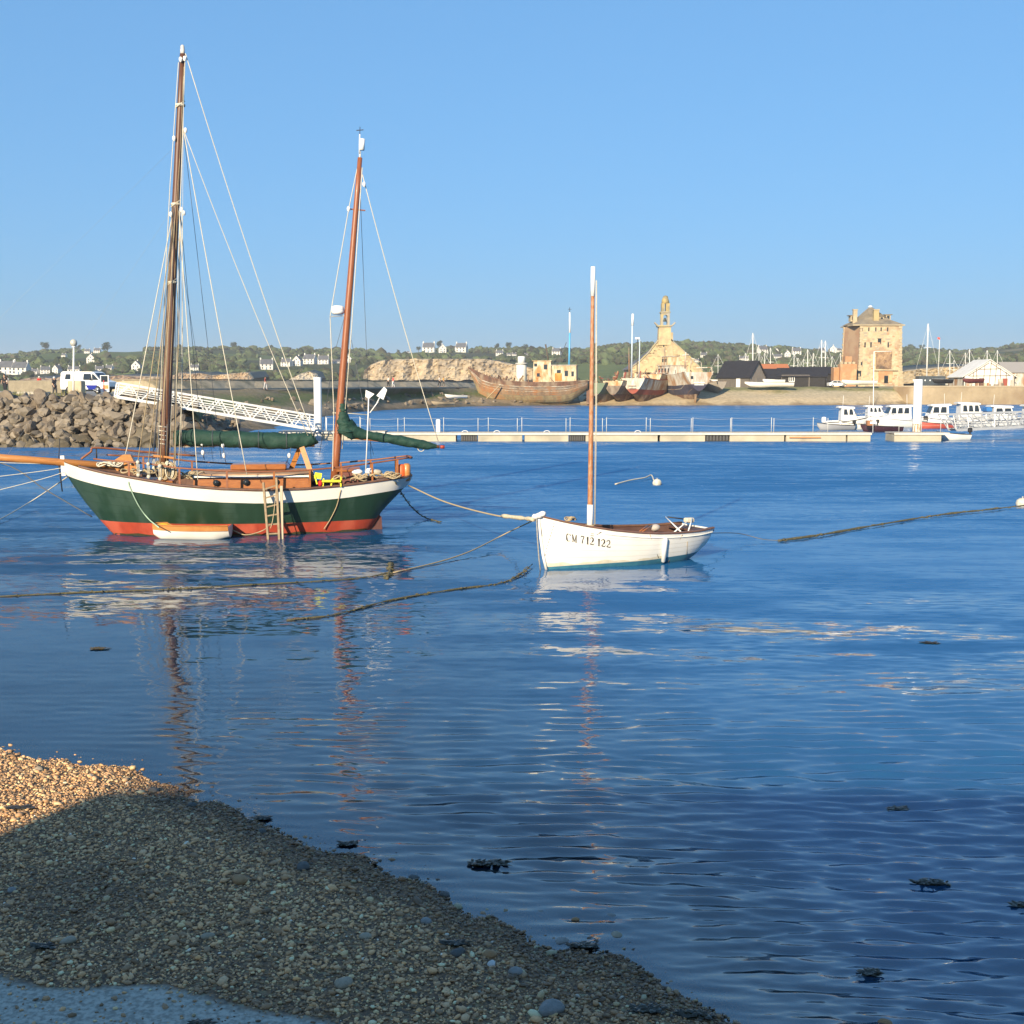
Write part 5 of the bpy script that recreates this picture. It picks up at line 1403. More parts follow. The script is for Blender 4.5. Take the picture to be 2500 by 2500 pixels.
float_m = mat('float_concrete', (.47, .42, .32), (.40, .36, .27), rough=.8, scale=1.2, third=(.33, .30, .23))
deckw = mat('pontoon_deck', (.42, .38, .32), (.34, .3, .25), rough=.8, scale=5)
grid_black = mat('black_grid', (.02, .02, .022), rough=.7)
def pontoon(name, label, u0, u1, Y, floats, fenders, posts, Yw=2.2):
    a, b = at(u0, 1058, Y), at(u1, 1058, Y)
    T = empty(name, ((a.x + b.x) / 2, Y, 0), 0, label, 'pontoon')
    L = b.x - a.x
    MB().box(((a.x + b.x) / 2, Y + Yw / 2, .60), (L, Yw, .09)).build('deck', deckw, T)
    MB().box(((a.x + b.x) / 2, Y - .03, .55), (L, .05, .15)).build('edge_beam', mat('pale_edge', (.62, .6, .54), (.5, .48, .42), scale=3), T)
    for (p, q) in floats:
        x0, x1 = at(p, 1070, Y).x, at(q, 1070, Y).x
        MB().box(((x0 + x1) / 2, Y + Yw / 2, .12), (x1 - x0, Yw - .1, .78), bev=.03).build('float', float_m, T)
    for (p, q) in fenders:
        x0, x1 = at(p, 1070, Y).x, at(q, 1070, Y).x
        f = MB().box(((x0 + x1) / 2, Y + .35, .22), (x1 - x0, .3, .48)).build('dark_bay', grid_black, T)
        n = 7
        for k in range(n): MB().box((lerp(x0, x1, (k + .5) / n), Y + .17, .25), ((x1 - x0) / n * .55, .08, .4)).build('grid_bar', mat('grid_grey', (.07, .07, .07), rough=.6), f, True)
    tops = []
    for u, h in posts:
        x = at(u, 1040, Y).x
        MB().tube([(x, Y + .1, .6), (x, Y + .1, .6 + h)], .022, 8).build('rail_post', mat('grey_rail', (.55, .55, .53), rough=.5), T)
        tops.append(Vector((x, Y + .1, .6 + h - .06)))
    for p, q in zip(tops, tops[1:]):
        for dz in (0, -.5):
            p2, q2 = p.copy(), q.copy(); p2.z = max(.75, p.z + dz); q2.z = max(.75, q.z + dz)
            MB().tube(bez(p2, q2, .05, 5), .006, 5).build('rail_wire', rope_white, T)
    return T
posts = [(u, h) for u, h in ((880, 1.15), (903, 1.1), (971, 1.1), (987, 1.15), (1083, 1.15), (1167, 1.1), (1192, 1.15), (1263, 1.1), (1274, 1.15), (1382, 1.1), (1392, 1.15), (1471, 1.1), (1481, 1.15), (1578, 1.15), (1588, 1.1), (1688, 1.1), (1692, 1.15), (1784, 1.1), (1787, 1.15), (1884, 1.15), (1890, 1.1), (1986, 1.15), (2022, 1.1))]
PA = pontoon('pontoon', 'long pontoon of tan floats with railing across the harbour', 944, 2128, 87.0, [(954, 1113), (1167, 1275), (1281, 1388), (1430, 1606), (1612, 1722), (1782, 1915), (1920, 2066), (2070, 2126)], [(1125, 1165), (1390, 1428), (1724, 1780)], posts)
svc = MB(); x = at(1069, 1040, 87).x; svc.box((x, 87.35, 1.12), (.3, .26, .95), bev=.04); svc.build('service_pedestal', plastic_white, label='white service pedestal on the long pontoon', cat='pedestal')
MB().box((at(1965, 1066, 87).x, 86.93, .3), (2.3, .06, .07)).build('orange_fender_strip', mat('orange_strip', (.7, .25, .1), rough=.6), label='orange strip on the side of the pontoon', cat='fender')
pontoon('pontoon', 'short pontoon with pile and railing at the right end', 2183, 2318, 87.0, [(2184, 2299)], [], [(2196, 1.1), (2251, 1.15), (2298, 1.15)])
pontoon('landing_pontoon', 'low grey landing pontoon under the gangway foot', 680, 940, 89.4, [(684, 938)], [], [(795, 1.15), (878, 1.15)])
MB().tube([at(797, 1056, 87.2), at(797, 1020, 87.2)], .035, 8).build('rail_post', white_steel, PA)
for u in (1135, 1213, 1335, 1557):
    c = at(u, 1054, 87.2); c.z = .65
    MB().tube([c + Vector((.22 * math.cos(a), 0, .13 * math.sin(a))) for a in [i * math.pi / 8 for i in range(9)]], .025, 6).build('mooring_ring', plastic_white, PA)
# tall thin post on the pontoon right of the tower foot
pp_ = at(2131, 1056, 86.9); PT = empty('signal_post', (pp_.x, 86.9, .65), 0, 'thin pale pole with cross arm standing on the pontoon end', 'pole')
MB().tube([(pp_.x, 86.9, .62), (at(2134, 858, 86.9).x, 86.9, at(2134, 858, 86.9).z)], .03, 8).build('pole', white_steel, PT)
MB().box((pp_.x, 86.85, at(2131, 1032, 86.9).z), (.48, .05, .16)).build('sign_plate', plastic_white, PT)
MB().tube([at(2135, 858, 86.9), at(2176, 858, 86.9)], .02, 6).build('cross_arm', white_steel, PT)
alum = mat('aluminium', (.5, .51, .52), (.42, .43, .44), rough=.4, scale=4, metal=.4)
gangway('marina_gangway', 'grey aluminium gangway running off the right edge', at(2335, 1050, 92), at(2310, 1013, 92), at(2580, 1038, 93), at(2580, 1003, 93), 1.3, alum, 8, 18)
# skiff with outboard at the short pontoon
def skiff(loc, rz, L, label, hullm, out=True, name='motor_skiff', group=None):
    S = empty(name, loc, rz, label, 'boat', group)
    B = lambda t: L * .2 * interp([(0, .05), (.1, .4), (.3, .8), (.6, 1), (1, .92)], t)
    zs = lambda t: .42 + .22 * (1 - t) ** 2
    H = Hull(L, B, zs, lambda t: interp([(0, .5), (.08, .0), (.2, -.15), (1, -.1)], t), lambda t: .42, 20)
    h = MB(); H.band(h, lambda t: -1, zs, 5); H.transom(h); h.build('hull', hullm, S, False)
    c = MB(); H.cap(c, .08, .05, .02); c.build('gunwale', black, S, False)
    i = MB(); H.band(i, lambda t: .1, zs, 3, -.04); i.build('inner_skin', deck_grey, S, False)
    d = MB(); H.deck(d, -.3, .05); d.build('floor', deck_grey, S, False)
    MB().box((L * .55, 0, .35), (.25, L * .34, .04)).build('thwart', plastic_white, S, False)
    if out:
        MB().box((L + .12, 0, .75), (.28, .24, .34), bev=.06).build('outboard_cowl', black, S, False)
        MB().tube([(L + .12, 0, .6), (L + .14, 0, -.3)], .06, 8).build('outboard_leg', black, S, False)
    return S
p = on(2325, 1075, 0); skiff((p.x - 1.2, p.y, 0), R(10), 2.6, 'small white skiff with black outboard at the short pontoon end', white_paint)
# ------------------------------------------------------------------ cabin boats in the marina
def cruiser(u, v, Y, L, face, label, style=0, cabin=1.0, extra=None):
    """white cabin motor boat; face +1 bow right, -1 bow left"""
    p = at(u, v, Y)
    S = empty('cabin_cruiser', (p.x, Y, 0), 0 if face > 0 else math.pi, label, 'motorboat', 'white cabin boats at the marina')
    gel = mat('gelcoat', (.78, .78, .76), (.72, .71, .68), rough=.3, scale=2, contrast=(.5, .8))
    hl = L
    B = lambda t: L * .19 * interp([(0, .03), (.1, .36), (.25, .7), (.45, .95), (.7, 1), (1, .93)], t)
    zs = lambda t: .75 + .42 * (1 - t) ** 2
    zk = lambda t: interp([(0, .95), (.06, .45), (.13, .0), (.3, -.25), (1, -.15)], t)
    H = Hull(L, B, zs, zk, lambda t: .45, 22)
    def X(b, name, m, par=None):
        for q in b.v: q.x = hl - q.x - L / 2          # bow towards +x, centred
        for i, f in enumerate(b.f): b.f[i] = f[::-1]
        return b.build(name, m, par or S, False)
    h = MB(); H.band(h, lambda t: -1, zs, 6); H.transom(h); X(h, 'hull', gel)
    s_ = MB()
    for sd in (-1, 1): s_.tube([H.pt(t, zs(t) - .1, sd, .015) for t in H.ss], .035, 5)
    X(s_, 'rubbing_strake', [black, steel, mat('navy_stripe', (.03, .05, .15))][style % 3])
    d = MB(); H.deck(d, -.03, .02, 0, .62); X(d, 'foredeck', gel)
    d = MB(); H.deck(d, -.35, .05, .6, 1); X(d, 'cockpit_floor', deck_grey)
    # cabin: side profile extruded
    w = B(.5) * .78
    x0, x1 = L * .26, L * (.66 if style != 1 else .72)
    hh = 1.28 * cabin
    zc = zs(.45) - .05
    rows = []
    for y, k in ((-w, 0), (-w * .86, 1), (w * .86, 1), (w, 0)):
        pass
    prof_lo = [(x0, zc), (x1, zc - .05)]
    prof_hi = [(x0 + .55, zc + hh * .95), (x1 - .02, zc + hh)]
    v_ = [(x0, -w, zc), (x1, -w, zc), (x1, w, zc), (x0, w, zc), (x0 + .5, -w * .85, zc + hh * .93), (x1 - .03, -w * .85, zc + hh), (x1 - .03, w * .85, zc + hh), (x0 + .5, w * .85, zc + hh * .93)]
    c = MB().add(v_, [(0, 1, 5, 4), (1, 2, 6, 5), (2, 3, 7, 6), (3, 0, 4, 7), (4, 5, 6, 7)]); cab = X(c, 'cabin', gel)
    r_ = MB()
    g = []
    for i in range(6):
        x = lerp(x0 + .3, x1 + .25, i / 5)
        g.append([Vector((x, w * .92 * k, zc + hh * (.95 + .05 * i / 5) + .09 * (1 - k * k) + dz)) for k, dz in ((-1, -.06), (-1, .02), (-.5, .03), (0, .03), (.5, .03), (1, .02), (1, -.06))])
    r_.grid(g); r_.add(g[0], [tuple(range(7))]); r_.add(g[-1], [tuple(range(6, -1, -1))]); X(r_, 'cabin_roof', gel, cab)
    def side(xa, xb, za, zb, sd):
        def P_(x, z):
            f = (z - zc) / hh
            return Vector((x, sd * (lerp(w, w * .85, f) + .012), z))
        m = MB().add([P_(xa, za), P_(xb, za), P_(xb - .02, zb), P_(xa + .12, zb)], [(0, 1, 2, 3)])
        X(m, 'cabin_window', glass, cab)
    n = 2 + style % 2
    for sd in (-1, 1):
        for k in range(n):
            xa = lerp(x0 + .42, x1 - .12, k / n); xb = lerp(x0 + .42, x1 - .12, (k + 1) / n) - .1
            side(xa, xb, zc + hh * .42, zc + hh * .85, sd)
    f_ = MB().add([(x0 + .2, -w * .8, zc + hh * .4), (x0 + .2, w * .8, zc + hh * .4), (x0 + .44, w * .76, zc + hh * .86), (x0 + .44, -w * .76, zc + hh * .86)], [(0, 1, 2, 3)])
    for q in f_.v: q.x -= .03
    X(f_, 'windscreen', glass, cab)
    rl = MB()
    for sd in (-1, 1):
        rl.tube([Vector((t * L, sd * (B(t) - .03), zs(t) + .38)) for t in (0.0, .1, .2, .3, .4)], .018, 5)
        for t in (.02, .15, .3): rl.tube([Vector((t * L, sd * (B(t) - .03), zs(t))), Vector((t * L, sd * (B(t) - .03), zs(t) + .38))], .014, 5)
    X(rl, 'bow_rail', steel)
    if style != 2:
        m = MB().box((L + .18, 0, .85), (.38, .36, .55), bev=.1); o = X(m, 'outboard_cowl', plastic_white if style == 0 else black)
        m = MB().tube([(L + .15, 0, .6), (L + .18, 0, -.3)], .08, 8); X(m, 'outboard_leg', black)
    m = MB().tube([(x1 - .3, .2, zc + hh + .05), (x1 - .35, .2, zc + hh + 1.1)], .015, 5); X(m, 'aerial', plastic_white)
    if extra == 'dodger':
        m = MB().box((x1 + .35, 0, zc + hh * .75), (.55, w * 1.5, .45), bev=.12); X(m, 'blue_spray_hood', mat('blue_canvas', (.03, .16, .42), rough=.8))
    fe = MB()
    for t in (.45, .7): fe.tube([Vector((t * L, -(B(t) + .1), .7)), Vector((t * L, -(B(t) + .1), .2))], .1, 8)
    X(fe, 'fenders', plastic_white)
    return S
cruiser(2066, 1040, 112, 3.9, 1, 'white cabin boat with round outboard at the left end of the marina', 0, .95)
cruiser(2190, 1036, 116, 5.2, -1, 'white cabin boat behind the signal post, bow to the left', 1, 1.0)
cruiser(2290, 1035, 118, 5.0, -1, 'white cabin boat directly right of the rusty pile', 2, 1.05)
cruiser(2365, 1034, 121, 5.0, 1, 'tall white wheelhouse boat in the middle of the marina', 1, 1.15)
cruiser(2440, 1034, 114, 5.4, 1, 'white cruiser with blue spray hood near the right edge', 0, 1.0, 'dodger')
cruiser(2520, 1034, 117, 5.0, 1, 'white cabin boat cut by the right edge', 2, 1.0)
cruiser(2135, 1026, 128, 4.0, 1, 'small white boat half hidden behind the others near the post', 1, .8)
gelm = mat('gelcoat', (.78, .78, .76))
for i, (u, v, L, lb, m) in enumerate(((2095, 1048, 3.2, 'open white skiff with wooden box below the first cabin boat', white_paint), (2150, 1054, 3.6, 'dark hulled open boat beside the signal post', mat('dark_hull', (.05, .02, .03), rough=.4)), (2285, 1046, 3.4, 'open boat with red strip behind the right pile', mat('red_trim_hull', (.5, .1, .07), rough=.4)), (2040, 1050, 3.4, 'grey inflatable tender at the left end of the marina', mat('grey_tube', (.33, .34, .36), rough=.6)))):
    p = on(u, v, 0); skiff((p.x - L / 2, p.y, 0), R(4 * i - 6), L, lb, m, i != 1)
bx = at(2124, 1016, 104); MB().box((bx.x, 104, .8), (.55, .5, .45), bev=.03).build('wooden_crate', mat('crate_brown', (.32, .14, .06), rough=.7), label='brown crate on the open white skiff', cat='crate')
# ================================================================== far shore
def ground_mat(name, stops, nscale, bump=.5):
    """colour by height above the water (tide marks, shingle, grass) broken up by noise"""
    m = bpy.data.materials.new(name); m.use_nodes = True
    N, L = m.node_tree.nodes, m.node_tree.links
    b = N['Principled BSDF']; b.inputs['Roughness'].default_value = .9
    tc = N.new('ShaderNodeTexCoord'); sp = N.new('ShaderNodeSeparateXYZ'); L.new(tc.outputs['Object'], sp.inputs[0])
    nz = N.new('ShaderNodeTexNoise'); nz.inputs['Scale'].default_value = nscale; nz.inputs['Detail'].default_value = 8; nz.inputs['Roughness'].default_value = .65
    L.new(tc.outputs['Object'], nz.inputs[0])
    ma = N.new('ShaderNodeMath'); ma.operation = 'MULTIPLY_ADD'; ma.inputs[1].default_value = 3.4; L.new(nz.outputs['Fac'], ma.inputs[0])
    su = N.new('ShaderNodeMath'); su.operation = 'SUBTRACT'; su.inputs[1].default_value = 1.7; L.new(sp.outputs[2], su.inputs[0]); L.new(su.outputs[0], ma.inputs[2])
    dv = N.new('ShaderNodeMath'); dv.operation = 'DIVIDE'; dv.inputs[1].default_value = 4.0; L.new(ma.outputs[0], dv.inputs[0])
    rp = N.new('ShaderNodeValToRGB')
    while len(rp.color_ramp.elements) < len(stops): rp.color_ramp.elements.new(.5)
    for e, (p, c) in zip(rp.color_ramp.elements, stops): e.position, e.color = p, lin(c)
    L.new(dv.outputs[0], rp.inputs[0])
    n2 = N.new('ShaderNodeTexNoise'); n2.inputs['Scale'].default_value = nscale * 9; n2.inputs['Detail'].default_value = 4; L.new(tc.outputs['Object'], n2.inputs[0])
    hs = N.new('ShaderNodeHueSaturation'); mr = N.new('ShaderNodeMapRange'); mr.inputs['To Min'].default_value = .55; mr.inputs['To Max'].default_value = 1.45
    L.new(n2.outputs['Fac'], mr.inputs[0]); L.new(mr.outputs[0], hs.inputs['Value']); L.new(rp.outputs[0], hs.inputs['Color']); L.new(hs.outputs[0], b.inputs['Base Color'])
    bp = N.new('ShaderNodeBump'); bp.inputs['Strength'].default_value = bump; bp.inputs['Distance'].default_value = .3; L.new(n2.outputs['Fac'], bp.inputs['Height']); L.new(bp.outputs[0], b.inputs['Normal'])
    return m
def strip(name, lines, m, kind='structure', sub=6, wob=.12, seed=1):
    """surface through lines of points (each line from one end of the shore to the other)"""
    rows = []
    for l in lines:
        rows.append(smooth_path(l, 8))
    rg = np.random.default_rng(seed)
    out = []
    for k in range(len(rows) - 1):
        for j in range(sub):
            f = j / sub
            out.append([a.lerp(b, f) for a, b in zip(rows[k], rows[k + 1])])
    out.append(rows[-1])
    V = np.array([[tuple(p) for p in r] for r in out])
    V[1:-1, :, 2] += wob * fbm(V[1:-1, :, 0], V[1:-1, :, 1], seed, 4, .5)
    return np_mesh(name, V.reshape(-1, 3), grid_faces(V.shape[0], V.shape[1]), m, kind=kind)
# causeway bank from the mole to the wrecks
WLp = [(-19.4, 79, -.6), (-20.8, 95, -.6), (-24.0, 104, -.6), (-21.3, 113, -.6), (-23.4, 140, -.6), (-22.8, 170, -.6), (-22.4, 187, -.6), (-17.8, 207, -.6), (-11.5, 222, -.6), (-7.5, 231, -.6), (0, 238, -.6), (8, 241, -.6), (20, 242, -.6)]
MLp = [(-20.8, 81, .6), (-22.0, 95, .6), (-25.6, 105, .5), (-24.5, 116, .5), (-26.5, 140, .8), (-25.4, 170, .8), (-24.0, 189, .7), (-19, 210, .7), (-12.6, 226, .8), (-8, 236, .7), (0, 243, .7), (8, 246, .7), (20, 247, .7)]
HLp = [(-22.5, 83, 2.4), (-24.5, 95, 2.3), (-29.5, 108, 2.0), (-31, 120, 2.0), (-33, 140, 2.6), (-30, 165, 2.6), (-25.5, 192, 2.5), (-20.2, 214, 2.5), (-13, 232, 2.6), (-8, 244, 2.4), (0, 252, 2.2), (8, 256, 2.2), (20, 258, 2.4)]
ELp = [(-24, 84.5, 3.36), (-27, 95, 3.4), (-33, 112, 3.45), (-38, 128, 3.5), (-40, 141, 3.52), (-34, 160, 3.55), (-28, 180, 3.6), (-21.5, 206, 3.62), (-14.5, 228, 3.62), (-9, 252, 3.6), (0, 266, 3.55), (8, 270, 3.5), (20, 272, 3.5)]
FLp = [(x - (1.5 if i < 5 else 0), y + (0 if i < 3 else 9), z + .02) for i, (x, y, z) in enumerate(ELp)]
bankm = ground_mat('bank_ground', [(0, (.10, .08, .045)), (.16, (.22, .165, .10)), (.32, (.26, .20, .125)), (.46, (.12, .12, .035)), (.62, (.10, .125, .028)), (.8, (.17, .135, .07)), (1, (.24, .2, .14))], .22)
strip('shore_bank', [WLp, MLp, HLp, ELp, FLp], bankm, seed=4, wob=.22, sub=8)
rg = random.Random(77)
bank = [o for o in bpy.data.objects if o.name.startswith('shore_bank')][0]
WM[bank.name] = Matrix.Identity(4)
for i in range(150):                                   # loose stones on the foreshore
    k = rg.uniform(0, len(WLp) - 1.01); a = int(k); f = k - a
    w = Vector(MLp[a]).lerp(Vector(MLp[a + 1]), f); h = Vector(HLp[a]).lerp(Vector(HLp[a + 1]), f)
    p = w.lerp(h, rg.random() ** 1.8)
    put_rock(p + Vector((0, 0, .05)), rg.uniform(.2, .55) * (1.5 if rg.random() < .1 else 1), rg, rg.choice((0, 1, 2, 2, 3)), bank)
# path kerb and parapet along the causeway
pk = MB()
pts = smooth_path(ELp[3:10], 8)
pk.grid([[p + Vector((0, 0, -.05)), p + Vector((0, 0, .16)), p + Vector((-.35, .1, .16)), p + Vector((-.35, .1, -.05))] for p in pts], smooth=False)
pk.build('path_kerb', mat('pale_kerb', (.42, .38, .3), (.36, .32, .25), scale=1), kind='structure')
pw = empty('causeway_parapet', (-30, 175, 3.5), 0, 'long low brown stone parapet behind the causeway path', 'wall')
pts = [p + Vector((-3.0, 6.5, 0)) for p in smooth_path([(-48, 140, 3.4)] + ELp[4:10] + [(-3, 285, 3.5)], 8)]
wl_ = MB(); wl_.grid([[p + Vector((2.4, -.8, -.3)), p + Vector((1.1, -.3, .55 + .12 * math.sin(i * 2.3))), p + Vector((0, 0, 1.18 + .05 * math.sin(i * 1.7))), p + Vector((-.3, .6, 1.18 + .05 * math.sin(i * 1.7))), p + Vector((-.3, .6, -.3))] for i, p in enumerate(pts)], smooth=False)
wl_.build('wall', mat('parapet_stone', (.33, .27, .17), (.42, .34, .22), third=(.20, .17, .10), scale=.9, bump=.7, bscale=3, bdist=.1), pw)
cp_ = MB(); cp_.grid([[p + Vector((-.0, -.08, 1.2)), p + Vector((0, -.08, 1.36)), p + Vector((-.3, .68, 1.36)), p + Vector((-.3, .68, 1.2))] for p in pts], smooth=False)
cp_.build('coping', mat('parapet_coping', (.2, .165, .11), (.26, .22, .15), scale=1), pw)

# sand beach and land under the sheds and tower
W2 = [(14, 240.5, -.6), (30, 240.5, -.6), (45, 242, -.6), (62, 246, -.6), (74, 248, -.6), (80, 253, -.6), (110, 262, -.6), (170, 270, -.6)]
M2 = [(14, 246, .7), (30, 247, .8), (45, 249, 1.1), (62, 252, 1.3), (76, 254, 1.0), (82, 258, .6), (110, 266, .4), (170, 274, .4)]
H2 = [(14, 256, 2.4), (30, 256, 2.5), (45, 257, 2.6), (62, 258.5, 2.8), (78, 261, 3.0), (86, 263, 3.2), (110, 268, 3.4), (170, 276, 3.4)]
E2 = [(14, 262, 3.5), (30, 262.5, 3.6), (45, 262.5, 3.65), (62, 263, 3.7), (80, 265, 3.75), (88, 266, 3.75), (110, 272, 3.75), (170, 280, 3.75)]
F2 = [(x, 420, 3.8) for x, y, z in E2]
strip('sand_beach', [W2, M2, H2, E2, F2], ground_mat('beach_sand', [(0, (.24, .17, .09)), (.18, (.46, .36, .22)), (.4, (.44, .35, .22)), (.62, (.40, .33, .21)), (.82, (.15, .15, .05)), (1, (.27, .24, .17))], .16), seed=9, wob=.15)
# sea wall on the right
sw = empty('sea_wall', (100, 258, 0), 0, 'curved tan stone sea wall below the tower at the right', 'wall')
ws = smooth_path([(84, 262.5, 0), (86.5, 258.5, 0), (92, 257.2, 0), (104, 257.5, 0), (125, 258.5, 0), (175, 262, 0)], 8)
g = MB(); g.grid([[p + Vector((0, -.5, -1)), p + Vector((0, -.4, .5)), p + Vector((0, 0, 3.75)), p + Vector((0, .9, 3.76)), p + Vector((0, .9, -1))] for p in ws], smooth=False)
g.build('wall', mat('sea_wall_stone', (.36, .28, .175), (.28, .215, .13), third=(.24, .17, .1), scale=.35, bump=.5, bscale=1.4, bdist=.2), sw)
g = MB(); g.grid([[p + Vector((0, -.12, 3.76)), p + Vector((0, -.12, 4.02)), p + Vector((0, .9, 4.02)), p + Vector((0, .9, 3.76))] for p in ws], smooth=False)
g.build('coping', mat('wall_coping', (.44, .36, .25), (.36, .3, .2), scale=.6), sw)

# ------------------------------------------------------------------ wrecks on the foreshore
rust = lambda n, a, b, c, s=.5: mat(n, a, b, rough=.85, scale=s, third=c, stretch=(1, 1, .35), contrast=(.4, .6), bump=.4, bscale=3, bdist=.06)
def wreck(name, label, bow, stern, beam, sheer, keel, bands, m_rail, plank=8, n=40, rake=1.0, stern_w=.75, flat=False):
    """bow, stern: ground points; sheer/keel: heights along it"""
    bow, stern = Vector(bow), Vector(stern)
    ax = stern - bow
    L = ax.length
    S = empty(name, bow, math.atan2(ax.y, ax.x), label, 'shipwreck')
    B = lambda t: beam / 2 * interp([(0, .02), (.05, .22), (.12, .45), (.25, .78), (.4, .96), (.6, 1), (.85, .95 * lerp(stern_w, 1, .5)), (1, stern_w)], t)
    zs, zk = (lambda t: interp(sheer, t)), (lambda t: interp(keel, t))
    H = Hull(L, B, zs, zk, lambda t: interp([(0, .75), (.2, .6), (.5, .42), (.85, .5), (1, .55)], t), n)
    lo = None
    hull = None
    for i, (f0, f1, m, off) in enumerate(bands):
        zlo = (lambda t, f=f0: lerp(min(keel[5][1], .3), zs(t), f)) if flat else (lambda t, f=f0: lerp(zk(t), zs(t), f))
        zhi = (lambda t, f=f1: lerp(min(keel[5][1], .3), zs(t), f)) if flat else (lambda t, f=f1: lerp(zk(t), zs(t), f))
        b = MB(); H.band(b, zlo, zhi, 4, off)
        za, zb = max(zlo(1.0), zk(1.0)), zhi(1.0)
        if zb > za + .02:
            zz = [lerp(za, zb, q / 5) for q in range(6)]
            pl_ = [Vector((L + .01 * i, -H.y(1.0, z), z)) for z in zz] + [Vector((L + .01 * i, H.y(1.0, z), z)) for z in reversed(zz)]
            b.add(pl_, [tuple(range(len(pl_)))])
        o = b.build('hull' if i == 0 else 'hull_strake', m, S, False)
        hull = hull or o
    for k in range(plank):                             # plank edges standing proud
        f = (k + 1) / (plank + 1)
        b = MB(); H.band(b, lambda t: lerp(zk(t), zs(t), f) - .035, lambda t: lerp(zk(t), zs(t), f) + .035, 1, .035, s0=.02, sides=(-1,)); b.build('plank_edge', bands[min(len(bands) - 1, int(f * len(bands)))][2], hull, False)
    c = MB(); H.cap(c, .3, .16, .08); c.build('rail', m_rail, S, False)
    d = MB(); H.deck(d, -.7, .1); d.build('deck', mat('rotten_deck', (.2, .15, .1), (.12, .09, .06), scale=1), S, False)
    return S, H, L
r_orange = rust('rotten_hull_orange', (.29, .185, .105), (.17, .115, .075), (.33, .145, .055), 1.3)
r_grey = rust('rotten_hull_grey', (.24, .195, .15), (.14, .105, .08), (.28, .15, .08), 1.4)
r_brown = rust('rotten_hull_brown', (.17, .085, .055), (.10, .06, .045), (.27, .2, .14), 1.5)
r_olive = rust('rotten_hull_olive', (.30, .24, .13), (.19, .15, .09), (.30, .17, .08), 1.2)
r_cream = rust('flaking_cream', (.60, .53, .38), (.40, .30, .17), (.44, .2, .07), 1.8)
r_white = rust('flaking_white', (.60, .57, .5), (.42, .36, .28), (.36, .2, .1), 1.6)
r_red = rust('flaking_red', (.3, .07, .045), (.24, .07, .05), (.4, .2, .1), .8)
r_green = rust('flaking_green', (.12, .17, .11), (.17, .2, .14), (.2, .13, .07), .8)
r_navy = rust('flaking_navy', (.035, .035, .065), (.05, .045, .07), (.12, .09, .09), .8)
b0, s0 = at(1166, 985, 246), at(1432, 984, 243)
b0.z = s0.z = .75
A, HA, LA = wreck('shipwreck', 'largest rotting wooden trawler hulk with high raised bow', at(1143, 985, 247) * Vector((1, 1, 0)).x if False else (at(1143, 985, 247).x, 247, .2), (at(1436, 985, 243).x, 243, .2), 6.2,
                  [(0, 7.55), (.05, 6.9), (.12, 6.0), (.2, 5.35), (.3, 4.85), (.42, 4.55), (.6, 4.42), (.8, 4.5), (1, 4.8)],
                  [(0, 6.9), (.03, 5.6), (.06, 4.0), (.09, 2.0), (.115, .7), (.2, .15), (.5, 0), (.78, .1), (.86, .5), (.92, 1.6), (1, 3.0)],
                  [(0, .42, r_olive, 0), (.42, .66, r_orange, .02), (.66, .80, r_grey, .03), (.80, .825, r_white, .1), (.825, 1.0, r_brown, .02)], r_brown, 9)
# raised bow bulwark stumps and deck wreckage
rg = random.Random(12)
for k in range(16):
    t = .02 + k * .022
    p = HA.pt(t, HA.zs(t), -1); MB().bar(p, p + Vector((rg.uniform(-.1, .1), 0, rg.uniform(.25, .75))), .16, .16).build('frame_stump', r_brown, A, False)
for k in range(9):
    x = lerp(3.5, 9.5, rg.random()); MB().bar((x, rg.uniform(-1.5, 1.5), 4.6), (x + rg.uniform(-1.6, 1.6), rg.uniform(-1.5, 1.5), rg.uniform(5.0, 6.2)), .2, .14).build('broken_beam', rng_m if False else r_brown, A, False)
def deckhouse(par, x0, x1, w, z0, h, m, wins, name='wheelhouse', roofm=None, top=.94):
    b = MB().add([(x0, -w, z0), (x1, -w, z0), (x1, w, z0), (x0, w, z0), (x0 + .1, -w * top, z0 + h), (x1 - .05, -w * top, z0 + h), (x1 - .05, w * top, z0 + h), (x0 + .1, w * top, z0 + h)], [(0, 1, 5, 4), (1, 2, 6, 5), (2, 3, 7, 6), (3, 0, 4, 7), (4, 5, 6, 7)])
    o = b.build(name, m, par, False)
    MB().box(((x0 + x1) / 2, 0, z0 + h + .06), (x1 - x0 + .3, 2 * w + .15, .12)).build('house_roof', roofm or m, o, False)
    for (a, z, ww, hh) in wins:
        for sd in (-1, 1):
            y = sd * (lerp(w, w * top, (z - z0) / h) + .01)
            MB().box((lerp(x0, x1, a), y, z), (ww, .05, hh)).build('window', glass, o, False)
    return o
xw = lambda u, Y=244: (at(u, 940, Y) - A.location).x
h1 = deckhouse(A, xw(1306), xw(1350), 1.6, 4.3, 4.5, r_cream, [(.15, 8.0, .6, .6), (.7, 7.6, .7, 1.0), (.3, 6.0, .6, .7)], roofm=r_cream)
h2 = deckhouse(A, xw(1350) + .05, xw(1412), 1.5, 4.3, 3.6, r_cream, [(.3, 6.6, .8, .8), (.6, 6.3, .7, 1.1), (.85, 6.2, .5, 1.0)], roofm=r_white)
MB().box((xw(1368), -1.62, 5.6), (1.4, .06, 1.5)).build('rust_panel', rust('bright_rust', (.6, .22, .04), (.5, .16, .03), (.65, .4, .12), 1.5), h2, False)
MB().tube([(xw(1392), 0, 7.5), (xw(1393) + .05, 0, 14.5)], [.2, .17], 10).build('mast', mat('blue_mast', (.09, .38, .68), rough=.5), A, False)
MB().tube([(xw(1393) + .05, 0, 14.5), (xw(1393), 0, 18.6)], [.18, .14], 10).build('mast_top', plastic_white, A, False)
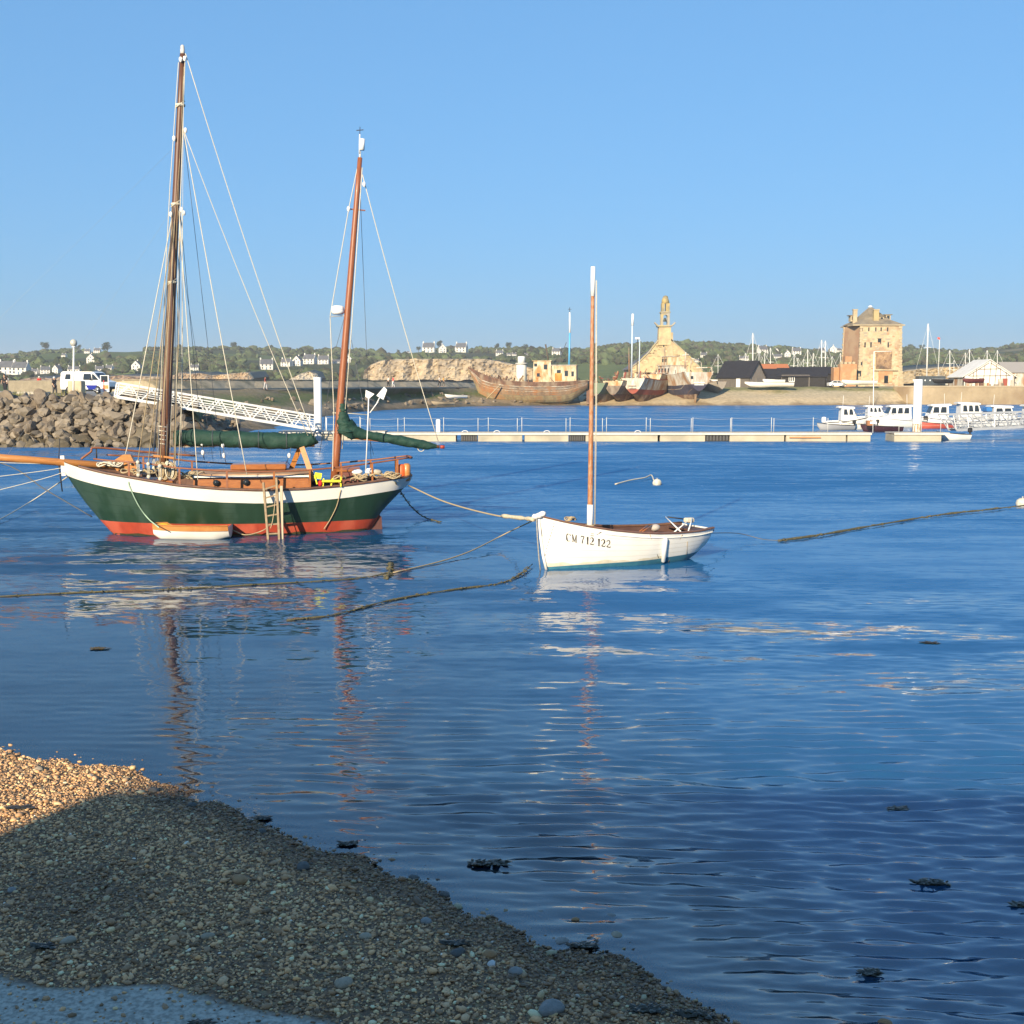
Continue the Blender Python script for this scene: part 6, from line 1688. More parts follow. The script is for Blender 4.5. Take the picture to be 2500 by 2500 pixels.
MB().tube([(xw(1393), 0, 18.6), (xw(1393), 0, 19.6)], .06, 6).bar((xw(1393) - .35, 0, 19.2), (xw(1393) + .35, 0, 19.2), .08).build('mast_lantern', black, A, False)
MB().tube([(xw(1343), -.5, 8.5), (xw(1335), -.5, 12.2)], .16, 8).build('derrick', rust('black_derrick', (.04, .04, .04), (.08, .06, .05), (.1, .08, .06)), A, False)
MB().tube([(xw(1362), .3, 8.0), (xw(1385), .3, 12.6)], .07, 6).build('derrick', rope_dark, A, False)
MB().tube([(xw(1228), -3.4, 3.9), (xw(1190), -3.0, .8)], .14, 6).build('leaning_spar', rust('bleached_spar', (.5, .38, .2), (.42, .3, .16), (.35, .25, .15)), A, False)
rd = MB().box((LA + .3, 0, 1.7), (1.3, .3, 3.2)); rd.build('rudder', r_brown, A, False)
# white beacon behind the big hulk
bc = at(1273, 930, 262); BCN = empty('white_beacon', (bc.x, 262, 3.5), 0, 'squat white beacon tower behind the largest hulk', 'beacon')
bm = mat('beacon_white', (.8, .79, .75), (.74, .73, .68), rough=.6, scale=1)
MB().lathe([(1.22, -.6), (1.12, 5.0), (1.1, 5.2)], (bc.x, 262, 3.5), 20).build('tower', bm, BCN)
MB().lathe([(1.35, 0), (1.35, .3), (1.1, .35)], (bc.x, 262, 8.65), 20).build('gallery', mat('beacon_grey', (.45, .43, .4), rough=.7), BCN)
MB().lathe([(.8, 0), (.8, 1.35), (.7, 1.45)], (bc.x, 262, 8.95), 16).build('lantern', bm, BCN)

def wreck2(name, label, ub, us, Yb, Ys, beam, hb, hs, bands, rail, z0=.4, sw_=.8, plank=5):
    p, q = at(ub, 980, Yb), at(us, 980, Ys)
    return wreck(name, label, (p.x, Yb, z0), (q.x, Ys, z0), beam, [(0, hb), (.15, hb * .88), (.4, hs * .95), (.7, hs * .92), (1, hs)], [(0, hb * .85), (.05, hb * .5), (.1, hb * .15), (.2, .1), (.6, 0), (.82, .2), (.9, hs * .3), (1, hs * .42)], bands, rail, plank, 30, stern_w=sw_, flat=True)
Bw, HB, LB = wreck2('shipwreck', 'collapsed green hulk full of debris beside the largest wreck', 1532, 1452, 262, 243, 5.6, 5.2, 4.6, [(0, .5, r_grey, 0), (.5, 1, r_green, .02)], r_brown, 0.0)
rg = random.Random(21)
for k in range(60):
    c = Vector((rg.uniform(.05, .98) * LB, rg.uniform(-1.9, 1.9), rg.uniform(2.9, 5.6)))
    d = Vector((rg.uniform(-1.3, 1.3), rg.uniform(-1, 1), rg.uniform(-.4, 1.0)))
    MB().bar(c, c + d, rg.uniform(.12, .4), rg.uniform(.08, .3)).build('wreckage', rg.choice((r_cream, r_brown, r_white, r_grey, r_red, r_orange)), Bw, False)
Cw, HC, LC = wreck2('shipwreck', 'white and red hulk showing its transom below the chapel', 1640, 1545, 266, 243.5, 6.0, 5.8, 5.5, [(0, .38, r_brown, 0), (.38, .58, r_red, .02), (.58, 1, r_white, .03)], r_red, 0.05, .85)
deckhouse(Cw, 6, 10, 1.7, 4.2, 2.4, r_red, [(.3, 5.6, .8, .8), (.7, 5.6, .8, .8)], roofm=r_white)
for k in range(34):
    c = Vector((rg.uniform(.2, .98) * LC, rg.uniform(-1.6, 1.6), rg.uniform(4.2, 6)))
    MB().bar(c, c + Vector((rg.uniform(-1.2, 1.2), rg.uniform(-1, 1), rg.uniform(.2, 1.6))), rg.uniform(.1, .25)).build('wreckage', rg.choice((r_cream, r_red, r_white, r_grey)), Cw, False)
for (u, v0, m, nm) in ((1542, 766, 'pale_blue_pole', 'mast'), (1555, 825, 'dark_pole', 'mast'), (1560, 828, 'pale_blue_pole', 'mast')):
    a, b = at(u, 925, 250), at(u + 2, v0, 250); inv_ = WM[Cw.name].inverted()
    MB().tube([a, b], .15 if u == 1542 else .1, 8).build(nm, mat(m, (.5, .58, .66) if 'pale' in m else (.06, .06, .06), rough=.5), Cw)
MB().tube([at(1544, 795, 250), at(1545, 766, 250)], .24, 8).build('mast_top', plastic_white, Cw); MB().box(at(1556, 826, 250), (.9, .5, .35)).build('mast_lamp', plastic_white, Cw)
for k in range(2): MB().box((LC + .05, -.1 + .1 * k, 3.9 - .55 * k), (.06, 1.7 - .2 * k, .16)).build('name_board', black, Cw, False)
Dw, HD, LD = wreck2('shipwreck', 'white and navy trawler hulk with wheelhouse at the right of the row', 1610, 1706, 268, 245, 6.8, 6.9, 6.7, [(0, .3, r_brown, 0), (.3, .62, r_navy, .02), (.62, .70, r_white, .03), (.70, 1, r_white, .02)], r_white, 0.1, .9)
deckhouse(Dw, 4, 12, 2.0, 5.6, 2.6, r_white, [(.12, 7.2, .9, .9), (.35, 7.2, .9, .9), (.6, 7.2, .9, .9), (.85, 7.2, .6, .9)], roofm=r_white)
deckhouse(Dw, 5, 8.5, 1.5, 8.3, 1.9, r_cream, [(.2, 9.4, .7, .7), (.5, 9.4, .7, .7), (.8, 9.4, .7, .7)], 'upper_bridge', r_white)
for k in range(2): MB().box((LD + .06, 0, 4.6 - .5 * k), (.06, 2.4 - .3 * k, .16)).build('name_board', plastic_white, Dw, False)
MB().box((LD + .05, -1.6, 5.6), (.1, .5, .6)).build('porthole', glass, Dw, False); MB().box((11, -2.05 - 0.9, 4.9), (.6, .1, .8)).build('porthole', glass, Dw, False)
inv_ = None
for a, b, r in (((1672, 900, 252), (1674, 860, 252), .18), ((1665, 868, 252), (1682, 866, 252), .22), ((1686, 900, 252), (1688, 872, 252), .06), ((1688, 874, 252), (1712, 885, 252), .1), ((1712, 885, 252), (1713, 905, 252), .08), ((1700, 898, 250), (1740, 897, 250), .12), ((1737, 897, 250), (1740, 915, 250), .12)):
    MB().tube([at(*a), at(*b)], r, 6).build('gantry', r_white if r > .07 else steel, Dw)
pr_ = MB().tube([(LD - 1.5, -.2, .2), (LD - 1.2, -.2, 2.2)], .28, 8); pr_.build('prop_post', r_orange, Dw, False)
for k in range(16):
    c = Vector((rg.uniform(.05, .98) * LD, rg.uniform(-2.2, 2.2), rg.uniform(5.2, 6.4)))
    MB().bar(c, c + Vector((rg.uniform(-.8, .8), rg.uniform(-.6, .6), rg.uniform(.3, 2.0))), rg.uniform(.07, .2)).build('wreckage', rg.choice((r_cream, r_white, r_grey, r_brown)), Dw, False)
for k in range(30):
    x = rg.uniform(.12, .95) * LA
    c = Vector((x, rg.uniform(-2, 2), 4.3)); MB().bar(c, c + Vector((rg.uniform(-1.2, 1.2), rg.uniform(-.8, .8), rg.uniform(.5, 1.9))), rg.uniform(.1, .3)).build('wreckage', rg.choice((r_cream, r_brown, r_grey, r_orange)), A, False)
Ew, HE, LE = wreck2('shipwreck', 'small bleached grey hulk at the right end of the row of wrecks', 1704, 1762, 262, 255, 3.6, 4.0, 2.9, [(0, 1, rust('bleached_hull', (.28, .24, .2), (.22, .19, .16), (.34, .3, .25)), 0)], r_grey, 2.0, .7, 4)
Fw, HF, LF = wreck2('shipwreck', 'dark brown hulk squeezed between the green and the white wrecks', 1590, 1496, 268, 243, 5.4, 5.6, 5.0, [(0, .45, r_brown, 0), (.45, .8, r_grey, .02), (.8, 1, r_cream, .03)], r_brown, 0.0, .8)
deckhouse(Fw, 5, 8, 1.4, 4.2, 2.6, r_cream, [(.3, 5.8, .6, .7), (.7, 5.8, .6, .7)], roofm=r_brown)
Gw, HG, LG = wreck2('shipwreck', 'rust red hulk behind the white and red transom', 1668, 1590, 276, 251, 5.4, 6.4, 6.0, [(0, .5, r_brown, 0), (.5, .8, r_red, .02), (.8, 1, r_cream, .03)], r_brown, 0.4, .8)
deckhouse(Gw, 4, 9, 1.6, 5.2, 2.4, r_white, [(.2, 6.6, .6, .7), (.5, 6.6, .6, .7), (.8, 6.6, .6, .7)], roofm=r_cream)
for par, LL in ((Fw, LF), (Gw, LG)):
    for k in range(30):
        c = Vector((rg.uniform(.05, .98) * LL, rg.uniform(-1.9, 1.9), rg.uniform(4.2, 6.4)))
        MB().bar(c, c + Vector((rg.uniform(-1.3, 1.3), rg.uniform(-1, 1), rg.uniform(-.2, 1.8))), rg.uniform(.08, .3)).build('wreckage', rg.choice((r_cream, r_red, r_white, r_grey, r_brown, r_orange)), par, False)
    MB().tube([(LL * .6, 0, 5), (LL * .62, 0, 12.0)], [.16, .1], 8).build('mast', r_grey, par, False)
# small rowing boats pulled up
for u, v, Y, lb, m in ((1112, 968, 222, 'pale rowing boat pulled up on the bank left of the wrecks', white_paint), (1080, 985, 218, 'low wooden punt lying on the foreshore left of the wrecks', rust('punt_wood', (.4, .32, .22), (.3, .24, .16), (.45, .38, .28)))):
    p = at(u, v, Y); skiff((p.x - 2, Y, max(.6, p.z - .2)), R(15), 4.2, lb, m, False, 'rowing_boat')

# ------------------------------------------------------------------ chapel
def build_chapel():
    Y = 290
    X = lambda u: (u - 1250) / FPX * Y
    Z = lambda v: at(1500, v, Y).z
    st = mat('chapel_stone', (.54, .42, .235), (.43, .33, .19), third=(.34, .265, .165), scale=1.1, bump=.5, bscale=2.5, bdist=.12)
    st2 = mat('chapel_belfry_stone', (.34, .31, .25), (.26, .235, .19), third=(.42, .33, .13), scale=.9, bump=.5, bscale=3)
    li = mat('lichen_stone', (.40, .30, .11), (.30, .24, .12), third=(.2, .18, .12), scale=1.6, bump=.6, bscale=4)
    ro = mat('chapel_slate', (.10, .10, .10), (.14, .135, .13), scale=1)
    C = empty('stone_chapel', (X(1620), Y, 3.7), 0, 'golden stone chapel gable with broken belfry behind the wrecks', 'chapel')
    z0 = 3.5
    prof = [(1538, z0, 1), (1539, 897, 0), (1560, 882, 0), (1580, 862, 0), (1603, 832, 0), (1634, 830, 0), (1656, 850, 0), (1676, 868, 0), (1694, 886, 0), (1712, 905, 0), (1714, z0, 1)]
    poly = [Vector((X(u), Y, (v if k else Z(v)))) for u, v, k in prof]
    MB().prism(poly, (0, 1.0, 0)).build('gable_wall', st, C)
    # raised coping stones along the gable
    for (u0, v0), (u1, v1) in (((1539, 897), (1560, 882)), ((1560, 882), (1580, 862)), ((1580, 862), (1603, 832)), ((1634, 830), (1656, 850)), ((1656, 850), (1676, 868)), ((1676, 868), (1694, 886)), ((1694, 886), (1712, 905))):
        MB().bar(Vector((X(u0), Y + .4, Z(v0) + .12)), Vector((X(u1), Y + .4, Z(v1) + .12)), 1.3, .28).build('coping', st2, C)
    nv = [Vector((X(1545), Y + 1.0, z0)), Vector((X(1545), Y + 1.0, Z(900))), Vector((X(1619), Y + 1.0, Z(846))), Vector((X(1700), Y + 1.0, Z(900))), Vector((X(1700), Y + 1.0, z0))]
    MB().prism(nv, (0, 24, 0)).build('nave', st, C)
    for sd, (ua, ub) in ((-1, (1540, 1619)), (1, (1704, 1619))):
        e, r_ = Vector((X(ua), Y + 1.02, Z(902))), Vector((X(ub), Y + 1.02, Z(843)))
        MB().prism([e, r_, r_ + Vector((0, 0, .25)), e + Vector((0, 0, .25))], (0, 24, 0)).build('roof', ro, C)
    rq = random.Random(43)
    sm_ = [mat('gable_stone_light', (.58, .47, .28), (.5, .4, .24), scale=1.5), mat('gable_stone_brown', (.38, .28, .16), (.32, .25, .15), scale=1.5)]
    for k in range(130):
        z = lerp(z0 + 1, Z(838), rq.random() ** 1.2); v_ = 941 - (z - CAM_H) / Y * FPX
        ul, ur = np.interp(v_, [832, 862, 882, 905], [1603, 1580, 1560, 1532]), np.interp(v_, [830, 850, 868, 886, 905], [1634, 1656, 1676, 1694, 1710])
        if rq.random() < 1: MB().box((X(rq.uniform(ul + 3, ur - 3)), Y + .02, z), (rq.uniform(.35, .9), .14, rq.uniform(.2, .4)), bev=.03).build('stone', rq.choice(sm_), C)
    # bell tower
    w0, w1 = X(1603.5), X(1634.5)
    MB().box(((w0 + w1) / 2, Y + .9, (Z(832) + Z(797)) / 2 - .5), (w1 - w0, 2.6, Z(797) - Z(832) + 1.0), taper=.93).build('tower_shaft', st, C)
    MB().box(((w0 + w1) / 2 - .05, Y + .9, Z(796)), (w1 - w0 + .5, 3.0, .45), bev=.1).build('cornice', st2, C)
    for sd in (-1, 1):
        c = Vector(((w0 + w1) / 2 + sd * 1.75, Y + .2, Z(795))); MB().bar(c, c + Vector((sd * .75, -.2, .75)), .35, .35).build('gargoyle', st2, C)
    # belfry: four corner piers, lintel arch, bell
    b0_, b1_ = X(1609.5), X(1631)
    zb, zt_ = Z(794), Z(763)
    for x in (b0_ + .3, b1_ - .3):
        for y in (Y + .2, Y + 1.6): MB().box((x, y, (zb + zt_) / 2), (.55, .5, zt_ - zb)).build('pier', st2, C)
    ar = MB(); xc, rr = (b0_ + b1_) / 2, (b1_ - b0_) / 2 - .55
    arc = [Vector((xc + rr * math.cos(a), Y, zt_ - 1.0 + rr * math.sin(a) * .9)) for a in [math.pi - i * math.pi / 8 for i in range(9)]]
    poly = [Vector((b0_, Y, zt_ - 1.0))] + arc + [Vector((b1_, Y, zt_ - 1.0)), Vector((b1_, Y, zt_ + .3)), Vector((b0_, Y, zt_ + .3))]
    for i in range(8):
        ar.prism([arc[i], arc[i + 1], Vector((arc[i + 1].x, Y, zt_ + .3)), Vector((arc[i].x, Y, zt_ + .3))], (0, 1.8, 0))
    ar.build('arch', st2, C)
    MB().lathe([(.5, 0), (.38, .15), (.3, .6), (.22, .8), (.05, .9)], (xc, Y + .9, zb + .9), 12).build('bell', mat('bronze', (.08, .09, .08), rough=.5, metal=.6), C)
    MB().box((xc, Y + .9, Z(762.5)), (b1_ - b0_ + .3, 2.2, .3), bev=.06).build('cornice', st2, C)
    # upper stage with slit, rounded broken top
    t0, t1 = X(1611), X(1630.5)
    rg = random.Random(5)
    cols = [(0, 1), (.55, 1), (1, 1)]
    MB().box((t0 + .35, Y + .9, (Z(762) + Z(740)) / 2), (.72, 1.7, Z(740) - Z(762))).build('upper_pier', li, C); MB().box((t1 - .45, Y + .9, (Z(762) + Z(740)) / 2), (.92, 1.7, Z(740) - Z(762))).build('upper_pier', li, C)
    cap = MB().lathe([(.92, 0), (.88, .7), (.76, 1.2), (.52, 1.65), (.22, 1.85), (0, 1.9)], ((t0 + t1) / 2, Y + .9, Z(741)), 12)
    for q in cap.v: q.x += rg.uniform(-.08, .08); q.z += rg.uniform(-.1, .1)
    cap.build('broken_spire', li, C)
    for (u, v, w, h) in ((1617, 829, .45, .55), (1617, 845, .3, .4)): MB().box((X(u), Y - .31 if v < 831 else Y - .01, Z(v)), (w, .1, h)).build('opening', glass, C)
    MB().box((X(1632), Y + .2, (Z(885) + Z(832)) / 2), (1.4, .9, Z(832) - Z(885) + 4)).build('buttress', mat('chapel_patched', (.42, .33, .2), (.33, .26, .16), third=(.5, .4, .24), scale=.8, bump=.4), C)
build_chapel()

# ------------------------------------------------------------------ fortified tower
def build_tower():
    Y = 280
    X = lambda u, y=Y: (u - 1250) / FPX * y
    Z = lambda v, y=Y: at(2130, v, y).z
    pl = mat('ochre_plaster', (.44, .325, .19), (.50, .41, .27), third=(.33, .235, .15), scale=1.3, bump=.3, bscale=2)
    qn = mat('quoin_stone', (.46, .38, .25), (.36, .29, .19), scale=.8)
    pls = mat('shaded_ochre_plaster', (.34, .21, .13), (.27, .165, .105), third=(.36, .25, .16), scale=.7, bump=.3, bscale=2)  # darker plaster for the left face: its grazing-light shade put into the colour
    sl = mat('tower_slate', (.20, .165, .12), (.25, .21, .15), third=(.14, .12, .09), scale=.8, bump=.3)
    br = mat('ruin_brick', (.44, .19, .08), (.38, .24, .13), third=(.5, .36, .2), scale=.9, bump=.4)
    cx = (X(2092) + X(2191)) / 2
    T = empty('fort_tower', (cx, Y + 5, 3.7), 0, 'ochre polygonal fort tower with grey slate roof', 'tower')
    fw = X(2191) - X(2092)
    base, top = 3.6, Z(795)
    # plan: front face and angled sides (six-sided), walls lean in
    def ring(k, z): # k: scale
        h = fw / 2 * k
        s_ = 6.3 * k
        return [Vector((cx - h, Y + 5 - 5 * k, z)), Vector((cx + h, Y + 5 - 5 * k, z)), Vector((cx + h + .7 * k, Y + 5 + s_ - 5, z)), Vector((cx + h * .55, Y + 5 + 6.5 * k, z)), Vector((cx - h * .75, Y + 5 + 6.5 * k, z)), Vector((cx - h - 2.1 * k, Y + 5 + 1.0 * k, z))]
    lo, mi, hi = ring(1.13, base), ring(1.04, lerp(base, top, .38)), ring(1.0, top)
    for i in range(6):
        j = (i + 1) % 6
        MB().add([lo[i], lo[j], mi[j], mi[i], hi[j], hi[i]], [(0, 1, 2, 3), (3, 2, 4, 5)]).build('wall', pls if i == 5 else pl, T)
    for i in (0, 1, 5):                                   # quoins, each stone
        for k in range(22):
            f = (k + .5) / 22
            z = lerp(base, top, f)
            p = lo[i].lerp(mi[i], f / .38) if f < .38 else mi[i].lerp(hi[i], (f - .38) / .62)
            w = .85 if k % 2 else .5
            MB().box((p.x + (w * .32 if i == 0 else -w * .32 if i == 1 else w * .2), p.y + .14, z), (w, .5, (top - base) / 22 * .86)).build('quoin', qn, T)
    MB().box((cx - .6, Y + 4.9, top + .12), (fw + 2.6, 10.6, .24)).build('eaves_course', qn, T)
    # roof
    ev = ring(1.085, top + .25); ap = [Vector((X(2128), Y + 4.5, Z(746)))]
    md = [p.lerp(Vector((ap[0].x, ap[0].y, p.z)), .42) + Vector((0, 0, 1.25)) for p in ev]
    tp_ = [p.lerp(Vector((ap[0].x, ap[0].y, p.z)), .93) + Vector((0, 0, Z(748) - top - .25)) for p in ev]
    r_ = MB()
    for a, b in ((ev, md), (md, tp_)):
        for i in range(6): r_.add([a[i], a[(i + 1) % 6], b[(i + 1) % 6], b[i]], [(0, 1, 2, 3)])
    r_.add(tp_, [tuple(range(6))]); rf = r_.build('roof', sl, T)
    MB().lathe([(.55, 0), (.45, .25), (.2, .4)], (ap[0].x, ap[0].y, Z(747)), 8).build('roof_cap', plastic_white, rf)
    for (u, y, w, v0, v1, m) in ((2086.5, Y + 3.5, .95, 757, 792, qn), (2138, Y + 1.6, 1.25, 757, 790, mat('chimney_yellow', (.42, .33, .16), (.34, .27, .14), scale=.8))):
        a = at(u, v1, y); b = at(u, v0, y)
        MB().box((a.x, y, (a.z + b.z) / 2 - .3), (w, .9, b.z - a.z + .6)).build('chimney', m, rf); MB().box((a.x, y, b.z + .08), (w + .2, 1.1, .2)).build('chimney_cap', qn, rf)
    for (u, v, y) in ((2152, 779, Y + 2.0), (2168, 775, Y + 4.5), (2082, 777, Y + 4.0)):
        p = at(u, v, y); d_ = MB().box((p.x, y + .7, p.z - .1), (1.1, 1.8, 1.3)).build('dormer', qn, rf); MB().box((p.x, y - .22, p.z), (.6, .06, .8)).build('dormer_window', glass, d_, True); MB().box((p.x, y + .7, p.z + .65), (1.9, 2.2, .18)).build('dormer_roof', sl, d_, True)
    # stones showing through the plaster
    rq = random.Random(41)
    sm_ = [mat('bare_stone_light', (.52, .44, .30), (.46, .38, .26), scale=1.5), mat('bare_stone_red', (.42, .24, .13), (.36, .22, .13), scale=1.5), mat('bare_stone_grey', (.36, .31, .23), (.3, .26, .2), scale=1.5)]
    for k in range(110):
        f = rq.random() ** 1.5 * .92
        y = lerp(lo[0].y, mi[0].y, f / .38) if f < .38 else lerp(mi[0].y, hi[0].y, (f - .38) / .62)
        h = fw / 2 * lerp(1.1, 1.0, f) - .9
        w = rq.uniform(.35, .95)
        MB().box((cx + rq.uniform(-h, h), y + .03, lerp(base, top, f)), (w, .16, rq.uniform(.22, .45)), bev=.03).build('stone', rq.choice(sm_), T)
    # openings in the front wall
    def opening(u, v, w, h, name='window', frame=True):
        p = at(u, v, Y)
        f = clamp((p.z - base) / (top - base))
        y = lerp(lo[0].y, mi[0].y, f / .38) if f < .38 else lerp(mi[0].y, hi[0].y, (f - .38) / .62)
        o = MB().box((p.x, y - .0, p.z), (w, .12, h)).build(name, glass, T)
        if frame: MB().box((p.x, y - .03, p.z - h / 2 - .12), (w + .5, .3, .2)).build('sill', qn, o, True); MB().box((p.x, y - .01, p.z + h / 2 + .14), (w + .6, .2, .26)).build('lintel', qn, o, True)
    for u in (2105, 2121, 2138, 2151, 2167): opening(u, 804, .28, .9, 'loophole', False)
    opening(2147, 833, .8, 1.25); 
    for u in (2098, 2111.5, 2126, 2168): opening(u, 842, .32, 1.2, 'loophole', False)
    opening(2103, 888, .35, 1.4, 'loophole', False)
    # scar of the old gatehouse: recess with beams, ledge, doorway
    p0, p1 = at(2137, 900, Y), at(2176, 858, Y)
    MB().box(((p0.x + p1.x) / 2, Y - .33, (p0.z + p1.z) / 2), (p1.x - p0.x, .3, p1.z - p0.z)).build('scarred_masonry', mat('scar', (.20, .12, .07), (.38, .25, .14), third=(.1, .065, .045), scale=1.0, bump=1, bscale=2.5, bdist=.2), T)
    MB().box(((p0.x + p1.x) / 2 + .5, Y - .6, at(2150, 904, Y).z), (p1.x - p0.x + 2, .5, .18)).build('ledge', qn, T)
    MB().box((at(2160, 920, Y).x, Y - .5, at(2160, 920, Y).z), (3.2, .3, 2.6)).build('scarred_masonry', br, T)
    MB().box((at(2161, 928, Y).x, Y - .68, at(2161, 926, Y).z), (.9, .12, 1.7)).build('door', glass, T)
    opening(2096, 918, .9, 2.4, 'doorway')
    # ruined outwork at the left foot
    R_ = empty('brick_outwork', (at(2070, 935, 276).x, 276, 3.7), 0, 'ruined orange brick outwork at the left foot of the tower', 'ruin')
    for (u0, u1, v, y) in ((2052, 2092, 889, 276), (2036, 2054, 897, 277), (2064, 2080, 870, 279)):
        a, b = at(u0, v, y), at(u1, v, y)
        MB().box(((a.x + b.x) / 2, y + 1.2, (3.4 + a.z) / 2), (b.x - a.x, 2.4, a.z - 3.4)).build('wall', br, R_)
    for k in range(4):
        a = at(2055 + k * 10, 887, 276); MB().box((a.x, 276.6, a.z + .1), (.6, 1, .5)).build('merlon', qn, R_)
build_tower()

# ------------------------------------------------------------------ sheds
tar = mat('tarred_boards', (.012, .011, .012), (.02, .018, .018), rough=.8, scale=2, stretch=(6, 6, .4))
slate2 = mat('black_shed_roof', (.010, .010, .016), (.016, .016, .022), rough=.85, scale=1)
silver = mat('weathered_boards', (.27, .235, .2), (.2, .175, .15), rough=.85, scale=1.2, stretch=(3, 3, .3))
grayb = mat('grey_boards', (.09, .08, .07), (.13, .115, .1), rough=.85, scale=1.2, stretch=(3, 3, .3))
def shed(name, label, c, rz, L, W, he, hr, wall, gable, roof, boards=True, cat='shed'):
    """L along local x with gables at +-x, W across; eaves he, ridge hr"""
    S = empty(name, c, rz, label, cat)
    for sd in (-1, 1):
        MB().box((0, sd * (W / 2 - .1), he / 2), (L, .2, he)).build('side_wall', wall, S, False)
        MB().prism([(sd * L / 2, -W / 2, 0), (sd * L / 2, W / 2, 0), (sd * L / 2, W / 2, he), (sd * L / 2, 0, hr), (sd * L / 2, -W / 2, he)], (-sd * .2, 0, 0)).build('gable_wall', gable, S, False)
        e, r_ = Vector((-L / 2 - .35, sd * (W / 2 + .35), he - .25)), Vector((-L / 2 - .35, 0, hr + .06))
        MB().prism([e, r_, r_ + Vector((0, 0, .16)), e + Vector((0, 0, .16))], (L + .7, 0, 0)).build('roof_slope', roof, S, False)
    if boards:
        n = 12
        for k in range(n):
            y = lerp(-W / 2 + .25, W / 2 - .25, k / (n - 1)); h = lerp(hr, he, abs(y) / (W / 2)) - .1
            MB().box((L / 2 + .03, y, h / 2), (.05, W / n * .8, h)).build('board', gable, S, False)
    return S
p = at(1809, 944, 266)
S1 = shed('boat_shed', 'black roofed boat shed with silver-grey board gable', (at(1812, 944, 266).x, 267, 3.62), R(-42), 8.2, 6.6, 2.3, 5.7, grayb, silver, slate2)
MB().box((1.2, -3.33, 1.05), (1.0, .08, 2.0)).build('white_door', plastic_white, S1, False)
MB().box((4.18, 0.2, 1.0), (.06, 1.9, 2.0)).build('double_door', silver, S1, False)
shed('boat_shed', 'small low black shed between the two larger sheds', (at(1876, 940, 272).x, 272, 3.65), R(-15), 5.0, 5.0, 2.2, 4.0, tar, tar, slate2, False)
S3 = shed('boat_shed', 'long low black workshop with white framed window', (at(1960, 942, 270).x, 271, 3.62), R(-14), 10.6, 6.4, 2.6, 4.2, tar, tar, slate2)
MB().box((-2.2, -3.22, 1.9), (1.3, .06, 1.2)).build('window', plastic_white, S3, False)
for k in (-.4, 0, .4): MB().box((-2.2 + k, -3.27, 1.9), (.28, .04, .9)).build('pane', glass, S3, False)
for x, z, sx, sz in ((-4.4, 1.6, .1, 2.4), (1.6, 1.4, .12, 2.8), (-1.4, 2.75, 6.1, .1)): MB().box((x, -3.28, z), (sx, .06, sz)).build('pale_frame', silver, S3, False)
for y in (-1.0, .5): MB().box((5.37, y, 1.7), (.05, .35, .6)).build('pale_sign', plastic_white, S3, False)
shed('brick_house', 'orange tiled low building behind the black sheds', (at(1886, 925, 292).x, 293, 3.7), R(5), 7.2, 6, 3.4, 5.4, mat('orange_render', (.45, .2, .1), scale=1), mat('orange_render', (.45, .2, .1)), mat('orange_tiles', (.42, .15, .06), (.34, .13, .06), scale=1.5), False, 'house')
shed('boat_shed', 'dark long shed behind the workshop below the masts', (at(1975, 930, 300).x, 300, 3.7), 0, 11, 6, 3.4, 4.8, tar, tar, slate2, False)
# white shelter, container at the right
rgs = random.Random(55)
wt_ = mat('white_tarpaulin', (.74, .72, .68), (.66, .63, .57), rough=.6, scale=.5, bump=.3, bscale=1)
S5 = shed('boat_shelter', 'white peaked boat shelter with dark timber framing at the right', (at(2412, 937, 268).x, 272, 3.8), R(-90), 9, 11.6, 2.3, 5.9, r_white, wt_, wt_, False, 'shelter')
for k in range(9):
    y = lerp(-5.2, 5.2, k / 8); h = lerp(5.9, 2.3, abs(y) / 5.8)
    MB().bar((4.56, y, 0), (4.58, y + rgs.uniform(-.5, .5), h - .2), .13, .08).build('timber_frame', mat('dark_timber', (.10, .075, .055), (.15, .11, .08), scale=1), S5, False)
for (y0, z0_, y1, z1) in ((-4.5, 2.4, 4.5, 2.5), (-2.6, 3.9, 2.6, 4.0), (-4.8, 2.4, -.2, 5.3), (4.8, 2.4, .2, 5.3)): MB().bar((4.62, y0, z0_), (4.62, y1, z1), .12, .08).build('brace', mat('dark_timber', (.10, .075, .055)), S5, False)
for k in range(16):
    y = rgs.uniform(-5.4, 5.4); hh = rgs.uniform(.5, 2.0)
    MB().box((4.75 + rgs.uniform(0, .5), y, hh / 2), (.5, rgs.uniform(.3, 1.1), hh)).build('stacked_gear', rgs.choice((r_brown, r_cream, r_grey, r_white, silver, r_red)), S5, False)
S6 = shed('boat_shelter', 'second white peaked shelter cut by the right edge', (at(2487, 937, 272).x, 274, 3.8), R(8), 8, 6, 3.4, 5.4, r_white, r_white, mat('grey_top', (.3, .28, .26), scale=1), False, 'shelter')
for i, (u, z) in enumerate(((2470, 2.2), (2478, 2.2), (2488, 2.2))): MB().box((at(u, 880, 268).x - at(2487, 937, 272).x, -3.12, z), (.5, .08, .7)).build('window', glass, S6, False)
ct = at(2279, 930, 264); CN = empty('cargo_container', (ct.x, 265, 3.8), 0, 'slate blue storage container on the quay right of the tower', 'container')
cm_ = mat('container_blue', (.045, .06, .075), (.06, .075, .09), rough=.6, scale=2)
MB().box((ct.x, 266, 5.0), (5.9, 2.4, 2.3)).build('body', cm_, CN)
for k in range(22): MB().box((ct.x - 2.75 + k * .262, 264.77, 5.0), (.12, .06, 2.1)).build('rib', cm_, CN)
for k in range(4): MB().box((ct.x - 1.6 + k * 1.1, 264.72, 5.2), (.25, .05, .3)).build('sticker', plastic_white, CN)
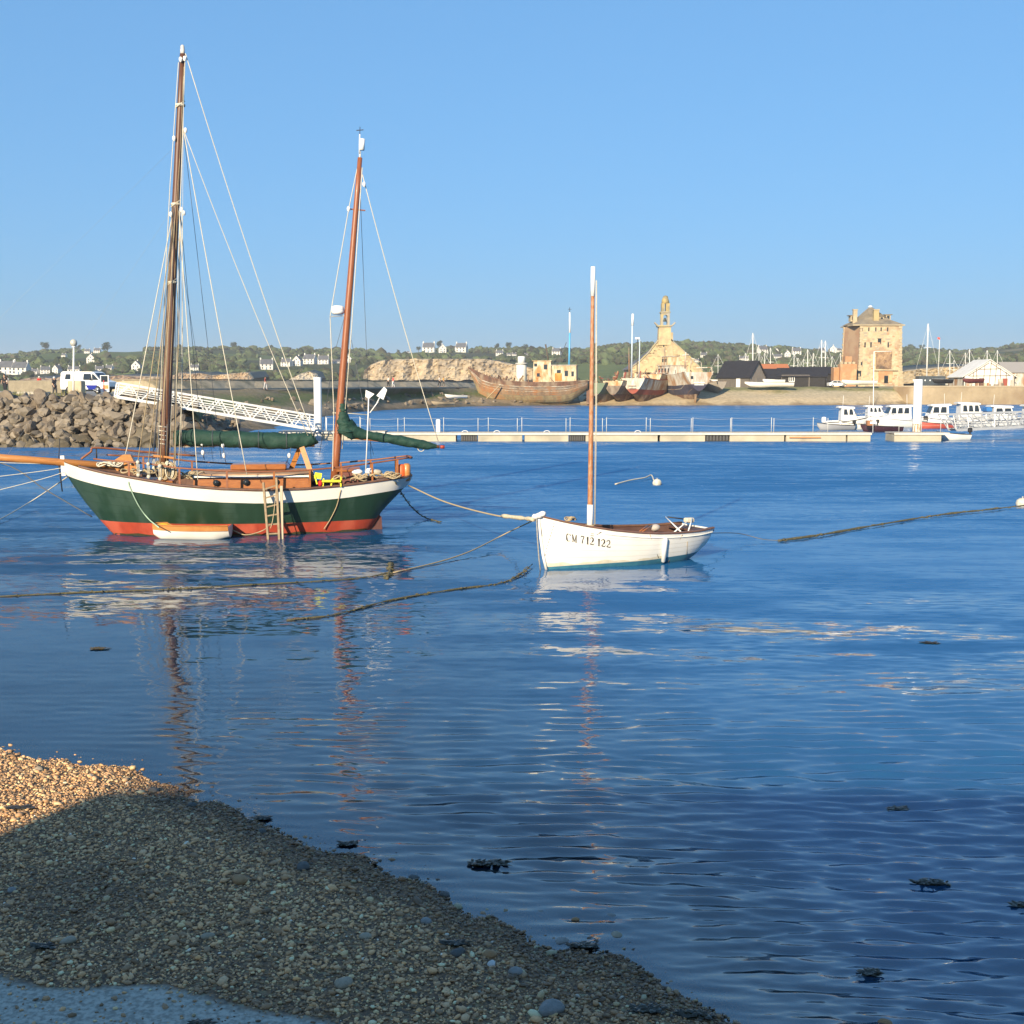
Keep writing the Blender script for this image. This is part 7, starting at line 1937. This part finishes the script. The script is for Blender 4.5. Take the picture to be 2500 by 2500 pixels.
# boats and cars ashore
for u0, u1, v, Y, lb, m in ((1818, 1937, 945, 258, 'long white upturned hull lying in front of the sheds', white_paint), (1862, 1915, 938, 260, 'white covered dinghy stacked behind the long upturned hull', white_paint), (2350, 2400, 936, 262, 'dark red hull stored in front of the white shelter', mat('dark_red_hull', (.12, .03, .03), rough=.5)), (2055, 2140, 940, 262, 'long pale hull lying on the quay below the tower', white_paint), (2275, 2325, 937, 261, 'black inflatable on the quay by the container', black)):
    a, b = at(u0, v, Y), at(u1, v, Y)
    S = empty('beached_boat', (a.x, Y, max(3.2, a.z)), 0, lb, 'boat')
    L = b.x - a.x
    H = Hull(L, lambda t: 1.0 * interp([(0, .05), (.15, .55), (.5, 1), (1, .8)], t), lambda t: .95 + .15 * (1 - t) ** 2, lambda t: interp([(0, .8), (.1, .2), (.3, 0), (1, .1)], t), lambda t: .4, 16)
    h = MB(); H.band(h, lambda t: -1, H.zs, 4); H.transom(h); h.build('hull', m, S, False)
    d = MB(); H.deck(d, -.02, .01); d.build('cover', wt_ if m is white_paint else m, S, False)
    c = MB(); H.cap(c, .08, .06, .03); c.build('gunwale', steel, S, False)
c = at(2044, 942, 263); small_car((c.x, 263.5, 3.72), R(4), 'white car parked by the quay left of the tower', mat('car_white', (.75, .75, .74), rough=.3))
# ------------------------------------------------------------------ yacht masts behind the sheds
alm = mat('mast_aluminium', (.72, .72, .70), (.6, .6, .58), rough=.4, scale=1)
def yacht(u, v0, Y, r, label, lean=0.0, hull=True):
    base = at(u, 930, Y); tp = at(u + lean, v0, Y)
    S = empty('yacht', (base.x, Y, 3.8), 0, label, 'yacht', 'yachts laid up behind the quay')
    MB().tube([(base.x, Y, 4.6), (tp.x, Y, tp.z)], [r, r * .75], 8).build('mast', alm, S)
    h = tp.z - 4.6
    m1 = Vector((base.x, Y, 4.6)).lerp(tp, .6); MB().bar(m1 - Vector((.9, 0, 0)), m1 + Vector((.9, 0, 0)), .08).build('spreader', alm, S)
    MB().tube([tp, Vector((base.x - 3.4, Y, 5.2))], .03, 4).tube([tp, Vector((base.x + 3.6, Y, 5.2))], .03, 4).build('stay', alm, S)
    if hull:
        H = Hull(8.4, lambda t: 1.3 * interp([(0, .03), (.2, .6), (.55, 1), (1, .7)], t), lambda t: 1.5 + .2 * (1 - t), lambda t: interp([(0, 1.3), (.1, .6), (.25, .2), (.8, .2), (1, .9)], t), lambda t: .5, 14)
        hb = MB(); H.band(hb, lambda t: -1, H.zs, 4); H.transom(hb)
        for q in hb.v: q.x += base.x - 3.4; q.y += Y; q.z += 3.9
        hb.build('hull', gelm, S)
        kb = MB().box((base.x + .6, Y, 3.9), (1.6, .3, 1.0)); kb.build('keel', black, S)
YA = [(1838, 813, 300, .17, 'yacht with the tallest mast above the grey gabled shed'), (1820, 862, 306, .09, 'yacht mast just left of the tallest mast'), (1853, 858, 310, .09, 'yacht mast right of the grey shed ridge'), (1867, 862, 304, .09, 'yacht mast above the orange tiled building'), (1881, 849, 308, .1, 'yacht mast beyond the orange tiles, right side'),
      (1937, 864, 302, .11, 'leaning yacht mast above the workshop roof, left', 2), (1948, 874, 306, .09, 'short yacht mast second above the workshop'), (1962, 876, 305, .07, 'thin short yacht mast in the middle of the workshop roof'), (1972, 853, 303, .13, 'stout yacht mast above the workshop middle'), (1982, 862, 301, .11, 'leaning yacht mast above the workshop, right', 4),
      (2006, 830, 304, .15, 'tall white yacht mast left of the tower, first of a pair'), (2015, 832, 306, .15, 'tall white yacht mast left of the tower, second of the pair'), (2052, 862, 310, .1, 'yacht mast close to the tower wall'), (2026, 870, 307, .08, 'short mast leaning beside the tall pair', 6),
      (2262, 790, 300, .2, 'big yacht mast standing right of the tower', 4), (2319, 855, 304, .12, 'yacht mast right of the container'), (2329, 880, 308, .08, 'short mast beside the container'), (2357, 861, 306, .09, 'yacht mast left of the white shelter peak'), (2367, 853, 303, .12, 'taller yacht mast left of the white shelter'), (2375, 880, 309, .07, 'short mast behind the white shelter'),
      (2390, 872, 312, .08, 'thin mast behind the white shelter'), (2410, 855, 305, .12, 'yacht mast above the white shelter'), (2435, 855, 306, .1, 'yacht mast behind the second shelter'), (1753, 865, 300, .08, 'lone yacht mast left of the grey gabled shed')]
for a in YA: yacht(a[0], a[1], a[2], a[3], a[4], a[5] if len(a) > 5 else 0)
fp = at(2290, 932, 300); FP = empty('flagpole', (fp.x, 300, 3.8), 0, 'flagpole with small red flag right of the big mast', 'flagpole')
MB().tube([(fp.x, 300, 3.8), (fp.x, 300, at(2290, 824, 300).z)], .08, 6).build('pole', alm, FP); MB().add([at(2289, 823, 300), at(2295, 824, 299.7), at(2295, 829, 299.7), at(2289, 828, 300)], [(0, 1, 2, 3)]).build('flag', mat('red_flag', (.6, .08, .05), rough=.8), FP)
# ================================================================== hills, woods, houses
SKY_V = [(-1500, 868), (-600, 866), (0, 860), (60, 856), (130, 848), (260, 846), (330, 848), (400, 846), (600, 846), (700, 851), (860, 851), (1000, 850), (1080, 843), (1150, 846), (1230, 844), (1300, 845), (1380, 850), (1440, 843), (1500, 834), (1560, 833), (1650, 831), (1720, 832), (1800, 839), (1850, 843), (1950, 847), (2050, 847), (2200, 844), (2280, 847), (2330, 850), (2400, 845), (2450, 844), (2500, 837), (2700, 826), (3200, 835), (4200, 850)]
_su, _sv = np.array([a for a, b in SKY_V], float), np.array([b for a, b in SKY_V], float)
Y0, Y1 = 640.0, 1400.0
def hill_z(x, y):
    u = x / np.maximum(y, 1) * FPX + 1250
    u = np.where(y > Y1, x / Y1 * FPX + 1250, u)
    v = np.interp(u, _su, _sv) + 13
    ridge = CAM_H + (941 - v) / FPX * Y1
    t = np.clip((y - Y0) / (Y1 - Y0), 0, 1)
    prof = .12 * np.sin(t * math.pi) + t ** .92
    z = 3.0 + (ridge - 3.0) * prof
    z = z + 1.6 * fbm(x, y, 13, 4, .012) * np.clip(t * 3, 0, 1) * np.clip((1 - t) * 4, .2, 1)
    return np.where(y > Y1, z - (y - Y1) * .015, z)
def hills_material():
    m = bpy.data.materials.new('hillside'); m.use_nodes = True
    N, L = m.node_tree.nodes, m.node_tree.links
    b = N['Principled BSDF']; b.inputs['Roughness'].default_value = .95; b.inputs['Specular IOR Level'].default_value = .1
    tc = N.new('ShaderNodeTexCoord')
    vo = N.new('ShaderNodeTexVoronoi'); vo.inputs['Scale'].default_value = .011
    mp = N.new('ShaderNodeMapping'); mp.inputs['Scale'].default_value = (.6, .8, 1); L.new(tc.outputs['Object'], mp.inputs[0]); L.new(mp.outputs[0], vo.inputs[0])
    sep = N.new('ShaderNodeSeparateColor'); L.new(vo.outputs['Color'], sep.inputs[0])
    rp = N.new('ShaderNodeValToRGB'); rp.color_ramp.interpolation = 'CONSTANT'
    st = [(0, (.045, .06, .022)), (.3, (.075, .105, .03)), (.5, (.055, .06, .028)), (.66, (.10, .13, .04)), (.82, (.15, .135, .07)), (.9, (.05, .055, .03))]
    while len(rp.color_ramp.elements) < len(st): rp.color_ramp.elements.new(.5)
    for e, (p, c) in zip(rp.color_ramp.elements, st): e.position, e.color = p, lin(c)
    L.new(sep.outputs[0], rp.inputs[0])
    nz = N.new('ShaderNodeTexNoise'); nz.inputs['Scale'].default_value = .06; nz.inputs['Detail'].default_value = 9; nz.inputs['Roughness'].default_value = .7; L.new(tc.outputs['Object'], nz.inputs[0])
    hs = N.new('ShaderNodeHueSaturation'); mr = N.new('ShaderNodeMapRange'); mr.inputs['To Min'].default_value = .4; mr.inputs['To Max'].default_value = 1.5
    L.new(nz.outputs['Fac'], mr.inputs[0]); L.new(mr.outputs[0], hs.inputs['Value']); L.new(rp.outputs[0], hs.inputs['Color']); L.new(hs.outputs[0], b.inputs['Base Color'])
    return m
def build_hills():
    xs = np.linspace(-1900, 1900, 420); ys = np.concatenate([np.linspace(430, Y0, 6), np.linspace(Y0 + 6, Y1, 90), np.linspace(Y1 + 30, 3600, 14)])
    X, Yg = np.meshgrid(xs, ys)
    Z = hill_z(X, Yg)
    Z = np.where(Yg < Y0, np.where(Yg < 600, -1.0, 2.6), Z)
    np_mesh('hills', np.stack([X, Yg, Z], -1).reshape(-1, 3), grid_faces(*X.shape), hills_material(), kind='structure')
build_hills()
def hz1(x, y): return float(hill_z(np.array([x]), np.array([y]))[0])
leafm = mat('woodland_leaves', (.05, .068, .03), (.08, .10, .045), rough=.95, scale=.35, island=.5, spec=.1, third=(.06, .055, .035))
def hill_spot(u, v):
    """where the sight line meets the hillside"""
    y = Y0
    while y < Y1 + 20:
        p = at(u, v, y)
        if hz1(p.x, y) >= p.z: return p
        y += 6
    return at(u, v, Y1 - 10)
FIELDS = [(165, 880, 60, 12), (290, 868, 70, 12), (980, 862, 60, 8), (1180, 872, 40, 8), (740, 905, 110, 10), (1090, 868, 30, 6), (640, 890, 40, 8)]
def build_woods():
    rg = np.random.default_rng(17)
    tv, tf = np.array(ICO[0][0]), np.array(ICO[0][1])
    n = 24000
    t = rg.random(n) ** .8
    y = Y0 + 14 + t * (Y1 - Y0 - 4)
    x = rg.uniform(-.56, .56, n) * y
    dens = fbm(x * .8, y, 40, 4, .018)
    u, = (x / y * FPX + 1250,)
    z = hill_z(x, y)
    v = 941 - (z - CAM_H) / y * FPX
    keep = (dens > -.12) | (y > Y1 - 60)
    keep &= rg.random(n) < np.where(y > Y1 - 70, 1, .8)
    for fu, fv, du, dv in FIELDS: keep &= ~((np.abs(u - fu) < du) & (np.abs(v - fv) < dv))
    for (hu, hv, hw) in HOUSE_UV: keep &= ~((np.abs(u - hu) < hw * .62 + 3) & (v > hv - 2) & (v < hv + 9))
    x, y, z = x[keep], y[keep], z[keep]
    m2 = 1500                                           # scrub along the shore of the bay
    yb = rg.uniform(606, 665, m2); xb = rg.uniform(-20, 330, m2)
    x, y, z = np.concatenate([x, xb]), np.concatenate([y, yb]), np.concatenate([z, 2.4 + np.clip(yb - 640, 0, 99) * .05])
    n = len(x)
    r = rg.uniform(1.3, 3.4, n) * (1 + .5 * (rg.random(n) < .08)) * np.where(y > Y1 - 80, .85, 1)
    T = tv[None] * (1 + rg.uniform(-.35, .35, (n, len(tv), 1))) * r[:, None, None] * np.array([1, 1, .85]) * rg.uniform(.8, 1.25, (n, 1, 3))
    P = T + np.stack([x, y, z + r * .5], -1)[:, None]
    F = (tf[None] + len(tv) * np.arange(n)[:, None, None]).reshape(-1, 3)
    o = np_mesh('woodland', P.reshape(-1, 3), F, leafm, smooth=False, kind='stuff')
    props(o, 'dark green woodland and hedges covering the far hillside', 'woodland')
# houses: (u, v of the ground, width in px, kind, cluster)
HS = [(20, 914, 46, 0, 0), (52, 914, 44, 0, 0), (86, 914, 20, 0, 0), (111, 913, 26, 0, 0), (140, 912, 20, 1, 0), (182, 908, 34, 2, 0), (243, 909, 22, 0, 1), (268, 906, 22, 0, 1), (334, 905, 24, 1, 1), (476, 905, 22, 0, 1), (223, 887, 22, 1, 2), (214, 863, 16, 0, 2), (238, 862, 18, 0, 2), (157, 872, 14, 0, 2),
      (651, 902, 36, 0, 3), (700, 895, 28, 0, 3), (727, 894, 24, 1, 3), (757, 889, 34, 0, 3), (790, 889, 30, 0, 3), (822, 887, 24, 2, 3), (850, 886, 20, 1, 3),
      (1047, 861, 34, 0, 4), (1080, 861, 20, 1, 4), (1127, 860, 32, 0, 4), (996, 859, 8, 0, 4), (1220, 869, 20, 0, 5), (1242, 869, 10, 0, 5), (1255, 869, 12, 0, 5), (1285, 869, 10, 0, 5), (1359, 867, 24, 0, 5),
      (1504, 862, 10, 1, 6), (1718, 873, 18, 0, 6), (1794, 870, 12, 0, 6), (1861, 863, 26, 0, 7), (1894, 862, 12, 1, 7), (1897, 876, 28, 2, 7), (1922, 872, 16, 1, 7), (1944, 866, 24, 0, 7), (1965, 852, 8, 0, 7), (1985, 852, 8, 0, 7), (2006, 862, 18, 0, 7), (2034, 862, 18, 1, 7), (2048, 860, 14, 0, 7), (1816, 880, 26, 2, 7), (1700, 885, 14, 0, 6)]
HOUSE_UV = [(a, b, c) for a, b, c, _, _ in HS]
CL = [q for q in ['white slate-roofed house at the foot of the hill behind the mole', 'small white house low on the hillside behind the gangway head', 'white house high on the slope near the lamp post globe', 'white house in the row below the wood near the mizzen mast', 'white house on the ridge above the pale cliff', 'small pale house behind the largest wreck bow', 'lone white house on the wooded slope around the chapel', 'white house in the village behind the yacht masts']]
hwall = mat('white_house_wall', (.66, .64, .6), (.58, .56, .52), scale=.3)
hroof = mat('house_slate', (.075, .08, .09), (.11, .11, .12), scale=.4)
def house_proto(kind):
    H = empty('white_house', (0, 0, 0), 0, 'x', 'house')
    L, W, he, hr = (10, 7, 4.6, 8.2) if kind == 0 else (7.5, 8, 5.4, 9.6) if kind == 1 else (13, 7, 3.2, 6.4)
    if kind == 1:      # gable to the front
        MB().prism([(-W / 2, -L / 2, 0), (W / 2, -L / 2, 0), (W / 2, -L / 2, he), (0, -L / 2, hr), (-W / 2, -L / 2, he)], (0, L, 0)).build('wall', hwall, H, False)
        for sd in (-1, 1):
            MB().prism([(sd * (W / 2 + .3), -L / 2 - .2, he - .2), (0, -L / 2 - .2, hr + .05), (0, -L / 2 - .2, hr + .3), (sd * (W / 2 + .3), -L / 2 - .2, he + .05)], (0, L + .4, 0)).build('roof', hroof, H, False)
        ch = [(0, L / 2 - .5)]
        wins = [(-1.9, 3.9), (1.9, 3.9), (-1.9, 1.5), (1.9, 1.5), (0, 6.3)]; fy = -L / 2
    else:
        MB().prism([(-L / 2, -W / 2, 0), (-L / 2, W / 2, 0), (-L / 2, W / 2, he), (-L / 2, 0, hr), (-L / 2, -W / 2, he)], (L, 0, 0)).build('wall', hwall, H, False)
        for sd in (-1, 1):
            MB().prism([(-L / 2 + .25, sd * (W / 2 + .3), he - .2), (-L / 2 + .25, 0, hr - .02), (-L / 2 + .25, 0, hr + .22), (-L / 2 + .25, sd * (W / 2 + .3), he + .05)], (L - .5, 0, 0)).build('roof', hroof, H, False)
        ch = [(-L / 2 + .5, 0), (L / 2 - .5, 0)]
        wins = [(-3, 1.6), (3, 1.6), (-3, 3.6), (0, 3.6), (3, 3.6)] if kind == 0 else [(-4, 1.6), (-1.5, 1.6), (1.5, 1.6), (4, 1.6)]; fy = -W / 2
    for x, y in ch: MB().box((x, y, hr + .3), (.9, .8, 2.0)).build('chimney', hwall, H, False)
    for x, z in wins: MB().box((x, fy - .02, z), (1.0, .08, 1.3)).build('window', glass, H, False)
    MB().box((0, fy - .02, 1.05), (1.0, .08, 2.1)).build('door', mat('house_door', (.1, .16, .25), rough=.6), H, False)
    return H
PROTO = [None, None, None]
rgh = random.Random(9)
cnt = {}
ORD = ['leftmost'] + [q + ' from left' for q in ('second', 'third', 'fourth', 'fifth', 'sixth', 'seventh', 'eighth', 'ninth', 'tenth', 'eleventh', 'twelfth', 'thirteenth')]
HS.sort(key=lambda h: (h[4], h[0]))
for u, v, w, k, cl in HS:
    p = hill_spot(u, v)
    L = {0: 10, 1: 8, 2: 13}[k]
    s_ = clamp(w / FPX * p.y / L * .86, .3, 1.3)
    rz = rgh.uniform(-.35, .35)
    if PROTO[k] is None:
        PROTO[k] = house_proto(k); o = PROTO[k]
        o.location = (p.x, p.y, hz1(p.x, p.y) - .4); o.rotation_euler = (0, 0, rz); o.scale = (s_,) * 3
    else:
        o = dup(PROTO[k], (p.x, p.y, hz1(p.x, p.y) - .4), rz, s_)
    CN_ = cnt.get(cl, 0); cnt[cl] = CN_ + 1; o['label'] = CL[cl] + ', ' + ORD[CN_]; o['group'] = 'houses on the far hillside'
build_woods()
# trees one can tell apart on the skyline
barkm = mat('bark', (.09, .07, .05), (.13, .1, .07), scale=1)
leaf2 = mat('tree_leaves', (.035, .05, .018), (.06, .08, .026), rough=.9, scale=.5, island=.4, spec=.1)
def tree_proto(seed, bare=0.0):
    rg = random.Random(seed)
    T = empty('oak_tree', (0, 0, 0), 0, 'x', 'tree')
    t = MB().tube([(0, 0, -1), (.1, 0, 2.5), (0, .1, 5), (.1, 0, 7.5)], [.5, .38, .25, .1], 7)
    for k in range(7):
        a = rg.uniform(0, 6.28); z = rg.uniform(2.2, 5.5); t.tube([(0, 0, z), (math.cos(a) * 1.4, math.sin(a) * 1.4, z + 1.4), (math.cos(a) * 2.8, math.sin(a) * 2.8, z + 2.2)], [.2, .12, .05], 5)
    t.build('trunk', barkm, T, False)
    c = MB()
    lobes = [(Vector((rg.uniform(-2.6, 2.6), rg.uniform(-2.6, 2.6), rg.uniform(4.0, 9.2))), rg.uniform(1.3, 2.3)) for _ in range(11)]
    for _ in range(1500):
        q, r = rg.choice(lobes)
        d = Vector((rg.gauss(0, 1), rg.gauss(0, 1), rg.gauss(0, 1))).normalized() * r * rg.uniform(.5, 1.05)
        p = q + d
        a = Vector((rg.uniform(-1, 1), rg.uniform(-1, 1), rg.uniform(-1, 1))).normalized() * rg.uniform(.2, .42); b = a.cross(Vector((rg.uniform(-1, 1), rg.uniform(-1, 1), 1))).normalized() * rg.uniform(.18, .36)
        c.add([p - a, p + b, p + a, p - b], [(0, 1, 2, 3)])
    c.build('crown', leaf2, T, False)
    return T
TP = [tree_proto(s) for s in (3, 8, 14)]
used = [False] * 3
TR = [(110, 858, 26, 'round dark tree on the skyline left of the lamp post'), (262, 862, 26, 'large dark tree on the skyline right of the lamp post'), (190, 858, 18, 'dark tree on the skyline behind the lamp post'), (572, 852, 22, 'tree standing up from the skyline between the two masts'), (932, 852, 12, 'small lone tree on the skyline right of the mizzen mast'), (972, 851, 9, 'low bush on the skyline beyond the lone tree'),
      (1022, 852, 14, 'left tree of the clump on the ridge above the cliff'), (1048, 852, 15, 'middle tree of the clump on the ridge'), (1076, 854, 24, 'tallest tree of the clump on the ridge'), (1120, 852, 14, 'tree right of the ridge clump'), (1172, 850, 13, 'pale tree on the skyline over the wreck bow'), (1211, 853, 18, 'round tree on the skyline above the wreck, left'), (1242, 856, 20, 'broad round tree on the skyline above the wreck'),
      (1283, 856, 16, 'low tree on the skyline above the wheelhouse wreck'), (1345, 856, 12, 'small tree on the skyline left of the blue mast'), (2222, 852, 16, 'bare looking tree on the skyline right of the tower'), (2250, 850, 16, 'dark tree on the skyline behind the big mast'), (1452, 850, 16, 'tree on the skyline right of the white boat mast'), (400, 858, 14, 'tree on the skyline behind the main mast'), (640, 856, 11, 'low tree on the skyline left of the mizzen mast')]
for i, (u, v, hp, lb) in enumerate(TR):
    p = hill_spot(u, v)
    s_ = hp / FPX * p.y / 10.5
    k = i % 3
    if not used[k]:
        used[k] = True; o = TP[k]; o.location = (p.x, p.y, hz1(p.x, p.y)); o.rotation_euler = (0, 0, i * 1.3); o.scale = (s_ * 1.15, s_ * 1.15, s_)
    else: o = dup(TP[k], (p.x, p.y, hz1(p.x, p.y)), i * 1.3, (s_ * 1.15, s_ * 1.15, s_))
    o['label'] = lb; o['group'] = 'trees on the skyline'
# ------------------------------------------------------------------ cliffs across the bay
def cliff(name, label, pts, Y, depth, m, mtop, seed):
    """pts: (u, v top, v foot) along the face"""
    rg = np.random.default_rng(seed)
    n = 90
    us = np.linspace(pts[0][0], pts[-1][0], n)
    vt = np.interp(us, [p[0] for p in pts], [p[1] for p in pts]); vb = np.interp(us, [p[0] for p in pts], [p[2] for p in pts])
    rows = 16
    V = np.zeros((rows + 3, n, 3))
    for i in range(n):
        x = (us[i] - 1250) / FPX * Y
        zt = CAM_H + (941 - vt[i]) / FPX * Y; zb = CAM_H + (941 - vb[i]) / FPX * Y
        for j in range(rows):
            f = j / (rows - 1)
            V[j, i] = (x, Y - 6 * (1 - f) ** 1.5, zb + (zt - zb) * f)
        V[rows, i] = (x, Y + 3, zt + .3); V[rows + 1, i] = (x, Y + depth, zt + 1.5); V[rows + 2, i] = (x, Y + depth + 5, 0)
    a = fbm(V[:rows, :, 0] * 1.6, V[:rows, :, 2] * 1.0, seed, 5, .35)
    V[:rows, :, 1] += 2.4 * a + .8 * rg.standard_normal((rows, n)) * .5
    V[:rows, :, 2] += .35 * fbm(V[:rows, :, 0], V[:rows, :, 2], seed + 1, 3, .5)
    o = np_mesh(name, V[:rows + 1].reshape(-1, 3), grid_faces(rows + 1, n), m, smooth=False)
    props(o, label, 'cliff')
    o2 = np_mesh('heath', V[rows:].reshape(-1, 3), grid_faces(3, n), mtop, parent=o)
cl_m = mat('pale_cliff', (.50, .40, .26), (.36, .28, .18), third=(.30, .24, .165), scale=.3, bump=.6, bscale=.5, bdist=.6)
cl_h = mat('cliff_heath', (.075, .07, .045), (.1, .09, .055), scale=.06)
cliff('sandstone_cliff', 'broad pale sandstone cliff between mizzen mast and largest wreck', [(893, 905, 928), (905, 893, 928), (930, 882, 928), (965, 879, 928), (1050, 878, 928), (1185, 878, 928), (1240, 888, 930), (1300, 900, 930)], 560, 60, cl_m, cl_h, 3)
cliff('sandstone_cliff', 'low jagged tan cliff seen behind the main mast', [(425, 918, 930), (440, 911, 930), (470, 914, 930), (490, 912, 930), (520, 918, 930), (570, 913, 930), (612, 911, 930), (622, 925, 930)], 600, 40, mat('brown_cliff', (.42, .3, .18), (.33, .25, .17), third=(.5, .37, .22), scale=.15, bump=.6, bscale=.5, bdist=.5), cl_h, 5)
cliff('sandstone_cliff', 'small white rock outcrop left of the white pile', [(708, 928, 931), (735, 914, 930), (755, 909, 930), (775, 915, 930), (782, 928, 931)], 590, 20, mat('white_cliff', (.66, .58, .45), (.58, .5, .38), scale=.2, bump=.5, bscale=.6, bdist=.4), cl_h, 7)
cliff('sandstone_cliff', 'low reddish cliff behind the people on the mole', [(60, 926, 931), (90, 922, 931), (140, 926, 931), (150, 922, 931), (200, 925, 931), (300, 918, 931), (420, 922, 931)], 610, 30, mat('red_cliff', (.36, .24, .15), (.3, .22, .15), third=(.42, .33, .22), scale=.15, bump=.5, bscale=.5, bdist=.4), cl_h, 9)
cliff('sandstone_cliff', 'tan low cliff band behind the container on the right', [(2180, 915, 935), (2215, 905, 935), (2300, 898, 935), (2400, 896, 935), (2540, 897, 935)], 420, 30, mat('tan_bank', (.42, .33, .2), (.36, .28, .17), scale=.15, bump=.5, bscale=.5, bdist=.4), cl_h, 11)
# ------------------------------------------------------------------ sea air over the bay
hz_ = MB().box((0, 1760, 42), (4200, 3700, 96)).build('haze', None, kind='stuff')
hm = bpy.data.materials.new('sea_haze'); hm.use_nodes = True
hm.node_tree.nodes.remove(hm.node_tree.nodes['Principled BSDF'])
pv = hm.node_tree.nodes.new('ShaderNodeVolumePrincipled')
pv.inputs['Color'].default_value = (.86, .91, 1.0, 1)
pv.inputs['Density'].default_value = .00019
pv.inputs['Anisotropy'].default_value = .0
hm.node_tree.links.new(pv.outputs[0], hm.node_tree.nodes['Material Output'].inputs['Volume'])
hz_.data.materials.append(hm)
props(hz_, 'thin sea haze over the harbour and far hills', 'haze')
